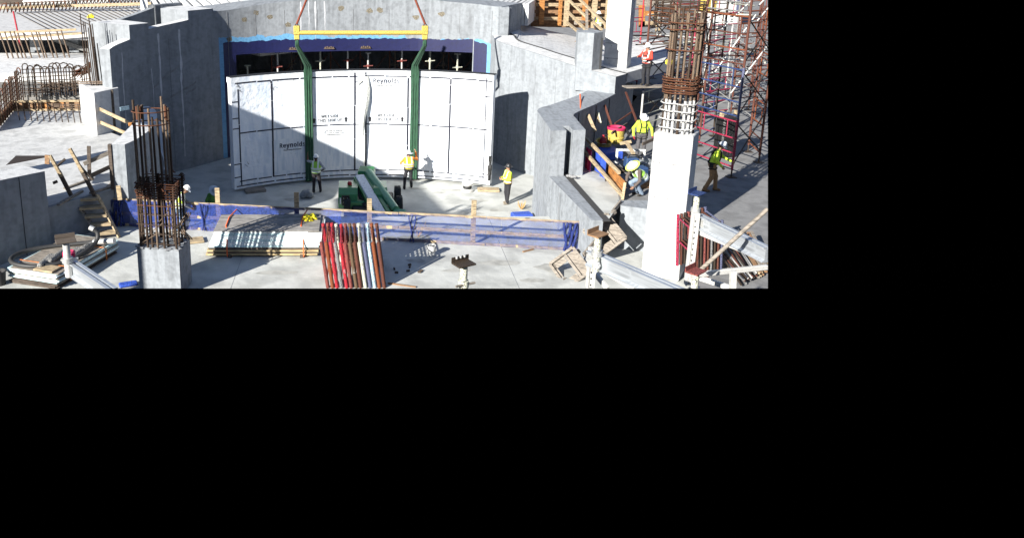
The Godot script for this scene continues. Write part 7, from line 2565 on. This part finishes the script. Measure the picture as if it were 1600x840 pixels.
	solo("yellow_bag", "small yellow bag hanging on the scaffold left of the tall cage", "bag", yr, M.yellow_cloth)
	for i in 16:
		var b := B.new()
		var p: Vector3 = Vector3(24.313, 3.1, -68.821).lerp(Vector3(30.617, 3.1, -78.3), rng.randf()) + Vector3(rng.randf_range(-2, 2), 0.05, rng.randf_range(-3, 3))
		b.box(p, Vector3(rng.randf_range(0.6, 2.2), 0.09, rng.randf_range(0.12, 0.3)), Basis(Vector3.UP, rng.randf_range(-0.8, 0.8)), 0.01)
		solo("scattered_board", "weathered board lying on the far slab left of the tall cage", "board", b, M[["lumber_dark", "lumber_grey", "steel_dark"][i % 3]], "scattered boards on the far slab")
	# ribbed deck at upper left
	var ribs := thing("deck_bars", "long dark bars laid in rows on the ribbed deck at upper left", "rebar")
	for i in 24:
		var f := i / 23.0
		var a: Vector3 = Vector3(-29.852, 5.5, -71.897).lerp(Vector3(-19.46, 5.5, -77.861), f)
		var e: Vector3 = Vector3(-22.238, 5.5, -58.798).lerp(Vector3(-16.121, 5.5, -69.524), f)
		var b := B.new()
		b.bar(a, e, 0.06, 0.035)
		part(ribs, "bar", b, M.steel_dark)
	for i in 52:
		var f := i / 51.0
		var p: Vector3 = Vector3(-31.417, 5.5, -71.897).lerp(Vector3(-17.178, 5.5, -80.834), f)
		var b := B.new()
		b.path([p, p + Vector3(0.35, 0.75, 0), p + Vector3(0.75, 0.85, 0.1), p + Vector3(1.1, 0.2, 0.9)], 0.055, 5)
		solo("bent_bar", "bent starter bar in the long row on the far ribbed deck", "rebar", b, M.rebar_rust if i % 3 == 0 else M.rebar, "bent bars on the ribbed deck")
	var fc := B.new()
	fc.bar(Vector3(-33.336, 5.597, -76), Vector3(-15.069, 6.376, -72), 0.3, 0.25)
	solo("far_curb", "long pale curb timber beyond the bent bars at upper left", "timber", fc, M.lumber)
	for q in [[Vector3(-29.884, 5.812, -80), 5.0, 0.6, "alu_dull", "grey metal sheet pile at the top left edge"], [Vector3(-34.635, 5.658, -82), 6.0, 1.2, "lumber_dark", "dark timber pile at the top left corner"], [Vector3(-29.289, 5.567, -84), 8.0, 0.8, "pail_white", "pale sheet pile at the top left edge"]]:
		var b := B.new()
		b.box(q[0], Vector3(q[1], q[2], 1.2), Basis(Vector3.UP, 0.12), 0.2)
		solo("far_pile", q[4], "pile", b, M[q[3]])
	var tb := thing("timber_box", "small brown timber box at the end of the ribbed deck", "box", Vector3(-18.462, 5.5, -73.783))
	for k in 4:
		var b := B.new()
		b.box(Vector3(0.5 * (k % 2) - 0.25, 0.3, 0.5 * (k / 2) - 0.25), Vector3(0.14 if k % 2 else 0.6, 0.7, 0.6 if k % 2 else 0.14), Basis(), 0.01)
		part(tb, "side", b, M.lumber_brown)
	for q in [[-21.0, -57.5], [-24.5, -57.0]]:
		pass

func build_people() -> void:
	var lime := Color(0.52, 0.72, 0.05)
	var green := Color(0.28, 0.55, 0.06)
	var yellow := Color(0.82, 0.68, 0.02)
	var dark := Color(0.016, 0.016, 0.02)
	var brown_skin := Color(0.11, 0.06, 0.042)
	var tan_skin := Color(0.34, 0.19, 0.12)
	person("worker in white hat, grey shirt and lime vest touching the left green sling", Vector3(-2.038, 0, -37.576), 2.95,
		{"el": Vector3(0.42, 1.42, 0.16), "hl": Vector3(0.44, 1.68, 0.22), "er": Vector3(-0.42, 1.18, -0.1), "hr": Vector3(-0.24, 1.03, 0.08), "ar": Vector3(-0.16, 0.085, 0.14), "kr": Vector3(-0.13, 0.5, 0.1), "head_yaw": -0.3},
		{"skin": brown_skin, "shirt": Color(0.32, 0.33, 0.36), "long": false, "pants": Color(0.02, 0.018, 0.022), "vest": green, "hat": "cap"})
	person("worker in grey wide hat, orange shirt and yellow vest reaching for the right sling", Vector3(2.452, 0, -38.297), 3.3,
		{"er": Vector3(-0.42, 1.32, 0.18), "hr": Vector3(-0.4, 1.62, 0.34), "el": Vector3(0.36, 1.2, 0.1), "hl": Vector3(0.3, 1.12, 0.34), "al": Vector3(0.22, 0.085, -0.12), "kl": Vector3(0.17, 0.48, 0.02), "ar": Vector3(-0.16, 0.085, 0.1), "lean": 0.08},
		{"skin": tan_skin, "shirt": Color(0.75, 0.22, 0.03), "pants": dark, "vest": yellow, "stripe": Color(0.75, 0.72, 0.68), "stripe_edge": Color(0.8, 0.2, 0.05), "hat": "wide", "hat_mat": "hat_grey", "belt": true, "bulk": 1.22})
	person("worker in black hat, yellow vest and black trousers standing alone right of the panel", Vector3(6.873, 0, -35.923), -1.25,
		{"el": Vector3(0.25, 1.14, 0.06), "hl": Vector3(0.12, 1.16, 0.3), "er": Vector3(-0.26, 1.14, 0.06), "hr": Vector3(-0.1, 1.18, 0.3), "head_yaw": -0.1, "al": Vector3(0.1, 0.085, 0.05), "ar": Vector3(-0.12, 0.085, -0.05)},
		{"skin": tan_skin, "shirt": lime, "pants": dark, "vest": yellow, "stripe": Color(0.75, 0.72, 0.68), "stripe_edge": Color(0.85, 0.16, 0.06), "hat": "brim", "hat_mat": "hat_black", "boots": Color(0.2, 0.17, 0.13)})
	person("worker in lime vest and jeans standing behind the lower left cage", Vector3(-6.556, 1.6, -28.048), 1.75,
		{"el": Vector3(0.28, 1.2, 0.16), "hl": Vector3(0.18, 1.15, 0.42), "er": Vector3(-0.28, 1.2, 0.16), "hr": Vector3(-0.14, 1.12, 0.42), "head_pitch": 0.3, "lean": 0.4, "drop": 0.12, "kl": Vector3(0.12, 0.46, 0.16), "kr": Vector3(-0.12, 0.46, 0.16)},
		{"skin": tan_skin, "shirt": Color(0.2, 0.2, 0.22), "pants": Color(0.13, 0.2, 0.3), "vest": lime, "hat": "cap"})
	person("worker in pale grey brimmed hat and green shirt, hat showing above the fence rail", Vector3(-6.317, 0, -33.558) + Vector3(0, 0, 0), 0.5,
		{"head_pitch": 0.5, "lean": 0.3, "drop": 0.22, "kl": Vector3(0.12, 0.44, 0.2), "kr": Vector3(-0.12, 0.44, 0.2)},
		{"skin": tan_skin, "shirt": Color(0.1, 0.26, 0.05), "pants": dark, "hat": "wide", "hat_mat": "hat_grey"})
	person("worker in lime shirt, black harness and white hat looking down on the right deck", Vector3(11.68, 3.1, -32.659), -0.12,
		{"el": Vector3(0.34, 1.17, 0.02), "hl": Vector3(0.36, 0.93, 0.14), "er": Vector3(-0.35, 1.17, 0.02), "hr": Vector3(-0.34, 0.92, 0.16), "head_pitch": 0.55, "lean": 0.08},
		{"skin": tan_skin, "shirt": lime, "sleeve": lime, "pants": Color(0.08, 0.075, 0.08), "glove": Color(0.35, 0.03, 0.03), "harness": true, "hat": "brim", "bulk": 1.12})
	person("worker in wide white hat and green vest bending over the orange form board", Vector3(9.834, 3.1, -27.207) + Vector3(0.1, 0, -0.4), -1.1,
		{"drop": 0.34, "back": -0.15, "lean": 0.95, "kl": Vector3(0.14, 0.42, 0.24), "kr": Vector3(-0.14, 0.42, 0.24), "el": Vector3(0.28, 1.3, 0.26), "hl": Vector3(0.18, 1.28, 0.5), "er": Vector3(-0.28, 1.3, 0.26), "hr": Vector3(-0.18, 1.28, 0.5), "head_pitch": -0.35},
		{"skin": tan_skin, "shirt": Color(0.09, 0.07, 0.06), "pants": Color(0.2, 0.26, 0.34), "vest": green, "hat": "brim", "hat_shade": true})
	person("worker in lime shirt, harness and brown trousers at the pink scaffold frame", Vector3(12.669, 3.1, -28.096), 1.15,
		{"el": Vector3(0.3, 1.22, 0.22), "hl": Vector3(0.2, 1.2, 0.5), "er": Vector3(-0.3, 1.16, 0.08), "hr": Vector3(-0.24, 1.02, 0.28), "lean": 0.28, "head_pitch": 0.35, "al": Vector3(0.13, 0.085, 0.16), "kl": Vector3(0.13, 0.5, 0.14), "ar": Vector3(-0.13, 0.085, -0.16)},
		{"skin": tan_skin, "shirt": lime, "pants": Color(0.3, 0.17, 0.075), "boots": Color(0.2, 0.12, 0.06), "harness": true, "hat": "brim", "hat_mat": "hat_grey"})
	person("worker in red and white with a white hat standing on the scaffold", Vector3(12.961, 5.468, -36.4), -1.0,
		{"el": Vector3(0.3, 1.18, 0.1), "hl": Vector3(0.2, 1.15, 0.34), "er": Vector3(-0.3, 1.2, 0.12), "hr": Vector3(-0.2, 1.22, 0.36), "head_pitch": 0.2},
		{"skin": tan_skin, "shirt": Color(0.55, 0.05, 0.03), "pants": dark, "vest": Color(0.6, 0.06, 0.03), "stripe": Color(0.8, 0.8, 0.78), "hat": "brim", "harness": true})
	var pk := B.new()
	pk.bar(Vector3(12.0, Vector3(12.963, 5.439, -36.4).y - 0.03, -36.3), Vector3(14.6, Vector3(12.963, 5.439, -36.4).y - 0.03, -36.6), 0.5, 0.05)
	solo("scaffold_plank", "scaffold plank under the worker in red", "plank", pk, M.lumber_grey)
	person("worker in yellow vest and white hat on the upper deck behind the raking braces", Vector3(14.2, 5.79, -48.6), 0.4,
		{"el": Vector3(0.3, 1.2, 0.12), "hl": Vector3(0.16, 1.2, 0.36)},
		{"skin": brown_skin, "shirt": Color(0.05, 0.05, 0.055), "pants": dark, "vest": lime, "hat": "brim"})
